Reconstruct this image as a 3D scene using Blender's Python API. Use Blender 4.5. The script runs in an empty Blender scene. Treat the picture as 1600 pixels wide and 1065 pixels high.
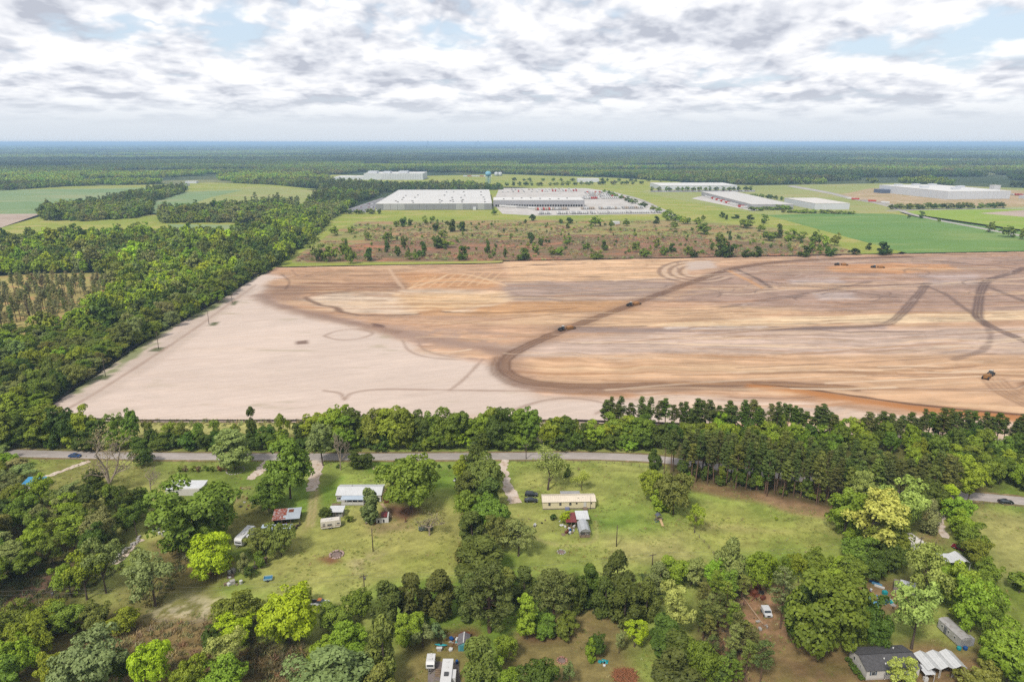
import bpy, math, random
import numpy as np
from mathutils import Vector, Matrix

scene = bpy.context.scene
COL = scene.collection
R = math.radians

# ------------------------------------------------------------------ camera
CAM_H = 120.0                                   # drone height in metres
FPX = 1067.0                                    # 24 mm equivalent lens, on a 1600 px wide frame
PITCH = math.atan(310.5 / FPX)
cam_data = bpy.data.cameras.new('camera')
cam_data.sensor_width = 36.0
cam_data.lens = 36.0 * FPX / 1600.0
cam_data.clip_start = 1.0
cam_data.clip_end = 200000.0
cam = bpy.data.objects.new('camera', cam_data)
COL.objects.link(cam)
cam.location = (0, 0, CAM_H)
cam.rotation_euler = (math.pi / 2 - PITCH, 0, 0)
scene.camera = cam

# ------------------------------------------------------------------ sky, sun, exposure
SUN_EL, SUN_AZ = R(50), R(-150)                 # azimuth from +Y (view direction) towards +X: high, behind the left shoulder
EXPOSURE = 0.30
world = bpy.data.worlds.new('World')
scene.world = world
world.use_nodes = True
wt = world.node_tree
for n in list(wt.nodes):
    wt.nodes.remove(n)


def NN(tree, kind, **kw):
    n = tree.nodes.new(kind)
    for k, v in kw.items():
        if k.startswith('i_'):
            n.inputs[k[2:].replace('_', ' ')].default_value = v
        else:
            setattr(n, k, v)
    return n


def math_node(t, op, a, b=None, c=None, clamp=False):
    n = t.nodes.new('ShaderNodeMath')
    n.operation = op
    n.use_clamp = clamp
    for i, v in enumerate((a, b, c)):
        if v is None:
            continue
        if isinstance(v, (int, float)):
            n.inputs[i].default_value = v
        else:
            t.links.new(v, n.inputs[i])
    return n.outputs[0]


def map_range(t, v, a, b, c=0.0, d=1.0, smooth=True):
    n = t.nodes.new('ShaderNodeMapRange')
    n.interpolation_type = 'SMOOTHSTEP' if smooth else 'LINEAR'
    t.links.new(v, n.inputs[0])
    for i, x in enumerate((a, b, c, d)):
        n.inputs[i + 1].default_value = x
    return n.outputs[0]


def mix_rgb(t, fac, a, b, blend='MIX'):
    n = t.nodes.new('ShaderNodeMix')
    n.data_type = 'RGBA'
    n.blend_type = blend
    n.clamp_factor = True
    for sock, v in ((n.inputs[0], fac), (n.inputs[6], a), (n.inputs[7], b)):
        if isinstance(v, (int, float)):
            sock.default_value = v
        elif isinstance(v, tuple):
            sock.default_value = v if len(v) == 4 else v + (1.0,)
        else:
            t.links.new(v, sock)
    return n.outputs[2]


def build_sky():
    t = wt
    out = NN(t, 'ShaderNodeOutputWorld')
    sky = NN(t, 'ShaderNodeTexSky')
    sky.sky_type = 'NISHITA'
    sky.sun_disc = False
    sky.sun_elevation = SUN_EL
    sky.sun_rotation = SUN_AZ
    sky.air_density = 1.2
    sky.dust_density = 2.0
    bg_sky = NN(t, 'ShaderNodeBackground')
    bg_sky.inputs[1].default_value = 0.12
    # the blue between the clouds is seen through thin high cloud
    tc = NN(t, 'ShaderNodeTexCoord')
    sep = NN(t, 'ShaderNodeSeparateXYZ')
    t.links.new(tc.outputs['Generated'], sep.inputs[0])
    el = math_node(t, 'MAXIMUM', sep.outputs[2], 0.0)
    # cloud decks recede: rows of puffs shrink towards the horizon (log of elevation), round the whole sky
    hor = math_node(t, 'SQRT', math_node(t, 'ADD', math_node(t, 'MULTIPLY', sep.outputs[0], sep.outputs[0]), math_node(t, 'ADD', math_node(t, 'MULTIPLY', sep.outputs[1], sep.outputs[1]), 0.0001)))
    cx = math_node(t, 'DIVIDE', sep.outputs[0], hor)
    cy = math_node(t, 'DIVIDE', sep.outputs[1], hor)
    lz = math_node(t, 'LOGARITHM', math_node(t, 'ADD', el, 0.035), math.e)

    def cloud_noise(sh, sv, detail, rough, off, lift=0.0, dist=0.15):
        cmb = NN(t, 'ShaderNodeCombineXYZ')
        t.links.new(math_node(t, 'MULTIPLY_ADD', cx, sh, off[0]), cmb.inputs[0])
        t.links.new(math_node(t, 'MULTIPLY_ADD', cy, sh, off[1]), cmb.inputs[1])
        t.links.new(math_node(t, 'MULTIPLY_ADD', lz, sv, off[2] + lift), cmb.inputs[2])
        n = NN(t, 'ShaderNodeTexNoise')
        n.inputs['Scale'].default_value = 1.0
        n.inputs['Detail'].default_value = detail
        n.inputs['Roughness'].default_value = rough
        n.inputs['Distortion'].default_value = dist
        t.links.new(cmb.outputs[0], n.inputs['Vector'])
        return n.outputs[0]

    def both(lift):
        b_ = cloud_noise(4.8, 2.0, 7, 0.58, (3.7, 8.1, 0.4), lift * 2.0)
        s_ = cloud_noise(12.0, 4.2, 6, 0.58, (1.3, 2.2, 5.4), lift * 4.2)
        # cauliflower heads: rounded cells added to the soft field
        def heads(sh, sv, off):
            cmb = NN(t, 'ShaderNodeCombineXYZ')
            t.links.new(math_node(t, 'MULTIPLY_ADD', cx, sh, off), cmb.inputs[0])
            t.links.new(math_node(t, 'MULTIPLY_ADD', cy, sh, off), cmb.inputs[1])
            t.links.new(math_node(t, 'MULTIPLY_ADD', lz, sv, off + lift * sv), cmb.inputs[2])
            wn = NN(t, 'ShaderNodeTexNoise')
            wn.inputs['Scale'].default_value = 1.7
            wn.inputs['Detail'].default_value = 2
            t.links.new(cmb.outputs[0], wn.inputs['Vector'])
            ad = NN(t, 'ShaderNodeVectorMath', operation='MULTIPLY_ADD')
            t.links.new(wn.outputs['Color'], ad.inputs[0])
            ad.inputs[1].default_value = (0.9, 0.9, 0.9)
            t.links.new(cmb.outputs[0], ad.inputs[2])
            v = NN(t, 'ShaderNodeTexVoronoi')
            v.inputs['Scale'].default_value = 1.0
            v.inputs['Detail'].default_value = 2.0
            v.inputs['Roughness'].default_value = 0.6
            t.links.new(ad.outputs[0], v.inputs['Vector'])
            return math_node(t, 'SUBTRACT', 0.75, v.outputs['Distance'])
        hd = math_node(t, 'MULTIPLY', heads(12.5, 4.8, 2.0), 0.22)
        b_ = math_node(t, 'MULTIPLY_ADD', b_, 0.82, hd)
        s_ = math_node(t, 'MULTIPLY_ADD', s_, 0.82, hd)
        w_ = map_range(t, el, 0.045, 0.12)
        mm = NN(t, 'ShaderNodeMix')
        t.links.new(w_, mm.inputs[0])
        t.links.new(s_, mm.inputs[2])
        t.links.new(b_, mm.inputs[3])
        return mm.outputs[0]
    d0 = both(0.0)
    d1 = both(0.14)                                             # the same field a little higher in the sky
    big = cloud_noise(3.4, 2.8, 2, 0.5, (9.2, 1.4, 2.0))
    dens = math_node(t, 'ADD', math_node(t, 'MULTIPLY', d0, 0.62), math_node(t, 'MULTIPLY', big, 0.46))
    cover = map_range(t, dens, 0.30, 0.42)
    emb = math_node(t, 'SUBTRACT', d0, d1)                       # > 0 on the lit upper edges, < 0 under the bases
    lit = math_node(t, 'ADD', math_node(t, 'MULTIPLY', emb, 4.2), 0.62)
    thick = map_range(t, dens, 0.46, 0.66)
    lit = math_node(t, 'SUBTRACT', lit, math_node(t, 'MULTIPLY', thick, 0.50), clamp=True)
    ramp = NN(t, 'ShaderNodeValToRGB')
    t.links.new(lit, ramp.inputs[0])
    e = ramp.color_ramp.elements
    e[0].position, e[0].color = 0.0, (0.52, 0.55, 0.63, 1)
    e[1].position, e[1].color = 1.0, (1.04, 1.04, 1.04, 1)
    m = ramp.color_ramp.elements.new(0.35)
    m.color = (0.72, 0.745, 0.81, 1)
    m = ramp.color_ramp.elements.new(0.70)
    m.color = (0.90, 0.91, 0.945, 1)
    veil = NN(t, 'ShaderNodeBackground')                         # pale bright sky behind the puffs
    veil.inputs[0].default_value = (0.62, 0.74, 0.88, 1)
    veil.inputs[1].default_value = 0.92
    bgc = NN(t, 'ShaderNodeBackground')
    t.links.new(sky.outputs[0], bg_sky.inputs[0])
    base = NN(t, 'ShaderNodeMixShader')
    base.inputs[0].default_value = 0.72
    t.links.new(bg_sky.outputs[0], base.inputs[1])
    t.links.new(veil.outputs[0], base.inputs[2])
    # towards the horizon the cloud field melts into pale haze
    hz = map_range(t, el, 0.008, 0.075)
    ccol = mix_rgb(t, hz, (0.75, 0.795, 0.85), ramp.outputs[0])
    ccol2 = mix_rgb(t, map_range(t, el, 0.0, 0.05), (0.68, 0.735, 0.80), ccol)
    t.links.new(ccol2, bgc.inputs[0])
    bgc.inputs[1].default_value = 0.86
    cov = math_node(t, 'MAXIMUM', cover, math_node(t, 'SUBTRACT', 1.0, map_range(t, el, 0.03, 0.10)))
    fin = NN(t, 'ShaderNodeMixShader')
    t.links.new(cov, fin.inputs[0])
    t.links.new(base.outputs[0], fin.inputs[1])
    t.links.new(bgc.outputs[0], fin.inputs[2])
    t.links.new(fin.outputs[0], out.inputs[0])


build_sky()
try:
    world.cycles.sampling_method = 'MANUAL'
    world.cycles.sample_map_resolution = 512
except Exception:
    pass

sun_data = bpy.data.lights.new('sun', 'SUN')
sun_data.energy = 3.4
sun_data.angle = R(9)
sun_data.color = (1.0, 0.955, 0.88)
sun = bpy.data.objects.new('sun', sun_data)
COL.objects.link(sun)
sun.location = (0, 0, 300)
_sd = Vector((math.sin(SUN_AZ) * math.cos(SUN_EL), math.cos(SUN_AZ) * math.cos(SUN_EL), math.sin(SUN_EL)))
sun.rotation_euler = _sd.to_track_quat('Z', 'Y').to_euler()

vs = scene.view_settings
vs.view_transform = 'Standard'
vs.look = 'None'
vs.exposure = EXPOSURE
vs.gamma = 1.0
vs.use_curve_mapping = False
scene.cycles.max_bounces = 5
scene.cycles.diffuse_bounces = 3
scene.cycles.glossy_bounces = 2
scene.cycles.transmission_bounces = 3
scene.cycles.transparent_max_bounces = 6
scene.cycles.volume_bounces = 0
scene.cycles.use_denoising = False
scene.cycles.denoiser = 'OPENIMAGEDENOISE'
scene.cycles.denoising_input_passes = 'RGB_ALBEDO_NORMAL'
scene.cycles.denoising_prefilter = 'NONE'
scene.cycles.use_adaptive_sampling = True
scene.cycles.adaptive_threshold = 0.012
scene.cycles.sample_clamp_indirect = 4.0

# ------------------------------------------------------------------ picture <-> ground
_cp, _sp = math.cos(PITCH), math.sin(PITCH)


def gp(px, py, z=0.0):
    """Point of the plane at height z seen at photo pixel (px, py)."""
    u = (px - 800) / FPX
    v = (532.5 - py) / FPX
    t = (z - CAM_H) / (-_sp + v * _cp)
    return Vector((u * t, (_cp + v * _sp) * t, z))


def proj(x, y, z=0.0):
    zz = z - CAM_H
    dep = y * _cp - zz * _sp
    up = y * _sp + zz * _cp
    return 800 + FPX * x / dep, 532.5 - FPX * up / dep


def height_at(px, pbase, ptop):
    """Height of an upright thing whose foot is at (px, pbase) and whose top is at row ptop."""
    g = gp(px, pbase)
    v = (532.5 - ptop) / FPX
    # (y*sp + zz*cp) = v * (y*cp - zz*sp)
    zz = g.y * (v * _cp - _sp) / (_cp + v * _sp)
    return zz + CAM_H


def px_size(px, py, n):
    """Metres across the line of sight for n photo pixels at ground pixel (px, py)."""
    g = gp(px, py)
    return n * (g.y * _cp + CAM_H * _sp) / FPX


def lin(c):
    c = c / 255.0
    return c / 12.92 if c <= 0.04045 else ((c + 0.055) / 1.055) ** 2.4


LIGHT = 1.87            # how bright an open horizontal white surface comes out under this sky and sun


def S(r, g, b, k=1.0):
    """Surface colour for a thing that shows as sRGB (r, g, b) in open daylight."""
    return tuple(min(0.85, lin(v) * k / LIGHT) for v in (r, g, b))


# ------------------------------------------------------------------ noise in numpy
class Noise:
    def __init__(self, seed, n=256):
        self.t = np.random.default_rng(seed).random((n, n))
        self.n = n

    def val(self, x, y):
        xi = np.floor(x).astype(int)
        yi = np.floor(y).astype(int)
        fx = x - xi
        fy = y - yi
        fx = fx * fx * (3 - 2 * fx)
        fy = fy * fy * (3 - 2 * fy)
        n = self.n
        t = self.t
        a = t[xi % n, yi % n]
        b = t[(xi + 1) % n, yi % n]
        c = t[xi % n, (yi + 1) % n]
        d = t[(xi + 1) % n, (yi + 1) % n]
        return (a * (1 - fx) + b * fx) * (1 - fy) + (c * (1 - fx) + d * fx) * fy

    def fbm(self, x, y, o=4, g=0.5):
        s = 0.0
        a = 1.0
        w = 0.0
        for i in range(o):
            s = s + a * self.val(x * 2 ** i + 17.3 * i, y * 2 ** i + 9.1 * i)
            w += a
            a *= g
        return s / w


def smooth(a, b, x):
    t = np.clip((x - a) / (b - a), 0, 1)
    return t * t * (3 - 2 * t)


def in_poly(X, Y, poly):
    inside = np.zeros(X.shape, bool)
    n = len(poly)
    for i in range(n):
        x0, y0 = poly[i]
        x1, y1 = poly[(i + 1) % n]
        if y0 == y1:
            continue
        c = ((y0 > Y) != (y1 > Y)) & (X < (x1 - x0) * (Y - y0) / (y1 - y0) + x0)
        inside ^= c
    return inside


def seg_dist(X, Y, pts, closed=False):
    d = np.full(X.shape, 1e9)
    side = np.zeros(X.shape)
    n = len(pts)
    for i in range(n if closed else n - 1):
        x0, y0 = pts[i]
        x1, y1 = pts[(i + 1) % n]
        dx, dy = x1 - x0, y1 - y0
        L = dx * dx + dy * dy + 1e-9
        t = np.clip(((X - x0) * dx + (Y - y0) * dy) / L, 0, 1)
        e = np.hypot(X - x0 - t * dx, Y - y0 - t * dy)
        s = ((X - x0) * dy - (Y - y0) * dx) / math.sqrt(L)
        side = np.where(e < d, s, side)
        d = np.minimum(d, e)
    return d, side


def smooth_line(pts, n=6):
    """Catmull-Rom through 2-D points."""
    p = [np.array(q, float) for q in pts]
    p = [2 * p[0] - p[1]] + p + [2 * p[-1] - p[-2]]
    out = []
    for i in range(1, len(p) - 2):
        for k in range(n):
            t = k / n
            a, b, c, d = p[i - 1], p[i], p[i + 1], p[i + 2]
            out.append(0.5 * ((2 * b) + (c - a) * t + (2 * a - 5 * b + 4 * c - d) * t * t + (3 * b - a - 3 * c + d) * t ** 3))
    out.append(p[-2])
    return [tuple(q) for q in out]


def W2(pts):
    return [tuple(gp(*p)[:2]) for p in pts]


# ------------------------------------------------------------------ materials
MATS = {}


def principled(name):
    m = bpy.data.materials.new(name)
    m.use_nodes = True
    t = m.node_tree
    b = t.nodes['Principled BSDF']
    return m, t, b


def mat(name, col, rough=0.7, var=0.12, scale=0.6, metal=0.0, spec=0.3, dirt=None, dirt_amt=0.0, bump=0.0):
    """A weathered paint or metal: base colour with two scales of mottling, and dirt blotches."""
    if name in MATS:
        return MATS[name]
    m, t, b = principled(name)
    tc = NN(t, 'ShaderNodeTexCoord')
    n1 = NN(t, 'ShaderNodeTexNoise')
    n1.inputs['Scale'].default_value = scale
    n1.inputs['Detail'].default_value = 6
    n1.inputs['Roughness'].default_value = 0.65
    t.links.new(tc.outputs['Object'], n1.inputs['Vector'])
    f = map_range(t, n1.outputs[0], 0.3, 0.7, 1 - var, 1 + var * 0.6)
    c = mix_rgb(t, 1.0, tuple(col), f, 'MULTIPLY')
    if dirt:
        n2 = NN(t, 'ShaderNodeTexNoise')
        n2.inputs['Scale'].default_value = scale * 2.3
        n2.inputs['Detail'].default_value = 8
        n2.inputs['Roughness'].default_value = 0.7
        t.links.new(tc.outputs['Object'], n2.inputs['Vector'])
        c = mix_rgb(t, map_range(t, n2.outputs[0], 0.62 - 0.3 * dirt_amt, 0.78 - 0.3 * dirt_amt, 0, 0.85), c, tuple(dirt))
    t.links.new(c, b.inputs['Base Color'])
    b.inputs['Roughness'].default_value = rough
    b.inputs['Metallic'].default_value = metal
    b.inputs['Specular IOR Level'].default_value = spec
    if bump:
        bp = NN(t, 'ShaderNodeBump')
        bp.inputs['Strength'].default_value = bump
        bp.inputs['Distance'].default_value = 0.02
        t.links.new(n1.outputs[0], bp.inputs['Height'])
        t.links.new(bp.outputs[0], b.inputs['Normal'])
    MATS[name] = m
    return m


def ground_mat(name, cols, scales=(0.02, 0.15, 1.2), stretch=(1, 1, 1), attr=None, grain=0.12, rough=0.95, bump=0.0, rot=0.0, fine=3.0):
    """Soil or turf: patches between the given colours (or a colour attribute), with grain on top."""
    if name in MATS:
        return MATS[name]
    m, t, b = principled(name)
    geo = NN(t, 'ShaderNodeNewGeometry')
    mp = NN(t, 'ShaderNodeMapping')
    mp.inputs['Scale'].default_value = stretch
    mp.inputs['Rotation'].default_value = (0, 0, rot)
    t.links.new(geo.outputs['Position'], mp.inputs[0])

    def nz(scale, det=5, ro=0.6):
        n = NN(t, 'ShaderNodeTexNoise')
        n.inputs['Scale'].default_value = scale
        n.inputs['Detail'].default_value = det
        n.inputs['Roughness'].default_value = ro
        t.links.new(mp.outputs[0], n.inputs['Vector'])
        return n.outputs[0]
    if attr:
        a = NN(t, 'ShaderNodeVertexColor')
        a.layer_name = attr
        c = a.outputs[0]
    else:
        c = mix_rgb(t, map_range(t, nz(scales[0]), 0.40, 0.60), tuple(cols[0]), tuple(cols[1]))
        if len(cols) > 2:
            c = mix_rgb(t, map_range(t, nz(scales[1]), 0.50, 0.66), c, tuple(cols[2]))
        if len(cols) > 3:
            c = mix_rgb(t, map_range(t, nz(scales[1] * 2.7), 0.54, 0.68), c, tuple(cols[3]))
    g1 = map_range(t, nz(scales[2], 8, 0.7), 0.3, 0.7, 1 - grain * 1.6, 1 + grain * 1.6, False)
    c = mix_rgb(t, 1.0, c, g1, 'MULTIPLY')
    g2 = nz(fine, 6, 0.75)
    c = mix_rgb(t, 1.0, c, map_range(t, g2, 0.3, 0.7, 1 - grain, 1 + grain, False), 'MULTIPLY')
    t.links.new(c, b.inputs['Base Color'])
    b.inputs['Roughness'].default_value = rough
    b.inputs['Specular IOR Level'].default_value = 0.1
    if bump:
        bp = NN(t, 'ShaderNodeBump')
        bp.inputs['Strength'].default_value = bump
        bp.inputs['Distance'].default_value = 0.25
        t.links.new(g2, bp.inputs['Height'])
        t.links.new(bp.outputs[0], b.inputs['Normal'])
    MATS[name] = m
    return m


# ------------------------------------------------------------------ objects
def tag(o, label=None, cat=None, group=None, kind=None):
    if label:
        o['label'] = label
    if cat:
        o['category'] = cat
    if group:
        o['group'] = group
    if kind:
        o['kind'] = kind
    return o


def empty(name, loc=(0, 0, 0), rz=0.0, parent=None):
    o = bpy.data.objects.new(name, None)
    o.empty_display_size = 0.5
    o.location = loc
    o.rotation_euler = (0, 0, rz)
    o.parent = parent
    COL.objects.link(o)
    return o


def mesh_obj(name, me, parent=None, loc=(0, 0, 0), rz=0.0):
    o = bpy.data.objects.new(name, me)
    o.location = loc
    o.rotation_euler = (0, 0, rz)
    o.parent = parent
    COL.objects.link(o)
    return o


def copy_tree(o, parent=None, label=None):
    c = o.copy()
    COL.objects.link(c)
    c.parent = parent
    for ch in o.children:
        copy_tree(ch, c)
    if label:
        c['label'] = label
    return c


def np_mesh(name, verts, faces, material=None, smooth_faces=False, mats=None, midx=None):
    """verts (n,3) array, faces (m,k) array with one k."""
    me = bpy.data.meshes.new(name)
    verts = np.asarray(verts, np.float32)
    faces = np.asarray(faces, np.int32)
    k = faces.shape[1]
    me.vertices.add(len(verts))
    me.vertices.foreach_set('co', verts.ravel())
    me.loops.add(faces.size)
    me.loops.foreach_set('vertex_index', faces.ravel())
    me.polygons.add(len(faces))
    me.polygons.foreach_set('loop_start', np.arange(0, faces.size, k, dtype=np.int32))
    try:
        me.polygons.foreach_set('loop_total', np.full(len(faces), k, np.int32))
    except Exception:
        pass
    if smooth_faces:
        me.polygons.foreach_set('use_smooth', np.ones(len(faces), bool))
    if midx is not None:
        me.polygons.foreach_set('material_index', np.asarray(midx, np.int32))
    for m in (mats or ([material] if material else [])):
        me.materials.append(m)
    me.update()
    me.validate()
    return me


class MB:
    """Collects boxes, bars, prisms and sheets into one mesh."""

    def __init__(self):
        self.v = []
        self.f = []
        self.sm = []

    def add(self, v, f, sm=False):
        o = len(self.v)
        self.v += [tuple(p) for p in v]
        self.f += [tuple(i + o for i in q) for q in f]
        self.sm += [sm] * len(f)
        return self

    def box(self, x0, x1, y0, y1, z0, z1):
        v = [(x0, y0, z0), (x1, y0, z0), (x1, y1, z0), (x0, y1, z0), (x0, y0, z1), (x1, y0, z1), (x1, y1, z1), (x0, y1, z1)]
        return self.add(v, [(0, 3, 2, 1), (4, 5, 6, 7), (0, 1, 5, 4), (1, 2, 6, 5), (2, 3, 7, 6), (3, 0, 4, 7)])

    def hexa(self, b, t):
        """Box from four bottom and four top corners."""
        return self.add(list(b) + list(t), [(0, 3, 2, 1), (4, 5, 6, 7), (0, 1, 5, 4), (1, 2, 6, 5), (2, 3, 7, 6), (3, 0, 4, 7)])

    def prism(self, prof, x0, x1, axis='x'):
        """Profile of (a, z) points pushed along an axis."""
        n = len(prof)
        if axis == 'x':
            v = [(x0, a, z) for a, z in prof] + [(x1, a, z) for a, z in prof]
        else:
            v = [(a, x0, z) for a, z in prof] + [(a, x1, z) for a, z in prof]
        f = [tuple(range(n))[::-1], tuple(range(n, 2 * n))]
        f += [(i, (i + 1) % n, n + (i + 1) % n, n + i) for i in range(n)]
        return self.add(v, f)

    def tube(self, pts, rad, n=6, cap=True):
        """Tapered tube through 3-D points; rad is one radius or one per point."""
        pts = [Vector(p) for p in pts]
        if isinstance(rad, (int, float)):
            rad = [rad] * len(pts)
        v = []
        up = Vector((0.13, 0.21, 0.97))
        for i, p in enumerate(pts):
            d = (pts[min(i + 1, len(pts) - 1)] - pts[max(i - 1, 0)]).normalized()
            a = d.cross(up if abs(d.dot(up)) < 0.95 else Vector((1, 0.1, 0))).normalized()
            b = d.cross(a)
            for k in range(n):
                w = 2 * math.pi * k / n
                v.append(p + (a * math.cos(w) + b * math.sin(w)) * rad[i])
        f = []
        for i in range(len(pts) - 1):
            for k in range(n):
                f.append((i * n + k, i * n + (k + 1) % n, (i + 1) * n + (k + 1) % n, (i + 1) * n + k))
        if cap:
            f.append(tuple(range(n))[::-1])
            f.append(tuple((len(pts) - 1) * n + k for k in range(n)))
        return self.add(v, f, True)

    def cyl(self, c, r, h, n=12, axis='z', r2=None):
        c = Vector(c)
        d = {'x': Vector((1, 0, 0)), 'y': Vector((0, 1, 0)), 'z': Vector((0, 0, 1))}[axis]
        return self.tube([c, c + d * h], [r, r if r2 is None else r2], n)

    def lathe(self, prof, n=14, c=(0, 0, 0)):
        v = []
        for r, z in prof:
            for k in range(n):
                w = 2 * math.pi * k / n
                v.append((c[0] + r * math.cos(w), c[1] + r * math.sin(w), c[2] + z))
        f = [(i * n + k, i * n + (k + 1) % n, (i + 1) * n + (k + 1) % n, (i + 1) * n + k) for i in range(len(prof) - 1) for k in range(n)]
        f += [tuple(range(n))[::-1], tuple((len(prof) - 1) * n + k for k in range(n))]
        return self.add(v, f, True)

    def mesh(self, name, material):
        me = bpy.data.meshes.new(name)
        me.from_pydata(self.v, [], self.f)
        me.materials.append(material)
        me.polygons.foreach_set('use_smooth', self.sm)
        me.update()
        return me

    def build(self, name, material, parent=None, loc=(0, 0, 0), rz=0.0):
        return mesh_obj(name, self.mesh(name, material), parent, loc, rz)


def B(x0, x1, y0, y1, z0, z1):
    return MB().box(x0, x1, y0, y1, z0, z1)

# ================================================================== the setting
def structure(name, me, **kw):
    o = mesh_obj(name, me, **kw)
    return tag(o, kind='structure')


def poly_sheet(name, pts_px, material, z=0.0, kind='structure', world_pts=None):
    """A flat area with the given outline (photo pixels on the ground)."""
    w = world_pts or W2(pts_px)
    me = bpy.data.meshes.new(name)
    me.from_pydata([(x, y, z) for x, y in w], [], [tuple(range(len(w)))])
    me.materials.append(material)
    me.update()
    if me.polygons[0].normal.z < 0:
        me.flip_normals()
    o = mesh_obj(name, me)
    if kind:
        o['kind'] = kind
    return o


def ribbon(name, pts_w, width, material, z=0.004, jitter=0.0, seed=1, kind='structure', n=8, wend=None):
    """A strip along a line on the ground, its edges a little uneven."""
    p = smooth_line(pts_w, n)
    rng = random.Random(seed)
    v, f = [], []
    wend = wend or width
    for i, (x, y) in enumerate(p):
        a = p[max(i - 1, 0)]
        b = p[min(i + 1, len(p) - 1)]
        dx, dy = b[0] - a[0], b[1] - a[1]
        L = math.hypot(dx, dy) or 1
        nx, ny = -dy / L, dx / L
        w = (width + (wend - width) * i / max(1, len(p) - 1)) / 2
        for s in (1, -1):
            q = s * (w + rng.uniform(-jitter, jitter))
            v.append((x + nx * q, y + ny * q, z))
        v.append((x, y, z))
        if i:
            k = 3 * i
            f.append((k - 3, k - 1, k + 2, k))
            f.append((k - 1, k - 2, k + 1, k + 2))
    me = bpy.data.meshes.new(name)
    me.from_pydata(v, [], f)
    me.materials.append(material)
    me.update()
    if sum(q.normal.z for q in me.polygons) < 0:
        me.flip_normals()
    o = mesh_obj(name, me)
    if kind:
        o['kind'] = kind
    return o


LAND_Z = -2.2


# ---- the land out to the horizon: one sheet, dull wood and pasture colours
def build_land():
    rr = np.concatenate([[0], np.geomspace(60, 72000, 60)])
    ang = np.linspace(0, 2 * math.pi, 97)[:-1]
    v = [(0, 0, LAND_Z)]
    f = []
    for i, r in enumerate(rr[1:]):
        for a in ang:
            v.append((r * math.sin(a), r * math.cos(a), LAND_Z))
    n = len(ang)
    for k in range(n):
        f.append((0, 1 + (k + 1) % n, 1 + k))
    me = bpy.data.meshes.new('ground')
    for i in range(len(rr) - 2):
        for k in range(n):
            a = 1 + i * n + k
            b = 1 + i * n + (k + 1) % n
            f.append((a, b, b + n, a + n))
    me.from_pydata(v, [], f)
    me.materials.append(ground_mat('land', [S(70, 86, 52), S(88, 100, 62), S(150, 150, 100), S(58, 76, 46)], (0.0011, 0.0016, 0.02), grain=0.15, fine=0.2))
    me.update()
    if sum(p.normal.z for p in me.polygons) < 0:
        me.flip_normals()
    structure('ground', me)


build_land()


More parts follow.
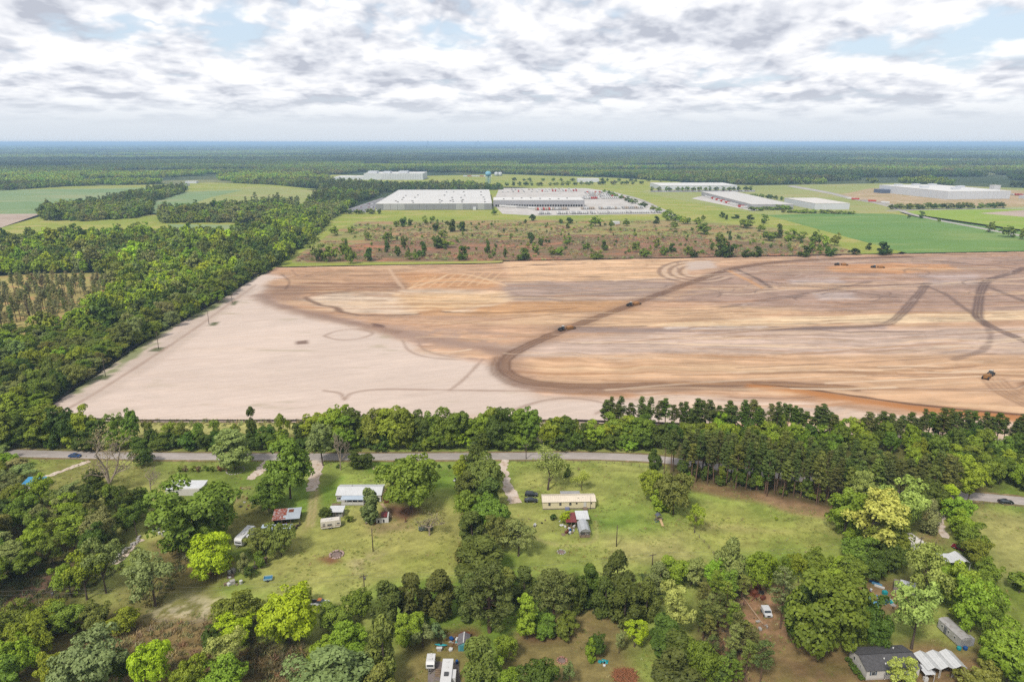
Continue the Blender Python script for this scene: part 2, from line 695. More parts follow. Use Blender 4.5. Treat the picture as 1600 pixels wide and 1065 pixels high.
# ---- painted height-field sheets (soil colours per vertex)
class Sheet:
    def __init__(self, xs, ys, base):
        self.X, self.Y = np.meshgrid(xs, ys)
        self.Z = np.zeros_like(self.X)
        self.C = np.zeros(self.X.shape + (3,))
        self.C[:] = base
        self.n = Noise(5)
        self.n2 = Noise(11)

    def _box(self, pts, pad):
        x0, x1 = min(p[0] for p in pts) - pad, max(p[0] for p in pts) + pad
        y0, y1 = min(p[1] for p in pts) - pad, max(p[1] for p in pts) + pad
        xi = np.where((self.X[0] >= x0) & (self.X[0] <= x1))[0]
        yi = np.where((self.Y[:, 0] >= y0) & (self.Y[:, 0] <= y1))[0]
        if len(xi) < 2 or len(yi) < 2:
            return None
        return slice(yi[0], yi[-1] + 1), slice(xi[0], xi[-1] + 1)

    def area(self, px, col, soft=4.0, amt=1.0, wob=3.0, wl=14.0, dz=0.0, patch=0.0, pscale=(9, 9), world=False):
        pts = px if world else W2(px)
        s = self._box(pts, soft + wob + 2)
        if s is None:
            return
        X, Y = self.X[s], self.Y[s]
        d, _ = seg_dist(X, Y, pts, True)
        d = np.where(in_poly(X, Y, pts), d, -d)
        d = d + (self.n.fbm(X / wl, Y / wl, 4) - 0.5) * 2 * wob
        m = smooth(-soft, soft, d) * amt
        if patch:
            q = self.n2.fbm(X / pscale[0] + 3.3, Y / pscale[1], 4, 0.55)
            m = m * smooth(0.5 - 0.22 * (1.2 - patch), 0.5 + 0.22 * (1.2 - patch), q + (patch - 0.5) * 0.35)
        self.C[s] += (np.array(col) - self.C[s]) * m[..., None]
        if dz:
            self.Z[s] += dz * smooth(-soft, soft, d)

    def line(self, px, col, width, soft=1.0, amt=1.0, wob=0.6, wl=9.0, dz=0.0, ruts=False, world=False):
        pts = smooth_line(px if world else W2(px), 6)
        s = self._box(pts, width + soft + wob + 2)
        if s is None:
            return
        X, Y = self.X[s], self.Y[s]
        d, side = seg_dist(X, Y, pts)
        dd = d + (self.n.fbm(X / wl, Y / wl, 3) - 0.5) * 2 * wob
        m = smooth(width / 2 + soft, width / 2 - soft, dd) * amt
        if ruts:
            r = 0.5 + 0.5 * np.cos(side * 2 * math.pi / (width / 3.0))
            m = m * (0.62 + 0.38 * r)
        self.C[s] += (np.array(col) - self.C[s]) * m[..., None]
        if dz:
            self.Z[s] += dz * smooth(width / 2 + soft, 0, d)

    def streak(self, sx, sy, amt, tint=None, o=4, region=None, seed=0, lo=0.3, hi=0.7):
        if not hasattr(self, 'warp'):
            self.warp = (self.n2.fbm(self.X / 70, self.Y / 55, 4) - 0.5) * 26 + (self.n2.fbm(self.X / 16 + 9, self.Y / 12, 3) - 0.5) * 3.0 + self.X * 0.012
        yw = self.Y + self.warp * min(1.0, sx / 40)
        q = self.n.fbm(self.X / sx + seed * 7.7, yw / sy + seed * 3.1, o, 0.6)
        q = smooth(lo, hi, q) * 2 - 1
        m = amt if region is None else amt * region
        if tint is None:
            self.C *= (1 + m * q)[..., None]
        else:
            k = np.clip(m * np.maximum(q, 0), 0, 1)
            self.C += (np.array(tint) - self.C) * k[..., None]

    def build(self, name, material, keep=None, z=0.0, kind='structure'):
        ny, nx = self.X.shape
        idx = np.arange(nx * ny).reshape(ny, nx)
        f = np.stack([idx[:-1, :-1], idx[:-1, 1:], idx[1:, 1:], idx[1:, :-1]], -1).reshape(-1, 4)
        V = np.stack([self.X, self.Y, self.Z + z], -1).reshape(-1, 3)
        C = np.clip(self.C, 0.01, 0.9).reshape(-1, 3)
        if keep is not None:
            cx = V[f].mean(1)
            ok = in_poly(cx[:, 0], cx[:, 1], keep)
            f = f[ok]
            used = np.unique(f)
            remap = np.zeros(len(V), int)
            remap[used] = np.arange(len(used))
            V, C, f = V[used], C[used], remap[f]
        me = np_mesh(name, V, f, material, True)
        ca = me.color_attributes.new('soil', 'FLOAT_COLOR', 'POINT')
        ca.data.foreach_set('color', np.concatenate([C, np.ones((len(C), 1))], 1).astype(np.float32).ravel())
        o = mesh_obj(name, me)
        o['kind'] = kind
        return o


EARTH_EDGE = [(62, 646), (120, 607), (165, 577), (245, 522), (330, 478), (398, 434), (432, 418), (600, 414.5), (780, 411), (786, 408.5), (1100, 402.5), (1350, 398), (1600, 393.5), (1760, 390.5),
              (2050, 700), (1700, 706), (1450, 690), (1250, 676), (1080, 664), (900, 659), (400, 659), (60, 660)]
PALE, PINK, CREAM, ORANGE = S(236, 214, 198), S(212, 189, 172), S(244, 217, 178), S(222, 176, 130)
TAN, BROWN, DARK, GREYB = S(212, 174, 142), S(166, 134, 112), S(124, 94, 74), S(184, 156, 138)


def build_earthworks():
    xs = np.arange(-260, 640, 1.25)
    ys = [246.0]
    while ys[-1] < 790:
        ys.append(ys[-1] + 0.75 * (ys[-1] / 285.0) ** 1.3)
    e = Sheet(xs, np.array(ys), TAN)
    U = lambda *p: list(p)
    # broad zones
    e.area(U((780, 540), (1000, 518), (2000, 505), (2000, 560), (1000, 556), (800, 560)), PINK, 8, 0.9)
    e.area(U((820, 560), (1000, 553), (2000, 552), (2000, 640), (1500, 640), (1200, 612), (860, 606)), S(222, 184, 146), 6, 0.85)
    e.area(U((440, 420), (780, 412), (800, 442), (700, 456), (480, 462), (410, 455)), S(206, 168, 134), 6, 1)
    e.area(U((425, 447), (500, 440), (640, 440), (640, 452), (520, 458), (420, 462)), S(160, 126, 102), 6, 0.8, 6)
    e.area(U((620, 425), (700, 428), (780, 440), (780, 450), (640, 450)), S(214, 164, 118), 5, 0.8, 5)
    e.area(U((785, 409), (1100, 403), (1060, 436), (800, 441)), S(234, 196, 156), 6, 0.95)
    e.area(U((780, 441), (1060, 436), (1040, 470), (790, 472)), S(182, 160, 146), 6, 0.9, 5)
    e.area(U((690, 473), (1000, 468), (1000, 486), (800, 492), (680, 492)), S(214, 170, 124), 5, 0.9, 4)
    e.area(U((800, 492), (1000, 486), (1200, 470), (1300, 486), (1000, 510), (800, 508)), S(226, 190, 152), 6, 0.8, 5)
    e.area(U((1120, 420), (1250, 404), (2000, 392), (2000, 490), (1400, 490), (1200, 482), (1050, 470)), GREYB, 9, 0.95, 6)
    e.area(U((1000, 508), (1150, 498), (1300, 492), (1600, 484), (2000, 480), (2000, 496), (1600, 500), (1300, 507), (1100, 512)), CREAM, 4, 0.95, 3)
    e.area(U((1290, 415), (1400, 411), (1480, 413), (1500, 421), (1400, 427), (1290, 424)), S(218, 164, 116), 6, 0.9, 5)
    e.area(U((1230, 437), (1310, 433), (1320, 443), (1240, 446)), S(206, 190, 182), 5, 0.7, 4)
    e.area(U((1270, 458), (1335, 456), (1340, 466), (1280, 468)), S(204, 188, 180), 5, 0.7, 4)
    e.area(U((1440, 430), (1530, 428), (1530, 445), (1450, 446)), S(196, 178, 170), 5, 0.7, 4)
    e.area(U((1180, 412), (1290, 408), (1290, 422), (1190, 426)), S(190, 158, 134), 6, 0.7, 4)
    e.area(U((870, 511), (1120, 512), (1390, 507), (1380, 515), (1100, 520), (870, 520)), S(168, 148, 138), 3, 0.85, 2)
    e.area(U((1035, 511), (1200, 509), (1200, 513), (1040, 515)), S(224, 208, 196), 2, 0.9, 1.5)
    # the undisturbed pale sand of the left
    pale = U((40, 662), (80, 632), (245, 515), (400, 425), (430, 432), (408, 462), (440, 482), (530, 502), (600, 520), (660, 544), (720, 562), (772, 572), (800, 602), (850, 618), (1000, 626), (1090, 646), (1090, 670), (900, 662))
    e.area(pale, PALE, 10, 1, 11, 26)
    e.area(U((1000, 614), (1200, 618), (1330, 640), (1700, 672), (1900, 712), (1500, 715), (1080, 668), (1000, 640)), S(226, 204, 184), 4, 0.9, 4)
    e.area(U((100, 625), (240, 540), (380, 450), (400, 452), (280, 545), (150, 630)), S(206, 186, 170), 3, 0.5, 3)
    basin = U((470, 466), (520, 456), (690, 451), (790, 455), (800, 470), (720, 487), (640, 492), (560, 491), (515, 482))
    e.area(basin, S(232, 210, 184), 7, 0.92, 6, dz=-1.2)
    e.area(U((620, 458), (780, 455), (795, 470), (700, 484), (640, 484)), S(238, 200, 152), 12, 0.85, 6)
    # streaks left by the scrapers, along the long axis of the field
    r = 1 - 0.9 * in_poly(e.X, e.Y, W2(pale))
    e.streak(90, 3.4, 0.13, region=r, seed=1)
    e.streak(40, 1.8, 0.08, region=r, seed=2, o=5)
    e.streak(150, 6.5, 0.55, S(236, 204, 164), region=r, seed=3, lo=0.42, hi=0.75)
    e.streak(120, 5.0, 0.60, S(188, 142, 102), region=r, seed=4, lo=0.45, hi=0.75)
    e.streak(90, 3.0, 0.55, S(146, 120, 104), region=r, seed=5, lo=0.48, hi=0.8)
    e.streak(35, 18, 0.40, S(140, 115, 100), region=r * smooth(430, 600, e.Y), seed=6, lo=0.52, hi=0.85)
    e.streak(38, 30, 0.04, seed=7)
    e.streak(14, 9, 0.09, region=r, seed=8)
    e.streak(22, 7, 0.5, S(232, 202, 172), region=r * smooth(470, 380, e.Y), seed=9, lo=0.5, hi=0.8)
    # grooves on the pale sand, running away from the road
    a = R(24)
    gx = e.X * math.cos(a) + e.Y * math.sin(a)
    gy = -e.X * math.sin(a) + e.Y * math.cos(a)
    q = e.n2.fbm(gx / 70, gy / 2.3, 3)
    e.C *= (1 + 0.035 * (smooth(0.3, 0.7, q) * 2 - 1) * (1 - r))[..., None]
    w = e.n2.fbm(e.X / 26 + 5, e.Y / 8, 4) * (1 - r)
    k = smooth(0.62, 0.78, w) * 0.35
    e.C += (np.array(S(170, 160, 120)) - e.C) * k[..., None]
    # the sunk basin with its dark cut bank
    e.line(U((478, 464), (500, 474), (524, 478), (536, 487), (580, 492), (640, 489), (700, 485)), S(136, 106, 86), 5.5, 2.2, 0.85, 1.5, 6)
    e.line(U((478, 463), (520, 456), (560, 454), (620, 453)), S(150, 120, 100), 4, 2, 0.6, 1.5, 6)
    e.line(U((690, 486), (760, 489), (820, 487), (900, 481)), S(140, 104, 76), 4, 2, 0.6, 1.2, 6)
    e.area(U((655, 485), (690, 481), (695, 490), (660, 492)), S(206, 160, 116), 3, 0.8, 2, dz=0.9)
    # pushed-up brown swath below it
    for k_, (c_, w_, a_) in enumerate(((S(178, 150, 132), 16, 0.75), (S(146, 118, 102), 5, 0.6))):
        e.line(U((405, 462), (440, 479), (520, 499), (590, 513), (650, 527), (720, 540), (780, 548)), c_, w_, 6, a_, 4, 12, dz=0.25)
    e.area(U((415, 445), (480, 450), (470, 470), (412, 466)), S(160, 132, 112), 6, 0.6, 6)
    e.area(U((560, 505), (680, 512), (800, 520), (790, 545), (700, 543), (620, 528)), S(188, 160, 142), 8, 0.7, 6, patch=0.7)
    e.area(U((462, 533), (480, 531), (482, 537), (464, 538)), S(140, 112, 98), 1.5, 0.9, 1)
    e.area(U((582, 506), (600, 509), (600, 514), (584, 512)), S(130, 102, 88), 1.5, 0.9, 1, dz=0.8)
    # oval weed patches round the poles
    for x, y, sx in ((334, 506, 11), (246, 546, 14), (160, 590, 16), (366, 474, 6)):
        e.area([(x - sx, y + 3), (x - sx * 0.3, y - 3), (x + sx, y - 4), (x + sx * 0.4, y + 3)], S(96, 104, 62), 1.5, 0.9, 1.5)
    # grass left along the wood edge
    e.line(U((112, 606), (165, 573), (210, 547), (245, 521), (290, 497), (330, 475), (398, 431), (425, 416)), S(136, 148, 76), 7, 3, 0.9, 5, 14)
    for q_ in (((118, 612), (150, 592), (178, 578)), ((186, 572), (215, 552), (240, 537)), ((300, 498), (330, 482), (352, 470))):
        e.line(list(q_), S(120, 138, 66), 5, 2.5, 0.75, 3.5, 7)
    # fan of pale passes and loading tracks, top left
    for i in range(9):
        x = 640 + i * 15
        e.line(U((x, 450 - i * 0.6), (x + 26, 433 - i * 1.2)), S(236, 198, 154), 1.6, 0.8, 0.7, 0.4)
    e.line(U((640, 450), (680, 438), (705, 428), (740, 431), (790, 446)), S(240, 206, 166), 3, 1.2, 0.8, 0.6)
    e.line(U((440, 428), (452, 440), (446, 452)), S(120, 96, 82), 2.2, 1, 0.6, 0.5)
    e.line(U((456, 422), (470, 432), (500, 424)), S(140, 112, 98), 1.8, 1, 0.5, 0.5)
    e.line(U((608, 420), (620, 438), (630, 450)), S(232, 200, 168), 3, 1.2, 0.6, 0.8)
    # swirl of turning tracks at the head of the haul road
    for i in range(6):
        q_ = []
        for k in range(13):
            w = R(60 + k * 22)
            q_.append((1092 + (62 - 8 * i) * math.cos(w), 424 - (18 - 2.0 * i) * math.sin(w)))
        e.line(q_, (S(146, 120, 104), S(222, 196, 170))[i % 2], 4.5, 1.6, 0.7, 0.8)
    e.area(U((1070, 410), (1110, 407), (1120, 418), (1075, 424)), S(218, 200, 186), 4, 0.8, 3)
    # haul road
    haul = U((1420, 401), (1290, 405), (1200, 411), (1140, 421), (1080, 441), (1000, 471), (900, 508), (850, 528), (806, 549), (788, 566), (794, 583), (825, 596), (880, 602.5), (960, 603), (1100, 600), (1210, 600), (1330, 606))
    e.line(haul, S(160, 132, 112), 18, 5, 0.45, 3, 14)
    e.line(haul, DARK, 8.6, 1.2, 0.86, 1.3, 7, dz=-0.25, ruts=True)
    for o_ in (-2.6, 0.6, 2.4):
        e.line([(x, y + o_) for x, y in haul], S(170, 136, 110), 1.0, 0.6, 0.35, 0.8, 9)
    e.line(U((780, 560), (774, 577), (790, 594), (840, 607), (930, 611), (1080, 608), (1200, 607)), S(140, 112, 94), 7, 2.5, 0.75, 1.5, ruts=True)
    e.line(U((1140, 423), (1165, 436), (1192, 450)), S(220, 170, 122), 5, 2, 0.8, 1)
    e.line(U((1150, 420), (1180, 434), (1204, 449)), S(104, 86, 78), 4, 1.6, 0.7, 1)
    # orange spoil road, lower right
    spoil = U((1180, 604), (1260, 613), (1350, 627), (1450, 641), (1600, 653), (1750, 664))
    e.line(spoil, S(196, 136, 84), 9, 3, 0.9, 1.5, dz=0.7)
    e.line(U((1180, 600), (1260, 608.5), (1350, 621), (1450, 635), (1600, 648), (1750, 660)), S(112, 82, 64), 3.4, 1.4, 0.85, 1.2)
    # tracks over the right half
    for pts, w_, a_ in ((U((1448, 443), (1430, 466), (1408, 490), (1380, 507), (1300, 512), (1200, 514)), 9, 0.8),
                        (U((1600, 418), (1580, 427), (1545, 437), (1533, 455), (1528, 480), (1530, 498), (1560, 515), (1620, 540)), 9, 0.9),
                        (U((1440, 444), (1475, 458), (1500, 476), (1530, 498)), 5, 0.6),
                        (U((1535, 500), (1548, 522), (1536, 546), (1490, 562)), 5, 0.5),
                        (U((1545, 448), (1600, 470), (1650, 480)), 7, 0.7),
                        (U((1220, 447), (1320, 447), (1440, 444), (1540, 442)), 4, 0.7),
                        (U((1190, 440), (1290, 450), (1400, 465)), 7, 0.5), (U((1180, 470), (1280, 455), (1360, 440)), 6, 0.5),
                        (U((1130, 480), (1200, 470), (1250, 462)), 5, 0.4), (U((1460, 408), (1560, 416), (1600, 422)), 6, 0.6),
                        (U((1300, 404), (1420, 400), (1600, 396)), 7, 0.55), (U((860, 511), (950, 511), (1010, 509)), 2.5, 0.7),
                        (U((1160, 507), (1260, 506), (1385, 503)), 2.2, 0.7), (U((785, 441), (900, 440), (1060, 437)), 4, 0.6)):
        e.line(pts, S(120, 99, 90), w_ * 0.8, 1.2, a_, 1.2, ruts=w_ > 6)
    e.area(U((1520, 585), (1600, 585), (1640, 640), (1560, 640), (1530, 610)), S(210, 174, 142), 4, 0.6, 4, patch=0.6)
    e.area(U((1590, 600), (1640, 592), (1660, 610), (1600, 612)), S(150, 112, 84), 3, 0.9, 2, dz=2.0)
    for i in range(5):
        e.line(U((1535 + 8 * i, 592), (1556 + 9 * i, 612), (1600 + 10 * i, 634)), S(150, 116, 90), 1.8, 0.9, 0.55, 0.6)
    # tyre marks and blade edges, long and thin, along the direction of work
    rr = random.Random(17)
    for i in range(130):
        x0, y0 = rr.uniform(640, 1620), rr.uniform(405, 615)
        if y0 > 560 and x0 < 860:
            continue
        L = rr.uniform(60, 420)
        sl = rr.uniform(-0.07, 0.04) - 0.012
        pts = [(x0 + L * q, y0 + sl * L * q + rr.uniform(-2.2, 2.2)) for q in (0, 0.33, 0.66, 1)]
        c = rr.choice((S(140, 112, 96), S(168, 130, 98), S(244, 220, 190), S(190, 150, 112), S(236, 206, 168)))
        e.line(pts, c, rr.uniform(0.9, 2.6), 0.7, rr.uniform(0.25, 0.7), 0.5, 16)
    for i in range(46):
        x0, y0 = rr.uniform(1000, 1600), rr.uniform(405, 480)
        w0 = rr.uniform(0, 6.28)
        L = rr.uniform(30, 90)
        pts = [(x0 + L * q * math.cos(w0 + 0.9 * q), y0 + 0.16 * L * q * math.sin(w0 + 0.9 * q)) for q in (0, 0.33, 0.66, 1)]
        e.line(pts, rr.choice((S(122, 100, 90), S(206, 184, 168))), rr.uniform(1.0, 2.4), 0.7, 0.5, 0.5, 16)
    # wheel tracks on the pale sand
    th = S(178, 150, 132)
    for off in (0, 2.2):
        for pts in (U((505, 609), (530, 613.5), (537, 623)), U((538, 623), (552, 612.5), (600, 607.5), (720, 609), (900, 612)),
                    U((628, 531), (641, 549), (680, 559), (760, 562)), U((652, 533), (664, 547), (700, 556), (745, 560)),
                    U((754, 560), (724, 592), (702, 609)), U((420, 470), (480, 492), (540, 506)),
                    U((505, 524), (528, 516), (560, 514), (582, 520), (560, 528), (528, 530), (505, 524)),
                    U((800, 640), (850, 625), (900, 622), (950, 632), (930, 645)), U((92, 646), (170, 600), (290, 522), (400, 444))):
            e.line([(x + off * 0.6, y + off * 0.5) for x, y in pts], th, 1.5, 0.8, 0.55, 0.4)
    mean = np.array(TAN)
    e.C = np.where(r[..., None] > 0.5, np.clip((mean + (e.C - mean) * 1.05) * np.array([1.04, 1.0, 0.99]), 0.02, 0.85), e.C)
    # small relief everywhere, so that the low light catches it
    e.Z += (e.n.fbm(e.X / 9, e.Y / 3.0, 4) - 0.5) * 0.30 * r + (e.n2.fbm(e.X / 60, e.Y / 40, 3) - 0.5) * 0.8
    m = ground_mat('graded_soil', None, (0.02, 0.2, 0.5), stretch=(0.3, 1, 1), attr='soil', grain=0.035, bump=0.2, fine=1.6)
    e.build('construction_field', m, keep=W2(EARTH_EDGE), z=0.0)


build_earthworks()

# ---- lawns, yards and rough ground this side of the field
GR_G, GR_Y, GR_D = S(136, 154, 58), S(182, 182, 102), S(118, 150, 52)
LITTER, BARE, STRAW = S(146, 116, 86), S(196, 168, 140), S(204, 190, 150)


def build_lawn():
    xs = np.arange(-262, 262, 0.8)
    ys = [104.0]
    while ys[-1] < 292:
        ys.append(ys[-1] + 0.55 * (ys[-1] / 110.0) ** 1.0)
    e = Sheet(xs, np.array(ys), S(158, 172, 82))
    a = e.n.fbm(e.X / 22, e.Y / 22, 5, 0.55)
    for col, lo, hi, am in ((GR_Y, 0.50, 0.66, 0.75), (GR_D, 0.50, 0.34, 0.75)):
        k = smooth(lo, hi, a) * am
        e.C += (np.array(col) - e.C) * k[..., None]
    U = lambda *p: list(p)
    # dense wood floors
    for p in (U((-80, 720), (60, 760), (140, 800), (190, 850), (110, 940), (60, 960), (-120, 1100), (-200, 900)),
              U((-100, 960), (60, 930), (210, 960), (220, 1000), (60, 1090), (-100, 1100))):
        e.area(p, S(112, 98, 62), 6, 0.9, 6)
    e.area(U((10, 940), (60, 905), (95, 880), (110, 885), (70, 925), (30, 965)), S(120, 92, 76), 2, 0.9, 2)
    e.area(U((1050, 690), (1230, 690), (1560, 760), (1540, 800), (1290, 800), (1150, 775), (1040, 750)), S(96, 82, 54), 5, 0.95, 4)
    e.area(U((1180, 772), (1300, 796), (1300, 812), (1255, 806), (1195, 788)), S(172, 138, 104), 3, 0.9, 4)
    e.area(U((1060, 752), (1180, 772), (1190, 784), (1090, 768)), S(158, 128, 90), 3, 0.8, 3)
    e.area(U((-100, 640), (1100, 655), (1700, 700), (1700, 760), (1050, 690), (-100, 700)), S(110, 104, 60), 4, 0.8, 4)
    e.area(U((60, 655), (480, 655), (480, 676), (300, 684), (60, 690)), S(196, 190, 116), 3, 0.9, 4)
    e.area(U((840, 655), (920, 655), (920, 690), (840, 690)), S(206, 186, 160), 3, 0.8, 3)
    # yards
    e.area(U((500, 800), (720, 780), (720, 880), (560, 900), (430, 900), (450, 830)), S(184, 174, 102), 8, 0.6, 8)
    e.area(U((600, 784), (655, 786), (668, 800), (630, 812), (598, 802)), S(136, 98, 76), 3, 0.95, 3)
    e.area(U((570, 818), (620, 816), (640, 824), (590, 832)), S(176, 150, 112), 3, 0.7, 3)
    e.area(U((498, 872), (520, 866), (534, 876), (515, 882)), S(160, 112, 82), 1.5, 0.95, 1.5)
    e.area(U((620, 870), (700, 850), (716, 880), (640, 890)), S(150, 156, 70), 6, 0.7, 5)
    e.area(U((540, 880), (590, 862), (600, 866), (560, 895)), S(196, 178, 134), 3, 0.6, 3, patch=0.6, pscale=(3, 3))
    e.area(U((820, 790), (1000, 800), (1110, 860), (1060, 900), (830, 900)), S(176, 174, 96), 8, 0.5, 8)
    e.area(U((900, 800), (990, 800), (1010, 828), (930, 836)), S(116, 152, 56), 7, 0.75, 5)
    e.area(U((940, 835), (1060, 838), (1090, 870), (960, 880)), S(192, 178, 118), 8, 0.6, 6)
    e.area(U((780, 720), (1010, 725), (1050, 780), (930, 780), (800, 760)), S(172, 172, 94), 8, 0.6, 8)
    e.area(U((1100, 790), (1310, 820), (1300, 870), (1110, 860)), S(176, 174, 92), 8, 0.7, 8)
    e.area(U((1100, 816), (1240, 828), (1240, 836), (1105, 826)), S(186, 172, 112), 3, 0.6, 3)
    e.area(U((1510, 790), (1750, 800), (1750, 915), (1540, 910)), S(178, 170, 104), 8, 0.8, 8)
    e.area(U((1535, 915), (1750, 915), (1750, 990), (1560, 985)), S(138, 148, 66), 6, 0.8, 6)
    e.area(U((1430, 790), (1470, 790), (1480, 850), (1430, 846)), S(166, 136, 102), 4, 0.8, 4)
    e.area(U((1452, 800), (1466, 800), (1474, 830), (1458, 832)), S(206, 180, 156), 2, 0.8, 3, patch=0.7, pscale=(4, 4))
    e.area(U((60, 712), (160, 716), (250, 760), (60, 770)), S(150, 142, 82), 6, 0.7, 6)
    e.area(U((255, 722), (420, 722), (410, 770), (280, 790)), S(134, 150, 66), 6, 0.75, 6)
    e.area(U((240, 850), (330, 842), (340, 900), (250, 930)), S(146, 122, 82), 5, 0.85, 5)
    e.area(U((310, 885), (365, 868), (372, 880), (330, 902)), S(150, 112, 82), 3, 0.9, 3)
    e.area(U((330, 780), (440, 775), (440, 850), (350, 860)), S(136, 128, 70), 6, 0.8, 6)
    e.area(U((355, 765), (385, 762), (390, 778), (360, 784)), S(190, 160, 128), 3, 0.8, 3, patch=0.6, pscale=(3, 3))
    e.area(U((180, 900), (330, 905), (340, 985), (200, 985)), S(152, 142, 84), 5, 0.8, 5)
    e.area(U((238, 960), (300, 935), (335, 940), (335, 975), (250, 978)), S(222, 208, 170), 4, 0.95, 3, patch=0.6, pscale=(1.4, 1.4))
    e.area(U((150, 975), (340, 972), (350, 1010), (480, 1010), (480, 1110), (60, 1110), (90, 1030)), S(150, 126, 84), 4, 0.95, 4)
    e.area(U((180, 985), (340, 980), (340, 1000), (200, 1010)), S(150, 128, 84), 3, 0.7, 3, patch=0.55, pscale=(7, 1.2))
    e.area(U((390, 1000), (480, 1000), (470, 1075), (390, 1075)), S(122, 104, 68), 4, 0.9, 3)
    # bottom clearings
    e.area(U((640, 985), (740, 975), (760, 1110), (620, 1110)), S(156, 140, 86), 4, 0.9, 4)
    e.area(U((700, 985), (740, 980), (755, 1000), (735, 1015), (690, 1010)), S(128, 84, 66), 3, 0.9, 3)
    e.area(U((800, 990), (900, 950), (970, 950), (985, 1000), (1010, 1110), (780, 1110)), S(156, 138, 88), 4, 0.95, 4)
    e.area(U((810, 988), (890, 984), (900, 994), (830, 1000)), S(134, 100, 72), 2.5, 0.85, 3)
    e.area(U((905, 945), (960, 945), (965, 985), (925, 990)), S(166, 140, 100), 3, 0.8, 3, patch=0.55, pscale=(4, 3))
    e.area(U((1110, 900), (1260, 905), (1300, 1000), (1340, 1010), (1560, 1000), (1600, 1110), (1000, 1110), (1100, 1000)), S(150, 120, 86), 6, 0.95, 6)
    e.area(U((1150, 930), (1230, 925), (1240, 985), (1160, 990)), S(196, 150, 116), 4, 0.8, 4, patch=0.55, pscale=(3, 3))
    e.area(U((1200, 1045), (1330, 1030), (1330, 1110), (1190, 1110)), S(136, 130, 68), 6, 0.8, 5, patch=0.6)
    e.area(U((1345, 900), (1420, 905), (1420, 960), (1340, 960)), S(166, 128, 100), 4, 0.85, 4)
    e.area(U((1370, 865), (1420, 880), (1410, 906), (1350, 904)), S(112, 122, 54), 4, 0.85, 4)
    # mown swathes and wear
    e.streak(40, 3.0, 0.07, seed=3)
    e.streak(2.2, 1.6, 0.14, seed=5, o=3)
    e.streak(6, 4, 0.10, seed=6)
    e.area(U((486, 745), (500, 745), (502, 800), (480, 830), (470, 830), (484, 790)), S(178, 166, 104), 2, 0.6, 2)
    for o_ in (0, 8):
        e.line(U((487 + o_, 765), (484 + o_, 795), (481 + o_, 822)), S(206, 184, 136), 1.1, 0.6, 0.8, 0.5)
    e.line(U((835, 838), (860, 850), (900, 852), (930, 842), (930, 815)), S(190, 178, 120), 1.2, 0.7, 0.5, 0.6)
    e.line(U((775, 790), (800, 812), (830, 838), (870, 850)), S(180, 168, 112), 1.6, 0.8, 0.5, 0.8)
    e.Z += (e.n.fbm(e.X / 30, e.Y / 30, 3) - 0.5) * 0.12
    m = ground_mat('turf', None, (0.02, 0.2, 1.4), attr='soil', grain=0.13, bump=0.5, fine=4.5)
    keep = W2([(-400, 659), (900, 660.5), (1080, 665.5), (1250, 677.5), (1450, 691.5), (1700, 707.5), (2400, 720)]) + [(262, 104), (-262, 104)]
    e.build('lawn', m, keep=keep, z=0.0)


build_lawn()

# ---- roads and drives
ASPH = ground_mat('asphalt', [S(200, 188, 180), S(186, 176, 168), S(210, 198, 190)], (0.05, 0.3, 1.0), stretch=(0.35, 1, 1), grain=0.06, fine=6)
SAND = ground_mat('drive_sand', [S(240, 222, 206), S(228, 206, 186), S(206, 180, 152)], (0.2, 0.5, 1.5), grain=0.12, fine=5)
SHOULDER = ground_mat('verge_soil', [S(150, 128, 96), S(140, 132, 80), S(178, 152, 118)], (0.12, 0.3, 1.5), grain=0.14, fine=4)
ROAD = [gp(-140, 702)[:2], gp(60, 709)[:2], gp(300, 713)[:2], gp(560, 713.5)[:2], gp(800, 712.5)[:2], gp(900, 712)[:2], gp(1000, 715)[:2], gp(1060, 721)[:2], gp(1200, 740)[:2], gp(1400, 765)[:2], gp(1530, 776)[:2], gp(1620, 785)[:2], gp(1760, 800)[:2]]
ribbon('road_shoulder', ROAD, 8.6, SHOULDER, 0.085, 0.35, 3)
ribbon('road', ROAD, 6.0, ASPH, 0.10, 0.05, 2)
WHITE_LINE = mat('road_paint', S(226, 222, 214), 0.8, 0.2, 0.4)
for s_ in (-2.7, 2.7):
    q_ = [(p[0], p[1] + s_) for p in ROAD]
    ribbon('edge_line', q_, 0.12, WHITE_LINE, 0.112)
for i_, (pts_, w_, we_) in enumerate((([(424, 719), (414, 728), (404, 738), (389, 749)], 5.2, 3.0), ([(497, 718), (495, 732), (491, 750), (487, 767)], 5.0, 3.4),
                                  ([(792, 718), (786, 728), (789, 748), (798, 768), (806, 786)], 2.6, 4.5), ([(140, 720), (112, 730), (82, 741), (52, 750)], 2.4, 2.0),
                                  ([(1468, 800), (1470, 818), (1476, 840)], 2.2, 2.0), ([(176, 880), (195, 868), (210, 852), (222, 842)], 2.2, 1.6))):
    ribbon('driveway', W2(pts_), w_, SAND, 0.09, 0.6, 30 + i_, n=6, wend=we_)
for a_, b_ in (((412, 716.5), (432, 716.5)), ((487, 716.5), (510, 716.5)), ((784, 716), (802, 716))):
    pass
poly_sheet('gravel_pad', [(669, 1033), (716, 1033), (722, 1085), (668, 1085)], ground_mat('gravel', [S(150, 138, 132), S(134, 122, 116)], (0.3, 0.6, 2), grain=0.12, fine=6), 0.09)

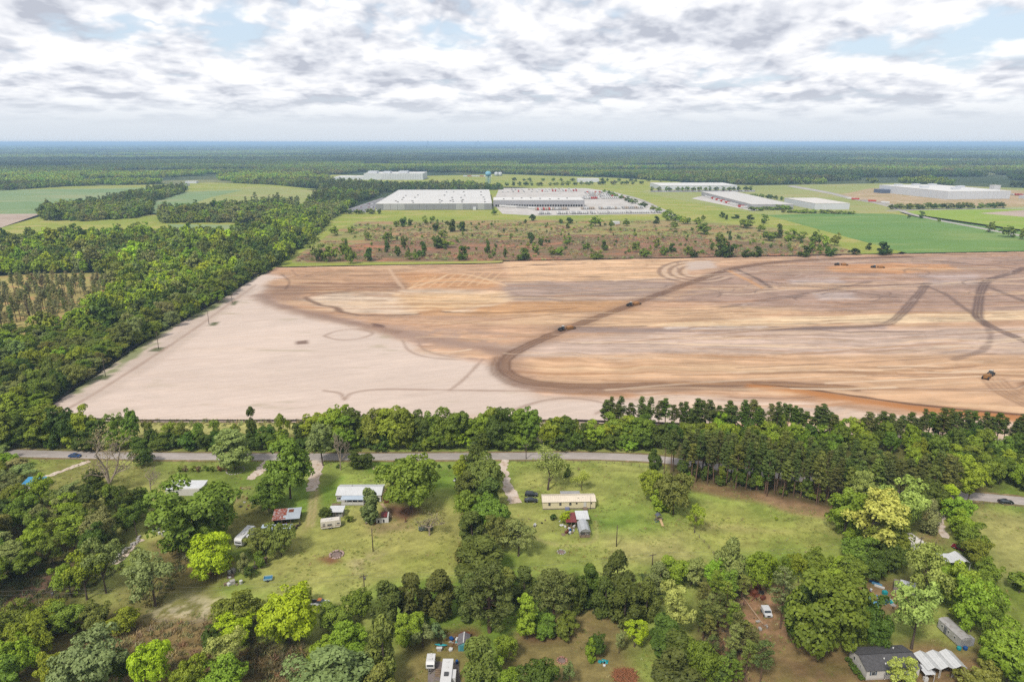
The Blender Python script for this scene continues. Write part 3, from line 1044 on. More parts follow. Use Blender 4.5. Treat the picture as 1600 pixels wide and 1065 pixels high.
# ---- farther fields
SCRUB = ground_mat('scrub_grass', [S(176, 160, 108), S(158, 164, 86), S(194, 150, 108), S(164, 140, 106)], (0.012, 0.02, 0.12), stretch=(0.45, 1, 1), grain=0.12, fine=0.5)
SCRUB2 = ground_mat('rust_scrub', [S(162, 122, 96), S(140, 120, 90), S(192, 132, 98), S(140, 136, 84)], (0.018, 0.03, 0.12), stretch=(0.45, 1, 1), grain=0.14, fine=0.5)
MEADOW = ground_mat('meadow_grass', [S(176, 180, 84), S(160, 172, 74), S(196, 184, 110)], (0.012, 0.03, 0.2), stretch=(0.5, 1, 1), grain=0.08, fine=0.6)
CROP_G = ground_mat('green_crop', [S(112, 154, 80), S(128, 162, 84), S(150, 172, 96)], (0.006, 0.02, 0.06), stretch=(0.25, 1, 1), grain=0.06, fine=0.5, rot=R(-14))
CROP_B = ground_mat('pale_crop', [S(140, 166, 112), S(152, 172, 118), S(172, 178, 128)], (0.005, 0.012, 0.05), stretch=(0.3, 1, 1), grain=0.05, fine=0.4)
CROP_Y = ground_mat('yellow_crop', [S(176, 180, 108), S(164, 172, 96), S(190, 180, 120)], (0.006, 0.012, 0.05), stretch=(0.3, 1, 1), grain=0.05, fine=0.4)
BRIGHT = ground_mat('bright_pasture', [S(154, 182, 66), S(166, 188, 80), S(178, 186, 96)], (0.008, 0.02, 0.1), stretch=(0.4, 1, 1), grain=0.06, fine=0.5)
PLOUGH = ground_mat('ploughed_soil', [S(212, 190, 172), S(200, 178, 160)], (0.01, 0.03, 0.1), stretch=(0.4, 1, 1), grain=0.06, fine=0.5)
PAVED = ground_mat('concrete_yard', [S(228, 220, 212), S(214, 206, 198), S(236, 228, 218)], (0.02, 0.05, 0.2), grain=0.05, fine=0.8)
LOT = ground_mat('asphalt_lot', [S(150, 148, 150), S(168, 164, 164)], (0.02, 0.05, 0.2), grain=0.06, fine=0.8)
BUILD_SOIL = ground_mat('building_soil', [S(206, 178, 140), S(190, 168, 120), S(222, 196, 160)], (0.012, 0.03, 0.1), grain=0.08, fine=0.5)
poly_sheet('meadow', [(380, 436), (430, 417), (800, 409), (1400, 396), (1500, 360), (1300, 300), (880, 290), (700, 300), (520, 330), (470, 370)], MEADOW, -0.14)
poly_sheet('scrub_field', [(455, 408), (470, 395), (520, 362), (560, 346), (800, 343), (1060, 343), (1210, 355), (1270, 372), (1350, 397.5), (1100, 401.5), (786, 407.5), (460, 411)], SCRUB, -0.12)
poly_sheet('rust_scrub_field', [(462, 402), (500, 388), (600, 376), (760, 372), (900, 366), (1040, 368), (1200, 380), (1300, 394), (1340, 397.3), (1100, 401), (786, 407), (480, 409)], SCRUB2, -0.10)
poly_sheet('grass_verge', [(395, 434), (430, 414), (500, 411.5), (780, 408), (781, 410.5), (600, 414), (432, 417.5)], MEADOW, -0.05)
poly_sheet('green_field', [(1198, 336), (1300, 333), (1395, 334), (1720, 378), (1760, 389.5), (1600, 392.5), (1420, 396), (1330, 372)], CROP_G, -0.08)
poly_sheet('bright_field', [(1398, 330), (1480, 327), (1600, 326), (1760, 330), (1900, 372), (1740, 376), (1620, 362), (1500, 345)], BRIGHT, -0.08)
poly_sheet('ploughed_strip', [(1530, 333), (1600, 328), (1760, 330), (1800, 345), (1640, 342)], PLOUGH, -0.05)
poly_sheet('crop_field', [(-160, 305), (40, 296), (230, 293), (245, 296), (150, 318), (62, 335), (-200, 336)], CROP_B, -0.10)
poly_sheet('crop_field', [(205, 318), (290, 298), (420, 292), (500, 298), (480, 318), (360, 330), (250, 334), (225, 332)], CROP_Y, -0.10)
poly_sheet('pale_crop_field', [(205, 322), (290, 300), (380, 297), (330, 308), (290, 322), (250, 333), (222, 334)], CROP_B, -0.06)
poly_sheet('meadow', [(-160, 372), (0, 356), (64, 338), (230, 335), (250, 336), (380, 350), (376, 364), (362, 373), (250, 370), (110, 374), (-150, 390)], MEADOW, -0.10)
poly_sheet('ploughed_field', [(-150, 334.5), (64, 334), (0, 356), (-200, 370)], PLOUGH, -0.05)
poly_sheet('meadow', [(262, 350), (365, 351), (372, 359), (270, 358)], CROP_B, -0.08)
poly_sheet('meadow', [(20, 296), (110, 291), (260, 288), (330, 285), (420, 288), (500, 296), (260, 298)], MEADOW, -0.16)
poly_sheet('bright_field', [(80, 262), (82, 259), (110, 258.5), (113, 262)], BRIGHT, -0.06)
poly_sheet('meadow', [(430, 278), (520, 273), (660, 275), (780, 272), (960, 278), (1060, 284), (1130, 300), (1000, 296), (800, 292), (660, 292), (520, 284)], MEADOW, -0.16)
poly_sheet('meadow', [(1000, 300), (1050, 286), (1180, 290), (1400, 286), (1540, 292), (1800, 300), (1800, 334), (1520, 326), (1390, 332), (1200, 336), (1100, 320)], CROP_Y, -0.13)
poly_sheet('building_site', [(1310, 305), (1360, 294), (1480, 292), (1640, 300), (1700, 320), (1560, 324), (1400, 320)], BUILD_SOIL, -0.08)
FROAD = ground_mat('far_road', [S(206, 198, 190), S(190, 182, 174)], (0.02, 0.05, 0.2), grain=0.05, fine=0.8)
ribbon('far_road', W2([(1232, 291), (1300, 303), (1380, 320), (1430, 336), (1520, 354), (1640, 376), (1800, 402)]), 11, FROAD, -0.04)
ribbon('far_road', W2([(1385, 329), (1480, 327), (1640, 325), (1800, 324)]), 12, FROAD, -0.035)
ribbon('far_road', W2([(1235, 290), (1290, 300), (1340, 312), (1396, 320)]), 20, FROAD, -0.03)
ribbon('far_road', W2([(960, 301), (1000, 312), (1045, 334), (1064, 345)]), 12, FROAD, -0.04)
ribbon('far_road', W2([(-60, 300), (60, 294), (240, 291)]), 16, CROP_Y, -0.05)
ribbon('mown_track', W2([(905, 352), (880, 362), (850, 370), (780, 374)]), 6, MEADOW, -0.07, 0.6, 4)
ribbon('mown_track', W2([(965, 352), (990, 366), (1030, 378), (1080, 388)]), 4, SCRUB, -0.065, 0.6, 4)
poly_sheet('truck_yard', [(785, 334), (838, 337), (1040, 334), (1052, 332), (960, 300), (915, 294), (780, 294), (770, 318)], PAVED, -0.05)
poly_sheet('car_park', [(528, 332), (596, 309), (616, 309), (588, 320), (584, 332)], LOT, -0.05)
poly_sheet('truck_apron', [(1080, 310), (1110, 303), (1205, 323), (1178, 330)], PAVED, -0.05)
poly_sheet('car_park', [(1020, 297.5), (1180, 297), (1180, 299.5), (1015, 300)], LOT, -0.05)
poly_sheet('car_park', [(515, 278), (570, 274), (600, 280), (520, 281)], LOT, -0.05)

# ================================================================== trees
def foliage_mat(name, trans=0.22, gloss=0.012, var=0.17, hue=0.011, mass=False):
    m = bpy.data.materials.new(name)
    m.use_nodes = True
    t = m.node_tree
    for n in list(t.nodes):
        t.nodes.remove(n)
    out = NN(t, 'ShaderNodeOutputMaterial')
    oi = NN(t, 'ShaderNodeObjectInfo')
    at = NN(t, 'ShaderNodeAttribute')
    at.attribute_name = 'tint'
    hs = NN(t, 'ShaderNodeHueSaturation')
    if mass:                                    # trees of a mass carry their colour on the point they stand on
        ia = NN(t, 'ShaderNodeAttribute')
        ia.attribute_type = 'INSTANCER'
        ia.attribute_name = 'leafcol'
        t.links.new(ia.outputs['Color'], hs.inputs['Color'])
    else:
        t.links.new(oi.outputs['Color'], hs.inputs['Color'])
    t.links.new(math_node(t, 'ADD', math_node(t, 'MULTIPLY', math_node(t, 'SUBTRACT', oi.outputs['Random'], 0.5), 2 * hue), math_node(t, 'MULTIPLY_ADD', math_node(t, 'SUBTRACT', at.outputs['Fac'], 0.5), -0.014, 0.5)), hs.inputs['Hue'])
    rv = math_node(t, 'FRACT', math_node(t, 'MULTIPLY', oi.outputs['Random'], 7.13))
    v = math_node(t, 'MULTIPLY_ADD', rv, 2 * var, 1 - var)
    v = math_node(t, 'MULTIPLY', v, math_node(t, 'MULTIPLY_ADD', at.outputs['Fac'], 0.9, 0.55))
    t.links.new(v, hs.inputs['Value'])
    d = NN(t, 'ShaderNodeBsdfDiffuse')
    tr = NN(t, 'ShaderNodeBsdfTranslucent')
    t.links.new(hs.outputs[0], d.inputs[0])
    c2 = mix_rgb(t, 1.0, hs.outputs[0], (1.15, 1.1, 0.6), 'MULTIPLY')
    t.links.new(c2, tr.inputs[0])
    mx = NN(t, 'ShaderNodeMixShader')
    mx.inputs[0].default_value = trans
    t.links.new(d.outputs[0], mx.inputs[1])
    t.links.new(tr.outputs[0], mx.inputs[2])
    if gloss:
        gl = NN(t, 'ShaderNodeBsdfGlossy')
        gl.inputs['Roughness'].default_value = 0.5
        gl.inputs['Color'].default_value = (0.9, 0.95, 0.9, 1)
        m2 = NN(t, 'ShaderNodeMixShader')
        m2.inputs[0].default_value = gloss
        t.links.new(mx.outputs[0], m2.inputs[1])
        t.links.new(gl.outputs[0], m2.inputs[2])
        mx = m2
    t.links.new(mx.outputs[0], out.inputs[0])
    return m


LEAF = foliage_mat('leaves')
LEAF_M = foliage_mat('leaves_of_mass', mass=True)
NEEDLE = foliage_mat('needles', 0.18, 0.01, 0.12, 0.012)
BARK = mat('bark', S(112, 96, 82), 0.95, 0.3, 1.5)
BARK_P = mat('pine_bark', S(132, 104, 84), 0.95, 0.3, 1.5)
BARK_D = mat('dead_wood', S(190, 172, 150), 0.95, 0.2, 1.5)

RNG = np.random.default_rng(77)


def unit(n, rng):
    v = rng.normal(size=(n, 3))
    return v / np.linalg.norm(v, axis=1, keepdims=True)


def leaf_cards(P, Nn, size, tint, rng, aspect=1.0, up=0.0):
    """One small bent four-sided leaf spray per point: verts, faces, tint."""
    n = len(P)
    d = Nn + rng.normal(size=(n, 3)) * 0.55
    d[:, 2] += up
    d /= np.linalg.norm(d, axis=1, keepdims=True)
    r = rng.normal(size=(n, 3))
    a = np.cross(d, r)
    a /= np.linalg.norm(a, axis=1, keepdims=True) + 1e-9
    b = np.cross(d, a)
    s = (size * rng.uniform(0.6, 1.35, (n, 1)))
    a = a * s
    b = b * s * aspect
    k = rng.uniform(0.75, 1.15, (n, 4, 1))
    V = np.stack([P - a * k[:, 0], P - b * 0.8 * k[:, 1] + d * s * 0.18, P + a * k[:, 2], P + b * 0.8 * k[:, 3] + d * s * 0.18], 1).reshape(-1, 3)
    F = np.arange(4 * n).reshape(n, 4)
    return V, F, np.repeat(tint, 4)


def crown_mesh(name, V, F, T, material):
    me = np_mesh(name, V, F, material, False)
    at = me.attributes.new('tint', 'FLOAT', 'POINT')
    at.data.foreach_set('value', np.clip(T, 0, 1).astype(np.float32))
    return me


def puffs(centres, radii, n_leaf, rng, flat=0.85, under=0.25, inner=0.12):
    """Leaf points over a pile of spheres; those buried inside another sphere are dropped."""
    w = radii ** 2
    idx = rng.choice(len(centres), n_leaf, p=w / w.sum())
    d = unit(n_leaf, rng)
    low = d[:, 2] < -0.25
    d[low & (rng.random(n_leaf) > under)] *= np.array([1, 1, -1])
    rr = radii[idx][:, None] * rng.uniform(0.72, 1.06, (n_leaf, 1))
    P = centres[idx] + d * rr * np.array([1, 1, flat])
    keep = np.ones(n_leaf, bool)
    for c, r in zip(centres, radii):
        q = (P - c) / np.array([1, 1, flat])
        inside = (q * q).sum(1) < (0.66 * r) ** 2
        keep &= ~inside | (rng.random(n_leaf) < inner)
    return P[keep], d[keep], idx[keep]


def broad_crown(seed, h, w, base, n_main, n_sub, n_leaf, leaf, irregular=0.25, r_main=0.34, r_sub=0.16, top=0.0, flat=0.85):
    """Crown of lobes on lobes. h tree height, w crown width, base = height of the lowest leaves."""
    rng = np.random.default_rng(seed)
    ch = h - base
    C0 = []
    k = 0
    while len(C0) < n_main:
        d = unit(1, rng)[0]
        rad = rng.uniform(0.45, 0.75)
        p = np.array([d[0] * w / 2 * rad, d[1] * w / 2 * rad, base + ch * (0.5 + top) + d[2] * ch / 2 * rad])
        if d[2] < -0.86:
            continue
        p *= 1 + rng.normal(0, irregular * 0.15)
        C0.append(p)
    C0 = np.array(C0)
    R0 = w * r_main / 2 * rng.uniform(0.75, 1.3, n_main) * (1 + irregular * rng.normal(0, 0.35, n_main)).clip(0.6, 1.5)
    cs, rs = [], []
    for c, r in zip(C0, R0):
        for _ in range(n_sub):
            d = unit(1, rng)[0]
            if d[2] < -0.3 and rng.random() < 0.6:
                d[2] *= -1
            cs.append(c + d * r * np.array([1, 1, flat]) * rng.uniform(0.8, 1.05))
            rs.append(w * r_sub / 2 * rng.uniform(0.6, 1.4))
    cs, rs = np.array(cs), np.array(rs)
    P, D, idx = puffs(cs, rs, n_leaf, rng, flat)
    out = P - np.array([0, 0, base + ch * 0.45])
    out /= np.linalg.norm(out, axis=1, keepdims=True) + 1e-9
    tl = rng.uniform(0, 1, len(cs))
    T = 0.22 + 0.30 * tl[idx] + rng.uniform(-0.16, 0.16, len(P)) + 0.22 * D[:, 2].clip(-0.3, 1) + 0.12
    V, F, T = leaf_cards(P, 0.8 * D + 0.4 * out, leaf, T, rng, up=0.25)
    return V, F, T, C0, R0


def limbs(mb, h, base, r0, targets, rng, lean=0.0, n=6, fork=0.55):
    """Trunk and one bent limb to each target point."""
    top = Vector((lean * h * 0.3 + rng.uniform(-0.2, 0.2), rng.uniform(-0.3, 0.3), base + (h - base) * fork))
    pts = [Vector((0, 0, -0.6)), Vector((0, 0, 0.1)), Vector((top.x * 0.3, top.y * 0.3, base * 0.6)), top * 0.7 + Vector((0, 0, 0.0)), top]
    pts.sort(key=lambda p: p.z)
    mb.tube(pts, [r0 * 1.35, r0 * 1.15, r0 * 0.85, r0 * 0.6, r0 * 0.25], n)
    for tg in targets:
        tg = Vector(tg)
        f = rng.uniform(0.35, 0.85)
        s = Vector((top.x * f, top.y * f, base * 0.7 + (top.z - base * 0.7) * f))
        mid = s.lerp(tg, 0.5) + Vector((rng.uniform(-0.4, 0.4), rng.uniform(-0.4, 0.4), rng.uniform(-0.3, 0.5)))
        mb.tube([s, mid, tg], [r0 * 0.38, r0 * 0.24, r0 * 0.08], 5, False)


PROTO = {}


def add_proto(kind, crown_me, trunk_me, h, w):
    PROTO.setdefault(kind, []).append((crown_me, trunk_me, h, w))


def make_broad(kind, seed, h, w, base, n_main=11, n_sub=9, n_leaf=6000, leaf=0.33, r0=0.28, **kw):
    V, F, T, C0, R0 = broad_crown(seed, h, w, base, n_main, n_sub, n_leaf, leaf, **kw)
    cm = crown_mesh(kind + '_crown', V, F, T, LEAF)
    mb = MB()
    limbs(mb, h, base, r0, C0[:9], random.Random(seed))
    z = V[:, 2].max()
    ww = np.percentile(np.abs(V[:, :2]), 99) * 2
    add_proto(kind, cm, mb.mesh(kind + '_trunk', BARK), z, ww)


def make_pine(kind, seed, h, w, base, n_whorl, per, n_leaf, leaf, r0=0.2, cone=0.5, rad=0.75, dead=0):
    """Straight trunk; bunches of needles at the ends of whorled branches above 'base'."""
    rng = np.random.default_rng(seed)
    rr = random.Random(seed)
    mb = MB()
    bend = rng.uniform(-0.25, 0.25, 2)
    ax = lambda z: Vector((bend[0] * (z / h) ** 2 * 1.5, bend[1] * (z / h) ** 2 * 1.5, z))
    mb.tube([(0, 0, -0.6), ax(0.2), ax(h * 0.4), ax(h * 0.75), ax(h * 0.98)], [r0 * 1.25, r0 * 1.1, r0 * 0.8, r0 * 0.45, 0.05], 6)
    cs, rs = [], []
    for i in range(n_whorl):
        f = (i + 0.5) / n_whorl
        z = base + (h - base) * f
        reach = w / 2 * ((1 - f) ** cone if cone > 0 else 1) * (0.55 + 0.45 * min(1, f * 4))
        for k in range(per):
            a = rr.uniform(0, 2 * math.pi)
            L = reach * rr.uniform(0.55, 1.1)
            tip = ax(z) + Vector((math.cos(a) * L, math.sin(a) * L, L * rr.uniform(0.02, 0.32)))
            mb.tube([ax(z - 0.2), ax(z).lerp(tip, 0.55), tip], [r0 * 0.22, r0 * 0.15, 0.02], 4, False)
            for q in (1.0, 0.62):
                p = ax(z).lerp(tip, q)
                cs.append((p.x + rr.uniform(-0.2, 0.2), p.y + rr.uniform(-0.2, 0.2), p.z + 0.1))
                rs.append(rad * rr.uniform(0.65, 1.2) * (1 if q == 1 else 0.8))
    p = ax(h)
    cs.append((p.x, p.y, p.z - 0.2))
    rs.append(rad * 0.7)
    for i in range(dead):
        z = base * rr.uniform(0.45, 0.98)
        a = rr.uniform(0, 6.28)
        L = rr.uniform(0.6, 1.6)
        mb.tube([ax(z), ax(z) + Vector((math.cos(a) * L, math.sin(a) * L, L * 0.15))], [0.05, 0.015], 3, False)
    cs, rs = np.array(cs), np.array(rs)
    P, D, idx = puffs(cs, rs, n_leaf, rng, 0.62, 0.4, 0.3)
    tl = rng.uniform(0, 1, len(cs))
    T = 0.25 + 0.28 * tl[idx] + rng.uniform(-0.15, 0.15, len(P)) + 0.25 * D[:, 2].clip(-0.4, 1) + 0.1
    V, F, T = leaf_cards(P, D, leaf, T, rng, aspect=0.5, up=0.3)
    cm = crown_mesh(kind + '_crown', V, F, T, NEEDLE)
    add_proto(kind, cm, mb.mesh(kind + '_trunk', BARK_P), V[:, 2].max(), w)


def make_cedar(kind, seed, h, w, n_leaf, leaf, lobes=26, taper=0.8, base=0.3):
    """Dense dark evergreen, leafy to the ground, an uneven oval or cone."""
    rng = np.random.default_rng(seed)
    cs, rs = [], []
    for i in range(lobes):
        f = rng.uniform(0, 1) ** 0.9
        prof = (math.sin(math.pi * min(1, (f * 0.85 + 0.12))) ** 0.8) * (1 - taper * 0.35 * f)
        a = rng.uniform(0, 2 * math.pi)
        q = w / 2 * prof * rng.uniform(0.35, 0.85)
        cs.append((q * math.cos(a), q * math.sin(a), base + (h - base) * (0.06 + 0.88 * f)))
        rs.append(w * rng.uniform(0.10, 0.19))
    cs, rs = np.array(cs), np.array(rs)
    P, D, idx = puffs(cs, rs, n_leaf, rng, 1.25, 0.6, 0.1)
    P[:, 2] = np.maximum(P[:, 2], 0.05)
    tl = rng.uniform(0, 1, len(cs))
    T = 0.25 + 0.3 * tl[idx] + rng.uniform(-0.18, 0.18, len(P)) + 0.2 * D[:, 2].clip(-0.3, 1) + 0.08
    V, F, T = leaf_cards(P, D, leaf, T, rng, aspect=0.7, up=0.45)
    cm = crown_mesh(kind + '_crown', V, F, T, NEEDLE)
    mb = MB().tube([(0, 0, -0.6), (0, 0, h * 0.4), (0.1, 0, h * 0.85)], [0.24, 0.16, 0.04], 6)
    add_proto(kind, cm, mb.mesh(kind + '_trunk', BARK), V[:, 2].max(), w)


def make_bare(kind, seed, h, w, depth=4, leafy=0, r0=0.25, bark=None, leaf=0.22, fork=0.35, spread=0.75):
    """A leafless or hardly leafed tree: forking limbs down to twigs."""
    rng = random.Random(seed)
    mb = MB()
    tips = []

    def grow(p, d, L, r, k):
        q = p + d * L * 0.5 + Vector((rng.uniform(-.06, .06), rng.uniform(-.06, .06), rng.uniform(-.03, .06))) * L
        e = p + d * L
        mb.tube([p, q, e], [r, r * 0.82, r * 0.62], 5 if k < 2 else 4 if k < 3 else 3, False)
        if k >= depth:
            tips.append(e)
            return
        for _ in range(rng.choice((2, 3, 3)) if k else 5):
            a = Vector((rng.uniform(-1, 1), rng.uniform(-1, 1), rng.uniform(-0.25, 0.55)))
            nd = (d * (1.0 - spread * 0.5) + a.normalized() * spread).normalized()
            if nd.z < 0.05:
                nd.z = rng.uniform(0.05, 0.3)
                nd.normalize()
            grow(e if rng.random() < 0.6 else q, nd, L * rng.uniform(0.55, 0.82), max(r * rng.uniform(0.5, 0.65), 0.03), k + 1)
    grow(Vector((0, 0, -0.4)), Vector((0.03, 0.02, 1)).normalized(), h * fork, r0, 0)
    v = np.array([tuple(x) for x in mb.v])
    sc = np.array([w / (np.abs(v[:, :2]).max() * 2), w / (np.abs(v[:, :2]).max() * 2), h / v[:, 2].max()])
    mb.v = [tuple(x) for x in v * sc]
    cm = None
    if leafy:
        g = np.random.default_rng(seed)
        tp = np.array([tuple(t) for t in tips]) * sc
        idx = g.integers(0, len(tp), leafy)
        P = tp[idx] + g.normal(size=(leafy, 3)) * np.array([0.55, 0.55, 0.45]) * w / 9
        D = unit(leafy, g)
        V, F, T = leaf_cards(P, D, leaf, g.uniform(0.25, 0.85, leafy), g, up=0.3)
        cm = crown_mesh(kind + '_crown', V, F, T, LEAF)
    add_proto(kind, cm, mb.mesh(kind + '_trunk', bark or BARK), h, w)


# near kinds
for i_ in range(5):
    make_broad('oak', 100 + i_, 12, 11, -0.3, n_main=20 + i_, n_sub=10, n_leaf=13000, leaf=0.27, irregular=0.4 + 0.1 * i_, r_main=0.33)
for i_ in range(4):
    make_broad('tall', 130 + i_, 15, 9, 0.4, n_main=20, n_sub=9, n_leaf=11000, leaf=0.27, irregular=0.5, r_main=0.36, r_sub=0.17)
for i_ in range(4):
    make_broad('airy', 160 + i_, 12, 9, 2.0, n_main=12, n_sub=7, n_leaf=5000, leaf=0.25, irregular=0.7, r_main=0.34, r_sub=0.20)
for i_ in range(3):
    make_broad('shrub', 190 + i_, 4, 5, 0.1, n_main=7, n_sub=7, n_leaf=2600, leaf=0.21, r0=0.08, irregular=0.5, r_main=0.42, r_sub=0.2)
for i_ in range(4):
    make_pine('pine', 210 + i_, 18, 4.4, 6.6 + i_ * 1.0, 13 - i_, 5, 4200, 0.26, cone=0.62, rad=0.62, dead=12)
for i_ in range(2):
    make_pine('bigpine', 230 + i_, 15, 10.5, 3.2 + 2.2 * i_, 11, 7, 9000, 0.30, r0=0.34, cone=0.42, rad=1.0, dead=5)
for i_ in range(3):
    make_pine('thinpine', 240 + i_, 14, 5.5, 5.0, 9, 4, 2600, 0.25, r0=0.17, cone=0.35, rad=0.72, dead=6)
for i_ in range(4):
    make_cedar('cedar', 250 + i_, 9, 6.2 - 0.4 * i_, 5200, 0.26, 30)
make_bare('bare', 270, 13, 13, 5, 900, 0.34, BARK_D, 0.16, spread=0.85)
make_bare('bare', 271, 9, 8, 5, 0, 0.2, BARK_D, spread=0.85)
make_bare('bare', 272, 6, 9, 4, 500, 0.12, BARK_D, 0.16, fork=0.2, spread=0.9)
make_bare('spring', 280, 11, 10, 4, 3600, 0.22, BARK, 0.19, fork=0.3)
make_bare('spring', 281, 11, 9, 4, 3000, 0.2, BARK, 0.19, fork=0.3)
# far kinds
for i_ in range(5):
    make_broad('far_oak', 300 + i_, 13, 10.5, -1.2, n_main=13, n_sub=5, n_leaf=1100, leaf=0.75, irregular=0.6, r_main=0.40, r_sub=0.24)
for i_ in range(3):
    make_pine('far_pine', 320 + i_, 17, 5.5, 6.5, 6, 3, 420, 0.75, cone=0.4, rad=1.0)
for i_ in range(3):
    make_cedar('far_cedar', 330 + i_, 9, 7, 520, 0.75, 14)
print('protos', {k: [(len(c.polygons) if c else 0, len(t.polygons)) for c, t, *_ in v] for k, v in PROTO.items()})

# leaf colours (foliage reflects 4 to 12 percent)
FC = {'deep': (0.076, 0.114, 0.016), 'mid': (0.138, 0.186, 0.022), 'fresh': (0.195, 0.262, 0.022), 'lime': (0.285, 0.375, 0.016), 'olive': (0.148, 0.166, 0.034),
      'grey': (0.185, 0.212, 0.062), 'pine': (0.084, 0.110, 0.024), 'pine2': (0.108, 0.130, 0.032), 'cedar': (0.084, 0.102, 0.021), 'pale': (0.260, 0.315, 0.070), 'silver': (0.150, 0.205, 0.070),
      'yellow': (0.330, 0.375, 0.075), 'dark': (0.052, 0.080, 0.015), 'twig': (0.274, 0.254, 0.114)}
TREE_SEEN = []
_tr = random.Random(4242)
NAME_OF = {'oak': 'broadleaf_tree', 'tall': 'broadleaf_tree', 'airy': 'open_crowned_tree', 'shrub': 'shrub', 'pine': 'pine_tree', 'bigpine': 'pine_tree', 'thinpine': 'pine_tree',
           'cedar': 'cedar_tree', 'bare': 'bare_tree', 'spring': 'budding_tree', 'far_oak': 'broadleaf_tree', 'far_pine': 'pine_tree', 'far_cedar': 'cedar_tree'}


def plant(kind, x, y, h, w, col, label, group=None, name=None, variant=None, z=0.0, cat=None):
    cm, tm, h0, w0 = PROTO[kind][variant if variant is not None else _tr.randrange(len(PROTO[kind]))]
    nm = name or NAME_OF[kind]
    o = empty(nm, (x, y, z), _tr.uniform(0, 6.28))
    o.rotation_euler = (_tr.gauss(0, 0.035), _tr.gauss(0, 0.035), o.rotation_euler.z)
    o.scale = (w / w0 * _tr.uniform(0.9, 1.12), w / w0 * _tr.uniform(0.9, 1.12), h / h0)
    tag(o, label, cat or ('shrub' if nm == 'shrub' else 'tree'), group)
    t = mesh_obj('trunk', tm, o)
    if cm:
        c = mesh_obj('crown', cm, o)
        k = FC[col] if isinstance(col, str) else col
        j = [_tr.uniform(0.9, 1.1) for _ in range(3)]
        c.color = (k[0] * j[0], k[1] * j[1], k[2] * j[2], 1)
    TREE_SEEN.append((x, y, w / 2))
    return o


def tree_px(kind, px, pbase, ptop, wpx, col, label, group=None, **kw):
    """A tree whose foot is at ground pixel (px, pbase), its top at row ptop and its crown wpx pixels wide."""
    g = gp(px, pbase)
    return plant(kind, g.x, g.y, height_at(px, pbase, ptop), px_size(px, pbase, wpx), col, label, group, **kw)


def scatter(poly_px, spacing, rng, jitter=0.45, world=None):
    """Jittered-grid points inside an outline on the ground."""
    w = world or W2(poly_px)
    x0, x1 = min(p[0] for p in w), max(p[0] for p in w)
    y0, y1 = min(p[1] for p in w), max(p[1] for p in w)
    nx, ny = int((x1 - x0) / spacing) + 1, int((y1 - y0) / (spacing * 0.87)) + 1
    gx, gy = np.meshgrid(np.arange(nx), np.arange(ny))
    X = x0 + (gx + 0.5 * (gy % 2)) * spacing + rng.uniform(-jitter, jitter, gx.shape) * spacing
    Y = y0 + gy * spacing * 0.87 + rng.uniform(-jitter, jitter, gx.shape) * spacing
    ok = in_poly(X, Y, w)
    return np.stack([X[ok], Y[ok]], 1)

# ------------------------------------------------------------------ stuff: far woods
def instanced_mass(name, pts, scl, rot, which, cols, protos, label, cat='forest'):
    """One object of many trees: points carrying size, turn and choice of tree, instanced with geometry nodes."""
    me = bpy.data.meshes.new(name)
    n = len(pts)
    me.vertices.add(n)
    me.vertices.foreach_set('co', np.asarray(pts, np.float32).ravel())
    for nm, ty, data, key in (('scl', 'FLOAT_VECTOR', scl, 'vector'), ('rot', 'FLOAT', rot, 'value'), ('pick', 'INT', which, 'value')):
        a = me.attributes.new(nm, ty, 'POINT')
        a.data.foreach_set(key, np.asarray(data).astype(np.int32 if ty == 'INT' else np.float32).ravel())
    a = me.attributes.new('leafcol', 'FLOAT_COLOR', 'POINT')
    a.data.foreach_set('color', np.concatenate([cols, np.ones((n, 1))], 1).astype(np.float32).ravel())
    o = mesh_obj(name, me)
    tag(o, label, cat, kind='stuff')
    pc = bpy.data.collections.new(name + '_kinds')
    for p in protos:
        pc.objects.link(p)
    ng = bpy.data.node_groups.new(name + '_nodes', 'GeometryNodeTree')
    ng.interface.new_socket('Geometry', in_out='INPUT', socket_type='NodeSocketGeometry')
    ng.interface.new_socket('Geometry', in_out='OUTPUT', socket_type='NodeSocketGeometry')
    gi = ng.nodes.new('NodeGroupInput')
    go = ng.nodes.new('NodeGroupOutput')
    ip = ng.nodes.new('GeometryNodeInstanceOnPoints')
    ci = ng.nodes.new('GeometryNodeCollectionInfo')
    ci.inputs['Collection'].default_value = pc
    ci.inputs['Separate Children'].default_value = True
    ci.inputs['Reset Children'].default_value = True
    ip.inputs['Pick Instance'].default_value = True

    def attr(nm, ty):
        a = ng.nodes.new('GeometryNodeInputNamedAttribute')
        a.data_type = ty
        a.inputs[0].default_value = nm
        return a.outputs[0]
    cb = ng.nodes.new('ShaderNodeCombineXYZ')
    ng.links.new(attr('rot', 'FLOAT'), cb.inputs[2])
    ng.links.new(gi.outputs[0], ip.inputs['Points'])
    ng.links.new(ci.outputs[0], ip.inputs['Instance'])
    ng.links.new(attr('pick', 'INT'), ip.inputs['Instance Index'])
    ng.links.new(cb.outputs[0], ip.inputs['Rotation'])
    ng.links.new(attr('scl', 'FLOAT_VECTOR'), ip.inputs['Scale'])
    ng.links.new(ip.outputs[0], go.inputs[0])
    md = o.modifiers.new('trees', 'NODES')
    md.node_group = ng
    return o


def proto_objects(prefix, kind):
    """Crown meshes for the masses; sorted names keep the pick order."""
    out = []
    for i, (cm, tm, h, w) in enumerate(PROTO[kind]):
        me = cm.copy()
        me.materials.clear()
        me.materials.append(LEAF_M)
        out.append(bpy.data.objects.new('%s_%s_%02d' % (prefix, kind, i), me))
    return out


def mixed_cols(names, idx, rng, j=0.12):
    c = np.array([FC[n] for n in names])[idx]
    return c * rng.uniform(1 - j, 1 + j, c.shape)


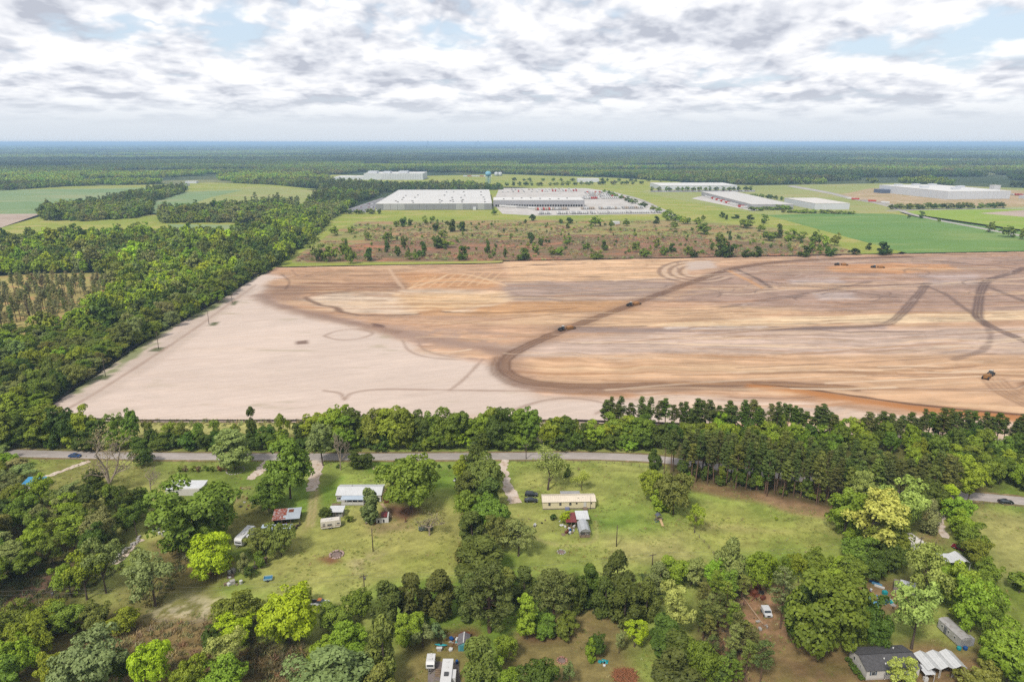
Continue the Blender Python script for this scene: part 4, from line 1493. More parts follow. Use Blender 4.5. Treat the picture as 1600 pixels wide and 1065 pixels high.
def clump_mesh(name, seed, n, rad, nleaf, leaf, material, kind='far_oak'):
    """A patch of canopy as seen from kilometres away."""
    rng = np.random.default_rng(seed)
    cs, rs = [], []
    for i in range(n):
        a, q = rng.uniform(0, 6.28), rad * math.sqrt(rng.uniform(0, 1))
        h = rng.uniform(9, 15)
        for _ in range(3):
            cs.append((q * math.cos(a) + rng.normal(0, 1.6), q * math.sin(a) + rng.normal(0, 1.6), h - rng.uniform(2, 6.5)))
            rs.append(rng.uniform(2.4, 4.2))
    cs, rs = np.array(cs), np.array(rs)
    P, D, idx = puffs(cs, rs, nleaf, rng, 1.0, 0.5, 0.15)
    tl = rng.uniform(0, 1, len(cs))
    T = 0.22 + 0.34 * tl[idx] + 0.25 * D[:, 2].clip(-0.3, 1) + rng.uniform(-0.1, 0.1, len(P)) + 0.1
    V, F, T = leaf_cards(P, D, leaf, T, rng, up=0.35)
    return crown_mesh(name, V, F, T, material)


WARM = Noise(31)
# open land seen from here: no wood stands on these outlines (photo pixels on the ground)
OPEN = [[(-260, 372), (-160, 300), (40, 295.5), (110, 290.5), (240, 287), (330, 284.5), (430, 289), (508, 296), (486, 320), (430, 345), (376, 363), (362, 371), (250, 368), (110, 372), (60, 377), (-150, 387)],
        [(78, 263), (80, 258), (112, 257.5), (116, 263)],
        [(505, 284), (512, 275), (560, 268), (662, 268), (780, 270.5), (960, 276), (1060, 283), (1180, 288), (1240, 287), (1400, 285), (1560, 291), (1900, 300), (2600, 420), (2000, 720),
         (430, 438), (470, 372), (500, 340), (540, 318), (600, 300), (690, 296), (560, 288)],
        [(250, 282), (330, 280), (330, 288), (250, 289)]]
OPEN_W = [W2(p) for p in OPEN]
NOT_OPEN = [W2([(498, 345), (540, 306), (575, 294), (640, 291), (720, 291), (790, 296), (760, 297), (690, 298), (606, 299), (560, 316), (530, 334), (508, 350)]),
            W2([(62, 338), (66, 328), (150, 318), (245, 298), (292, 294), (285, 302), (240, 316), (235, 334), (215, 341), (130, 346), (70, 344)]),
            W2([(248, 330), (340, 326), (372, 324), (420, 318), (470, 322), (440, 340), (362, 348), (250, 349)])]


def woods_at(X, Y):
    ok = np.ones(X.shape, bool)
    for p in OPEN_W:
        ok &= ~in_poly(X, Y, p)
    for p in NOT_OPEN:
        ok |= in_poly(X, Y, p)
    return ok


def sector(r0, r1, spacing, rng, half=0.70):
    """Jittered polar points over the part of the land in view."""
    P = []
    r = r0
    while r < r1:
        n = int(2 * half * r / spacing)
        a = (np.arange(n) + rng.uniform(-0.45, 0.45, n)) * (2 * half / n) - half
        q = r + rng.uniform(-0.45, 0.45, n) * spacing
        P.append(np.stack([q * np.sin(a), q * np.cos(a)], 1))
        r += spacing
    return np.concatenate(P)


LEFT_WOOD = W2([(-330, 640), (-200, 420), (-150, 388), (60, 378), (110, 373), (250, 369), (362, 372), (376, 364), (440, 354), (498, 352), (512, 350), (490, 372), (455, 398), (420, 424), (388, 441),
                (330, 482), (240, 527), (160, 578), (118, 605), (80, 632), (40, 652), (-60, 660)])
WOOD_GAP = [W2([(-60, 436), (0, 428), (60, 424), (150, 423), (178, 432), (176, 450), (160, 496), (110, 512), (40, 520), (-60, 540)])]


def build_woods():
    rng = np.random.default_rng(9)
    # --- the wood at the left of the field: nearest trees are individuals, the others one mass
    pts = scatter(None, 7.6, rng, 0.42, LEFT_WOOD)
    keep = np.ones(len(pts), bool)
    for g in WOOD_GAP:
        keep &= ~in_poly(pts[:, 0], pts[:, 1], g)
    px_ = np.array([proj(x, y) for x, y in pts])
    keep &= px_[:, 0] > -70
    pts = pts[keep]
    order = np.argsort(pts[:, 1])
    pts = pts[order]
    edge, _ = seg_dist(pts[:, 0], pts[:, 1], LEFT_WOOD[11:])
    rank = pts[:, 1] + np.where(edge < 16, -230, 0)
    near = np.zeros(len(pts), bool)
    near[np.argsort(rank)[:290]] = True
    cols = ('mid', 'deep', 'mid', 'olive', 'fresh', 'deep')
    for (x, y), e in zip(pts[near], edge[near]):
        w = float(WARM.fbm(np.array(x / 60), np.array(y / 60), 3))
        c = _tr.choice(('deep', 'mid', 'mid', 'deep', 'olive') if w < 0.5 else ('mid', 'fresh', 'mid', 'olive', 'grey'))
        k = _tr.choice(('oak', 'tall', 'tall', 'oak', 'airy'))
        h = _tr.choice((_tr.uniform(7, 11), _tr.uniform(10, 14), _tr.uniform(13, 18))) * (0.75 if e < 6 else 1)
        qx, qy = proj(x, y)
        if qx < 190 and 505 < qy < 560:
            h *= 0.6
        lab = 'leafy green tree standing on the edge of the wood beside the pale sand field' if e < 16 else 'leafy green tree inside the dense wood left of the pale sand field'
        grp = 'trees on the wood edge by the sand' if e < 16 else 'trees inside the wood left of the field'
        plant(k, x, y, h, _tr.uniform(5.5, 8) + 0.25 * h, c, lab, grp, z=-0.2 if e < 16 else -1.0, name='forest_tree')
    far = pts[~near]
    kinds = lambda p: proto_objects(p + 'a', 'far_oak') + proto_objects(p + 'b', 'far_pine')
    NM = ('mid', 'fresh', 'deep', 'olive', 'grey', 'pine2', 'lime')
    w = WARM.fbm(far[:, 0] / 75, far[:, 1] / 75, 3)
    w = w + 0.08 * smooth(420, 640, far[:, 1]) - 0.03
    ci = np.where(w > 0.56, rng.choice([1, 0, 6, 4, 1], len(far)), np.where(w > 0.46, rng.choice([0, 0, 2, 3], len(far)), rng.choice([2, 0, 2, 3], len(far))))
    pick = rng.integers(0, 5, len(far))
    s = (rng.uniform(0.62, 1.1, (len(far), 1)) + 0.5 * (rng.random((len(far), 1)) < 0.12)) * np.stack([np.ones(len(far)), np.ones(len(far)), rng.uniform(0.8, 1.25, len(far))], 1)
    instanced_mass('forest', np.concatenate([far, np.full((len(far), 1), -1.6)], 1), s, rng.uniform(0, 6.28, len(far)), pick, mixed_cols(NM, ci, rng), kinds('w'), 'deep mass of mixed woodland behind the front trees of the left wood')
    # the thin pine stand by the gaps in that wood
    for (x, y) in scatter([(-40, 462), (30, 447), (130, 444), (172, 452), (158, 490), (100, 508), (40, 514), (-40, 534)], 9.5, rng, 0.7):
        if proj(x, y)[0] > -25 and _tr.random() < 0.8:
            plant(_tr.choice(('pine', 'thinpine')), x, y, _tr.uniform(14, 18), _tr.uniform(4.2, 5.6), _tr.choice(('grey', (0.21, 0.2, 0.09), (0.24, 0.235, 0.10))), 'slender pine in the open stand around the clearing inside the left wood', 'pines round the clearing of the left wood', z=-1.4)
    # --- middle and far distance
    P = sector(760, 2300, 9.0, rng)
    P = P[woods_at(P[:, 0], P[:, 1]) & ~in_poly(P[:, 0], P[:, 1], LEFT_WOOD)]
    rad = np.hypot(P[:, 0], P[:, 1])
    w = WARM.fbm(P[:, 0] / 260, P[:, 1] / 160, 3)
    ci = np.where(w > 0.54, rng.choice([1, 0, 4, 3], len(P)), rng.choice([2, 0, 2, 3], len(P)))
    pick = rng.integers(0, 5, len(P))
    pine = (w < 0.42) & (rng.random(len(P)) < 0.6)
    pick[pine] = 5 + rng.integers(0, 3, pine.sum())
    ci[pine] = 5
    s = (rng.uniform(0.65, 1.15, (len(P), 1)) + 0.4 * (rng.random((len(P), 1)) < 0.12)) * np.ones((1, 3)) * 1.1
    instanced_mass('woodland', np.concatenate([P, np.full((len(P), 1), LAND_Z)], 1), s, rng.uniform(0, 6.28, len(P)), pick, mixed_cols(NM, ci, rng), kinds('m'), 'belt of mixed woodland around the fields in the middle distance')
    clumps = []
    for i in range(6):
        clumps.append(bpy.data.objects.new('c_%d' % i, clump_mesh('canopy', 400 + i, 12, 15, 420, 1.9, LEAF_M)))
    allP, allS, allK = [], [], []
    for r0, r1, sp, sc in ((2300, 5000, 21, 1.0), (5000, 11000, 46, 2.0), (11000, 34000, 150, 5.5)):
        P = sector(r0, r1, sp, rng)
        P = P[woods_at(P[:, 0], P[:, 1])]
        w = WARM.fbm(P[:, 0] / 900 + 3, P[:, 1] / 500 + 8, 4)
        gap = WARM.fbm(P[:, 0] / 700 + 30, P[:, 1] / 260 + 18, 3)
        ok = gap < 0.605
        P, w = P[ok], w[ok]
        hz = rng.uniform(0.85, 1.2, len(P)) * (0.75 + 0.6 * WARM.fbm(P[:, 0] / 1500, P[:, 1] / 700, 3))
        hz = hz * (1.0 if sc == 1 else 1.15 if sc == 2 else 1.5)
        allP.append(P)
        allS.append(np.stack([np.full(len(P), sc), np.full(len(P), sc), hz], 1) * np.array([1, 1, 1]))
        allK.append(np.where(w > 0.57, 1, np.where(w > 0.52, 3, np.where(w > 0.44, 0, 2))))
    P, s, k = np.concatenate(allP), np.concatenate(allS), np.concatenate(allK)
    instanced_mass('distant_forest', np.concatenate([P, np.full((len(P), 1), LAND_Z)], 1), s, rng.uniform(0, 6.28, len(P)), rng.integers(0, 6, len(P)), mixed_cols(NM, k, rng, 0.18) * (0.46 + 0.55 * smooth(0.34, 0.66, WARM.fbm(P[:, 0] / 2600 + 11, P[:, 1] / 800 + 5, 4)))[:, None], clumps, 'unbroken blue-green forest reaching to the horizon')  # leaf colour scaled in wide bands: painted cloud shadow and sunlit stretches
    print('woods', near.sum(), len(far), len(P))


build_woods()
for g_ in WOOD_GAP:
    poly_sheet('clearing', None, ground_mat('needle_floor', [S(196, 178, 112), S(176, 168, 96), S(206, 164, 112)], (0.03, 0.06, 0.2), grain=0.1, fine=0.6), LAND_Z + 0.1, world_pts=g_)

# ------------------------------------------------------------------ trees this side of the field, one by one
T_ = tree_px
NEAR = [
    # kind, px, base, top, width, colour, label
    ('bare', 177, 772, 665, 80, 'twig', 'tall leafless grey tree with wide pale branches near the road', 0),
    ('bare', 236, 767, 729, 34, 'twig', 'small leafless grey tree beside the white flat roof', 1),
    ('bare', 532, 734, 673, 38, 'twig', 'leafless grey tree at the road edge right of the sandy drive', 1),
    ('bare', 671, 836, 797, 52, 'twig', 'low spreading twiggy tree over the old dark green car', 2),
    ('oak', 225, 728, 693, 34, 'deep', 'dark bushy tree just behind the tall leafless tree'),
    ('cedar', 148, 764, 732, 40, 'deep', 'dark evergreen at the foot of the tall leafless tree'),
    ('tall', 368, 732, 668, 62, 'grey', 'rounded grey-green tree standing in a ring of stones by the road'),
    ('oak', 312, 853, 741, 128, 'mid', 'very large spreading dark green oak beside the white flat-roofed house', 1),
    ('oak', 333, 897, 831, 66, 'lime', 'round bright lime-green tree on the bare yard', 2),
    ('airy', 243, 946, 862, 72, 'grey', 'open grey-green tree with a bare trunk in the rough pasture'),
    ('tall', 454, 778, 682, 72, 'mid', 'tall full green tree between the two sandy drives'),
    ('tall', 505, 727, 663, 40, 'grey', 'grey-green tree at the mouth of the second sandy drive'),
    ('oak', 563, 732, 702, 37, 'deep', 'small round dark tree by the road above the white metal roof'),
    ('oak', 420, 798, 750, 52, 'mid', 'leaning leafy tree above the rusty-roofed shed'),
    ('oak', 642, 795, 712, 86, 'mid', 'broad dark green oak right of the white metal-roofed house', 0),
    ('cedar', 577, 817, 762, 38, 'grey', 'grey-green rounded cedar in front of the white metal-roofed house', 3),
    ('oak', 509, 811, 793, 19, 'deep', 'small dark bush-like tree beside the little grey shed'),
    ('shrub', 545, 816, 806, 15, 'mid', 'low bush right of the cream camper'),
    ('oak', 407, 861, 824, 46, 'olive', 'olive tree covering the end of the long white trailer'),
    ('oak', 440, 868, 820, 48, 'olive', 'olive tree in front of the blue-edged tin shed'),
    ('cedar', 383, 896, 863, 22, 'grey', 'slim grey bush at the junk heap by the fence'),
    ('shrub', 393, 902, 884, 20, 'deep', 'dark low bush beside the junk heap by the fence'),
    ('oak', 407, 886, 862, 20, 'mid', 'small bushy tree at the fence above the junk heap'),
    # hedge column in the middle
    ('cedar', 741, 746, 693, 44, 'cedar', 'grey cedar at the road end of the middle hedgerow'),
    ('oak', 721, 750, 708, 24, 'fresh', 'bright green sapling at the road end of the middle hedgerow'),
    ('oak', 758, 772, 713, 56, 'olive', 'dense tree in the middle hedgerow beside the sandy turning place'),
    ('cedar', 732, 782, 735, 40, 'cedar', 'dark cedar in the middle hedgerow opposite the broad oak'),
    ('cedar', 765, 800, 748, 58, 'cedar', 'wide dark cedar in the middle hedgerow beside the parked black cars'),
    ('oak', 733, 812, 762, 46, 'mid', 'leafy tree in the middle hedgerow, left side, level with the yellow home'),
    ('oak', 765, 830, 778, 56, 'mid', 'leafy tree in the middle hedgerow, right side, below the black cars'),
    ('cedar', 738, 850, 798, 48, 'cedar', 'dark cedar low in the middle hedgerow, left side'),
    ('oak', 779, 856, 808, 48, 'olive', 'olive tree beside the silvery bush of the middle hedgerow'),
    ('airy', 810, 868, 811, 46, 'grey', 'silvery loose bush bulging from the middle hedgerow onto the lawn'),
    ('cedar', 752, 900, 838, 84, 'cedar', 'broad dark cedar at the lower end of the middle hedgerow', 1),
    ('cedar', 727, 886, 845, 38, 'olive', 'narrow cedar at the lower left end of the middle hedgerow'),
    # the yellow home's lawn
    ('spring', 856, 765, 701, 58, 'pale', 'pale yellow-green budding tree behind the yellow mobile home', 0),
    ('spring', 909, 766, 736, 32, 'yellow', 'small thinly leafed tree at the back corner of the yellow mobile home', 1),
    ('cedar', 886, 744, 724, 15, 'deep', 'small dark columnar bush on the lawn near the road'),
    ('shrub', 865, 813, 803, 12, 'dark', 'dark ball-shaped shrub on the lawn left of the red shed roof'),
    ('shrub', 1003, 751, 744, 7, 'fresh', 'tiny green bush on the lawn behind the yellow home'),
    ('oak', 1017, 783, 729, 36, 'fresh', 'bright green tree on the left of the round clump by the pine stand'),
    ('oak', 1052, 804, 734, 68, 'olive', 'dark olive tree forming the body of the round clump by the pine stand', 3),
    ('cedar', 1034, 798, 760, 40, 'fresh', 'yellow-green bush in front of the round clump by the pine stand'),
    ('cedar', 1022, 735, 700, 24, 'deep', 'dark narrow tree at the road by the pine stand'),
    ('airy', 1085, 832, 789, 27, 'fresh', 'slender young green tree standing alone by the field fence'),
    ('shrub', 1213, 813, 806, 6, 'fresh', 'tiny sapling alone on the open pasture'),
    ('oak', 882, 818, 797, 14, 'lime', 'yellow-green bush against the barn-shaped shed'),
    # belt between the lawns and the bottom clearings
    ('cedar', 1138, 912, 836, 52, 'grey', 'round grey-green tree at the foot of the pasture'),
    ('oak', 1185, 926, 856, 46, 'fresh', 'bright green conical tree at the foot of the pasture'),
    ('oak', 1117, 918, 873, 38, 'fresh', 'bright green bush left of the round grey-green tree'),
    ('oak', 1221, 918, 866, 36, 'mid', 'green tree at the foot of the pasture left of the big oak'),
    ('oak', 1247, 910, 862, 34, 'fresh', 'fresh green tree behind the big oak, left'),
    ('oak', 1271, 905, 860, 40, 'mid', 'green tree behind the crown of the big oak'),
    ('oak', 1300, 908, 868, 40, 'fresh', 'fresh green tree behind the big oak, right'),
    ('oak', 1330, 912, 868, 44, 'mid', 'green tree between the big oak and the junk yard'),
    ('oak', 1358, 902, 858, 46, 'deep', 'dark green tree above the blue boat covers'),
    ('oak', 1388, 893, 850, 46, 'deep', 'dark green tree above the weathered lean-to shed'),
    ('cedar', 1030, 925, 878, 40, 'grey', 'grey feathery bush at the belt by the utility pole'),
    ('oak', 1052, 916, 866, 46, 'fresh', 'bright leafy tree right of the short utility pole in the belt'),
    ('airy', 1080, 915, 868, 40, 'grey', 'loose grey-green tree at the lawn edge of the belt'),
    ('cedar', 965, 935, 859, 56, 'cedar', 'tall dark cedar in the belt below the yellow home', 0),
    ('cedar', 921, 945, 880, 50, 'deep', 'dark evergreen left of the tall cedar in the belt'),
    ('cedar', 975, 975, 904, 60, 'cedar', 'broad cedar at the top of the bare clearing'),
    ('cedar', 1008, 968, 904, 50, 'olive', 'olive cedar right of the bare clearing'),
    ('cedar', 945, 962, 900, 46, 'cedar', 'dark cedar at the head of the bare clearing'),
    ('oak', 900, 958, 895, 42, 'deep', 'dark leafy tree between the trunk-showing pine and the cedars'),
    ('bigpine', 765, 987, 884, 97, 'pine', 'huge round-headed pine in the middle of the belt', 0),
    ('bigpine', 865, 968, 889, 64, 'pine2', 'pine with bare branches and trunk showing beside the huge pine', 1),
    ('tall', 823, 998, 929, 38, 'fresh', 'bright green cone-shaped tree right of the huge pine'),
    ('oak', 884, 995, 957, 38, 'mid', 'low green tree at the clearing under the trunk-showing pine'),
    ('oak', 852, 993, 957, 36, 'mid', 'low green tree between the bright cone tree and the clearing'),
    ('cedar', 820, 935, 884, 42, 'cedar', 'dark cedar behind the huge pine at the lawn edge'),
    ('cedar', 790, 925, 884, 34, 'olive', 'olive cedar between the hedgerow foot and the huge pine'),
    ('cedar', 735, 965, 893, 56, 'cedar', 'dark cedar left of the huge pine'),
    ('cedar', 686, 962, 893, 66, 'cedar', 'broad dark cedar at the lawn end of the belt'),
    ('cedar', 643, 972, 896, 54, 'cedar', 'upright cedar with bare twigs in the belt left of the broad one'),
    ('cedar', 601, 988, 903, 56, 'cedar', 'tall olive cedar right of the short pole at the lawn foot'),
    ('oak', 641, 1006, 953, 48, 'fresh', 'fresh green bushy tree above the turquoise kayak'),
    ('oak', 561, 962, 922, 46, 'mid', 'leafy tree right of the white pickup'),
    ('oak', 527, 985, 942, 50, 'mid', 'leafy tree below the white pickup'),
    ('cedar', 601, 1064, 963, 62, 'olive', 'tall drooping olive cedar at the bottom of the belt', 2),
    ('oak', 548, 1022, 968, 54, 'fresh', 'fresh green tree left of the drooping olive cedar'),
    ('airy', 661, 1010, 974, 44, 'grey', 'greyish flowering bush left of the turquoise kayak'),
    ('shrub', 686, 1002, 972, 20, 'silver', 'pale green slim bush above the turquoise kayak'),
    ('oak', 505, 1094, 1021, 138, 'silver', 'wide silvery-green tree at the bottom edge', 4),
    ('oak', 508, 1034, 1000, 50, 'fresh', 'fresh green bush above the silvery tree at the bottom edge'),
    ('oak', 563, 1050, 1008, 44, 'fresh', 'fresh green bush right of the silvery tree at the bottom edge'),
    ('cedar', 598, 1092, 1036, 52, 'olive', 'olive bush at the bottom edge left of the white trailers'),
    ('cedar', 752, 1082, 991, 68, 'olive', 'large olive cedar right of the white trailers', 2),
    ('oak', 791, 1032, 990, 34, 'fresh', 'fresh green tree behind the large olive cedar by the trailers'),
    ('oak', 786, 1084, 1031, 52, 'fresh', 'fresh leafy tree at the bottom edge right of the olive cedar'),
    ('oak', 841, 1090, 1033, 60, 'deep', 'dark leafy tree at the bottom edge of the bare clearing'),
    ('airy', 889, 1074, 1036, 25, 'silver', 'small grey-green tree at the bottom edge of the bare clearing'),
    ('cedar', 924, 1034, 998, 22, 'fresh', 'small green cone tree alone in the bare clearing'),
    ('oak', 930, 1024, 990, 30, 'deep', 'dark tree behind the small cone tree in the clearing'),
    ('airy', 967, 1020, 986, 22, 'grey', 'thin grey bush at the right side of the bare clearing'),
    ('airy', 991, 1010, 967, 34, 'lime', 'yellow-green tree at the right side of the bare clearing'),
    ('airy', 1055, 992, 908, 60, 'pale', 'tall pale green airy tree right of the bare clearing'),
    ('cedar', 1036, 1024, 958, 66, 'deep', 'dark evergreen below the tall pale airy tree'),
    ('cedar', 1062, 1064, 985, 76, 'cedar', 'broad olive evergreen right of the brown brush pile', 3),
    ('cedar', 1050, 1098, 1016, 92, 'cedar', 'wide dark evergreen at the bottom edge by the brush pile', 1),
    ('oak', 1098, 1082, 1002, 56, 'mid', 'leafy tree at the bottom edge left of the thin pines'),
    # thin pines and big oak, lower right
    ('oak', 1290, 1020, 886, 112, 'mid', 'massive dark green oak in the yard above the grey-roofed home', 2),
    ('oak', 1322, 1006, 912, 52, 'mid', 'right-hand half of the massive oak clump in the yard'),
    ('oak', 1252, 1012, 915, 46, 'deep', 'left-hand half of the massive oak clump in the yard'),
    ('oak', 1362, 1012, 932, 46, 'deep', 'dark tree between the massive oak and the junk yard'),
    ('thinpine', 1219, 981, 890, 40, 'grey', 'thin tree with a long bare trunk beside the white utility truck', 0),
    ('thinpine', 1158, 936, 899, 32, 'olive', 'small olive pine left of the rusted machines'),
    ('airy', 1424, 1013, 913, 84, 'pale', 'pale airy tree with a leaning trunk above the carports', 1),
    ('airy', 1444, 955, 856, 70, 'pale', 'tall pale green tree right of the weathered lean-to shed', 2),
    ('oak', 1492, 962, 875, 62, 'fresh', 'fresh green tree in the right-hand grove'),
    ('oak', 1516, 985, 905, 66, 'fresh', 'leafy tree above the long silver trailer'),
    ('oak', 1470, 930, 880, 50, 'fresh', 'fresh green tree right of the tall pale tree'),
    ('oak', 1537, 919, 874, 36, 'mid', 'dark green tree at the corner of the right-hand pasture'),
    ('oak', 1537, 1000, 930, 46, 'mid', 'leafy tree behind the end of the long silver trailer'),
    ('shrub', 1592, 925, 896, 50, 'mid', 'broad bush at the right edge between the two pastures'),
    ('oak', 1573, 1066, 982, 78, 'fresh', 'large fresh green tree at the lower right edge', 0),
    ('oak', 1612, 1080, 1000, 66, 'mid', 'green tree cut by the lower right edge'),
    ('shrub', 1522, 1078, 1030, 56, 'olive', 'olive bush right of the carports at the bottom edge'),
    ('airy', 1404, 1082, 1024, 42, 'yellow', 'young yellow-green tree in front of the grey-roofed home', 3),
    # cluster round the white-roofed cabin
    ('airy', 1352, 872, 770, 92, 'yellow', 'tall yellow-green flowering tree at the pasture corner', 0),
    ('tall', 1342, 806, 729, 40, 'pale', 'pale narrow tree against the dark pine stand'),
    ('airy', 1398, 838, 745, 72, 'pale', 'pale rounded tree against the dark pine stand'),
    ('oak', 1318, 838, 757, 60, 'fresh', 'leafy green tree behind the yellow-green flowering tree'),
    ('oak', 1378, 866, 800, 66, 'mid', 'green tree filling the gap left of the white-roofed cabin'),
    ('cedar', 1392, 872, 822, 50, 'deep', 'dark evergreen hiding the left end of the white-roofed cabin'),
    ('oak', 1340, 886, 838, 54, 'mid', 'low leafy tree below the yellow-green flowering tree'),
    ('cedar', 1448, 833, 779, 33, 'grey', 'grey-leaved oval tree beside the sandy track', 0),
    ('tall', 1474, 800, 755, 38, 'lime', 'yellow-green tree at the road end of the right-hand hedge'),
    ('oak', 1490, 818, 772, 44, 'fresh', 'second tree from the road in the right-hand hedge'),
    ('oak', 1502, 842, 800, 42, 'fresh', 'third tree from the road in the right-hand hedge'),
    ('oak', 1513, 866, 818, 42, 'mid', 'tree in the right-hand hedge beside the maroon car'),
    ('oak', 1520, 888, 840, 38, 'mid', 'tree in the right-hand hedge below the white carport roof'),
    ('bigpine', 1484, 780, 712, 34, 'pine2', 'grey-green pine above the road end of the right-hand hedge', 0),
    ('tall', 1512, 782, 722, 40, 'fresh', 'green tree where the road comes out from behind the pines'),
    ('oak', 1452, 800, 752, 40, 'deep', 'dark tree behind the grey-leaved oval tree'),
    ('oak', 1425, 810, 760, 44, 'deep', 'dark tree behind the pale rounded tree'),
    # lower left
    ('oak', 375, 976, 919, 70, 'mid', 'dark green round tree left of the bright lime tree'),
    ('oak', 453, 1007, 927, 80, 'lime', 'bright lime-yellow tree above the dark thicket', 0),
    ('oak', 479, 947, 912, 28, 'mid', 'small green tree left of the white pickup'),
    ('oak', 367, 1003, 962, 58, 'lime', 'lime-green tree below the dark round tree'),
    ('airy', 362, 1056, 993, 64, 'pale', 'pale green airy tree at the left of the dark thicket'),
    ('oak', 350, 1086, 1022, 70, 'fresh', 'yellow-green tree at the bottom edge below the pale airy tree'),
    ('oak', 332, 1014, 980, 34, 'deep', 'dark small tree beside the lime-green tree'),
    ('oak', 302, 1086, 1024, 56, 'fresh', 'green tree at the bottom edge beside the brush field'),
    ('oak', 240, 1080, 1002, 62, 'lime', 'yellow-green tree at the bottom edge in the brush field'),
    ('oak', 192, 1072, 1016, 34, 'deep', 'dark bush left of the yellow-green tree in the brush field'),
    ('oak', 140, 1086, 994, 92, 'silver', 'large grey-green tree at the bottom left', 3),
    ('oak', 88, 1076, 1012, 46, 'fresh', 'fresh green tree left of the large grey-green one'),
    ('oak', 20, 1003, 955, 50, 'mid', 'green tree at the left edge above the lower thicket'),
    ('oak', 40, 986, 938, 46, 'mid', 'first green tree of the thicket row from the left edge'),
    ('oak', 76, 992, 944, 54, 'fresh', 'fresh green tree second in the thicket row from the left edge'),
    ('oak', 112, 986, 938, 50, 'mid', 'green tree third in the thicket row from the left edge'),
    ('oak', 152, 986, 944, 48, 'olive', 'olive flowering tree fourth in the thicket row'),
    ('oak', 196, 984, 947, 44, 'fresh', 'round fresh bush at the right end of the thicket row'),
    ('oak', 54, 1028, 970, 58, 'fresh', 'fresh tree below the thicket row at the left'),
    ('oak', 30, 1056, 998, 60, 'fresh', 'fresh tree in the bottom left corner, upper'),
    ('oak', 4, 1082, 1030, 60, 'mid', 'tree cut by the bottom left corner'),
    ('airy', 136, 936, 866, 62, 'fresh', 'airy bright tree in front of the left wood, nearest'),
    ('airy', 166, 926, 843, 56, 'grey', 'airy grey-green tree beside the broken wall'),
    ('oak', 112, 932, 878, 44, 'fresh', 'bushy bright tree left of the airy ones'),
]
for r_ in NEAR:
    tree_px(*r_[:7], **({'variant': r_[7]} if len(r_) > 7 else {}))


def blocked(px, py, boxes):
    return any(a <= px <= b and c <= py <= d for a, b, c, d in boxes)


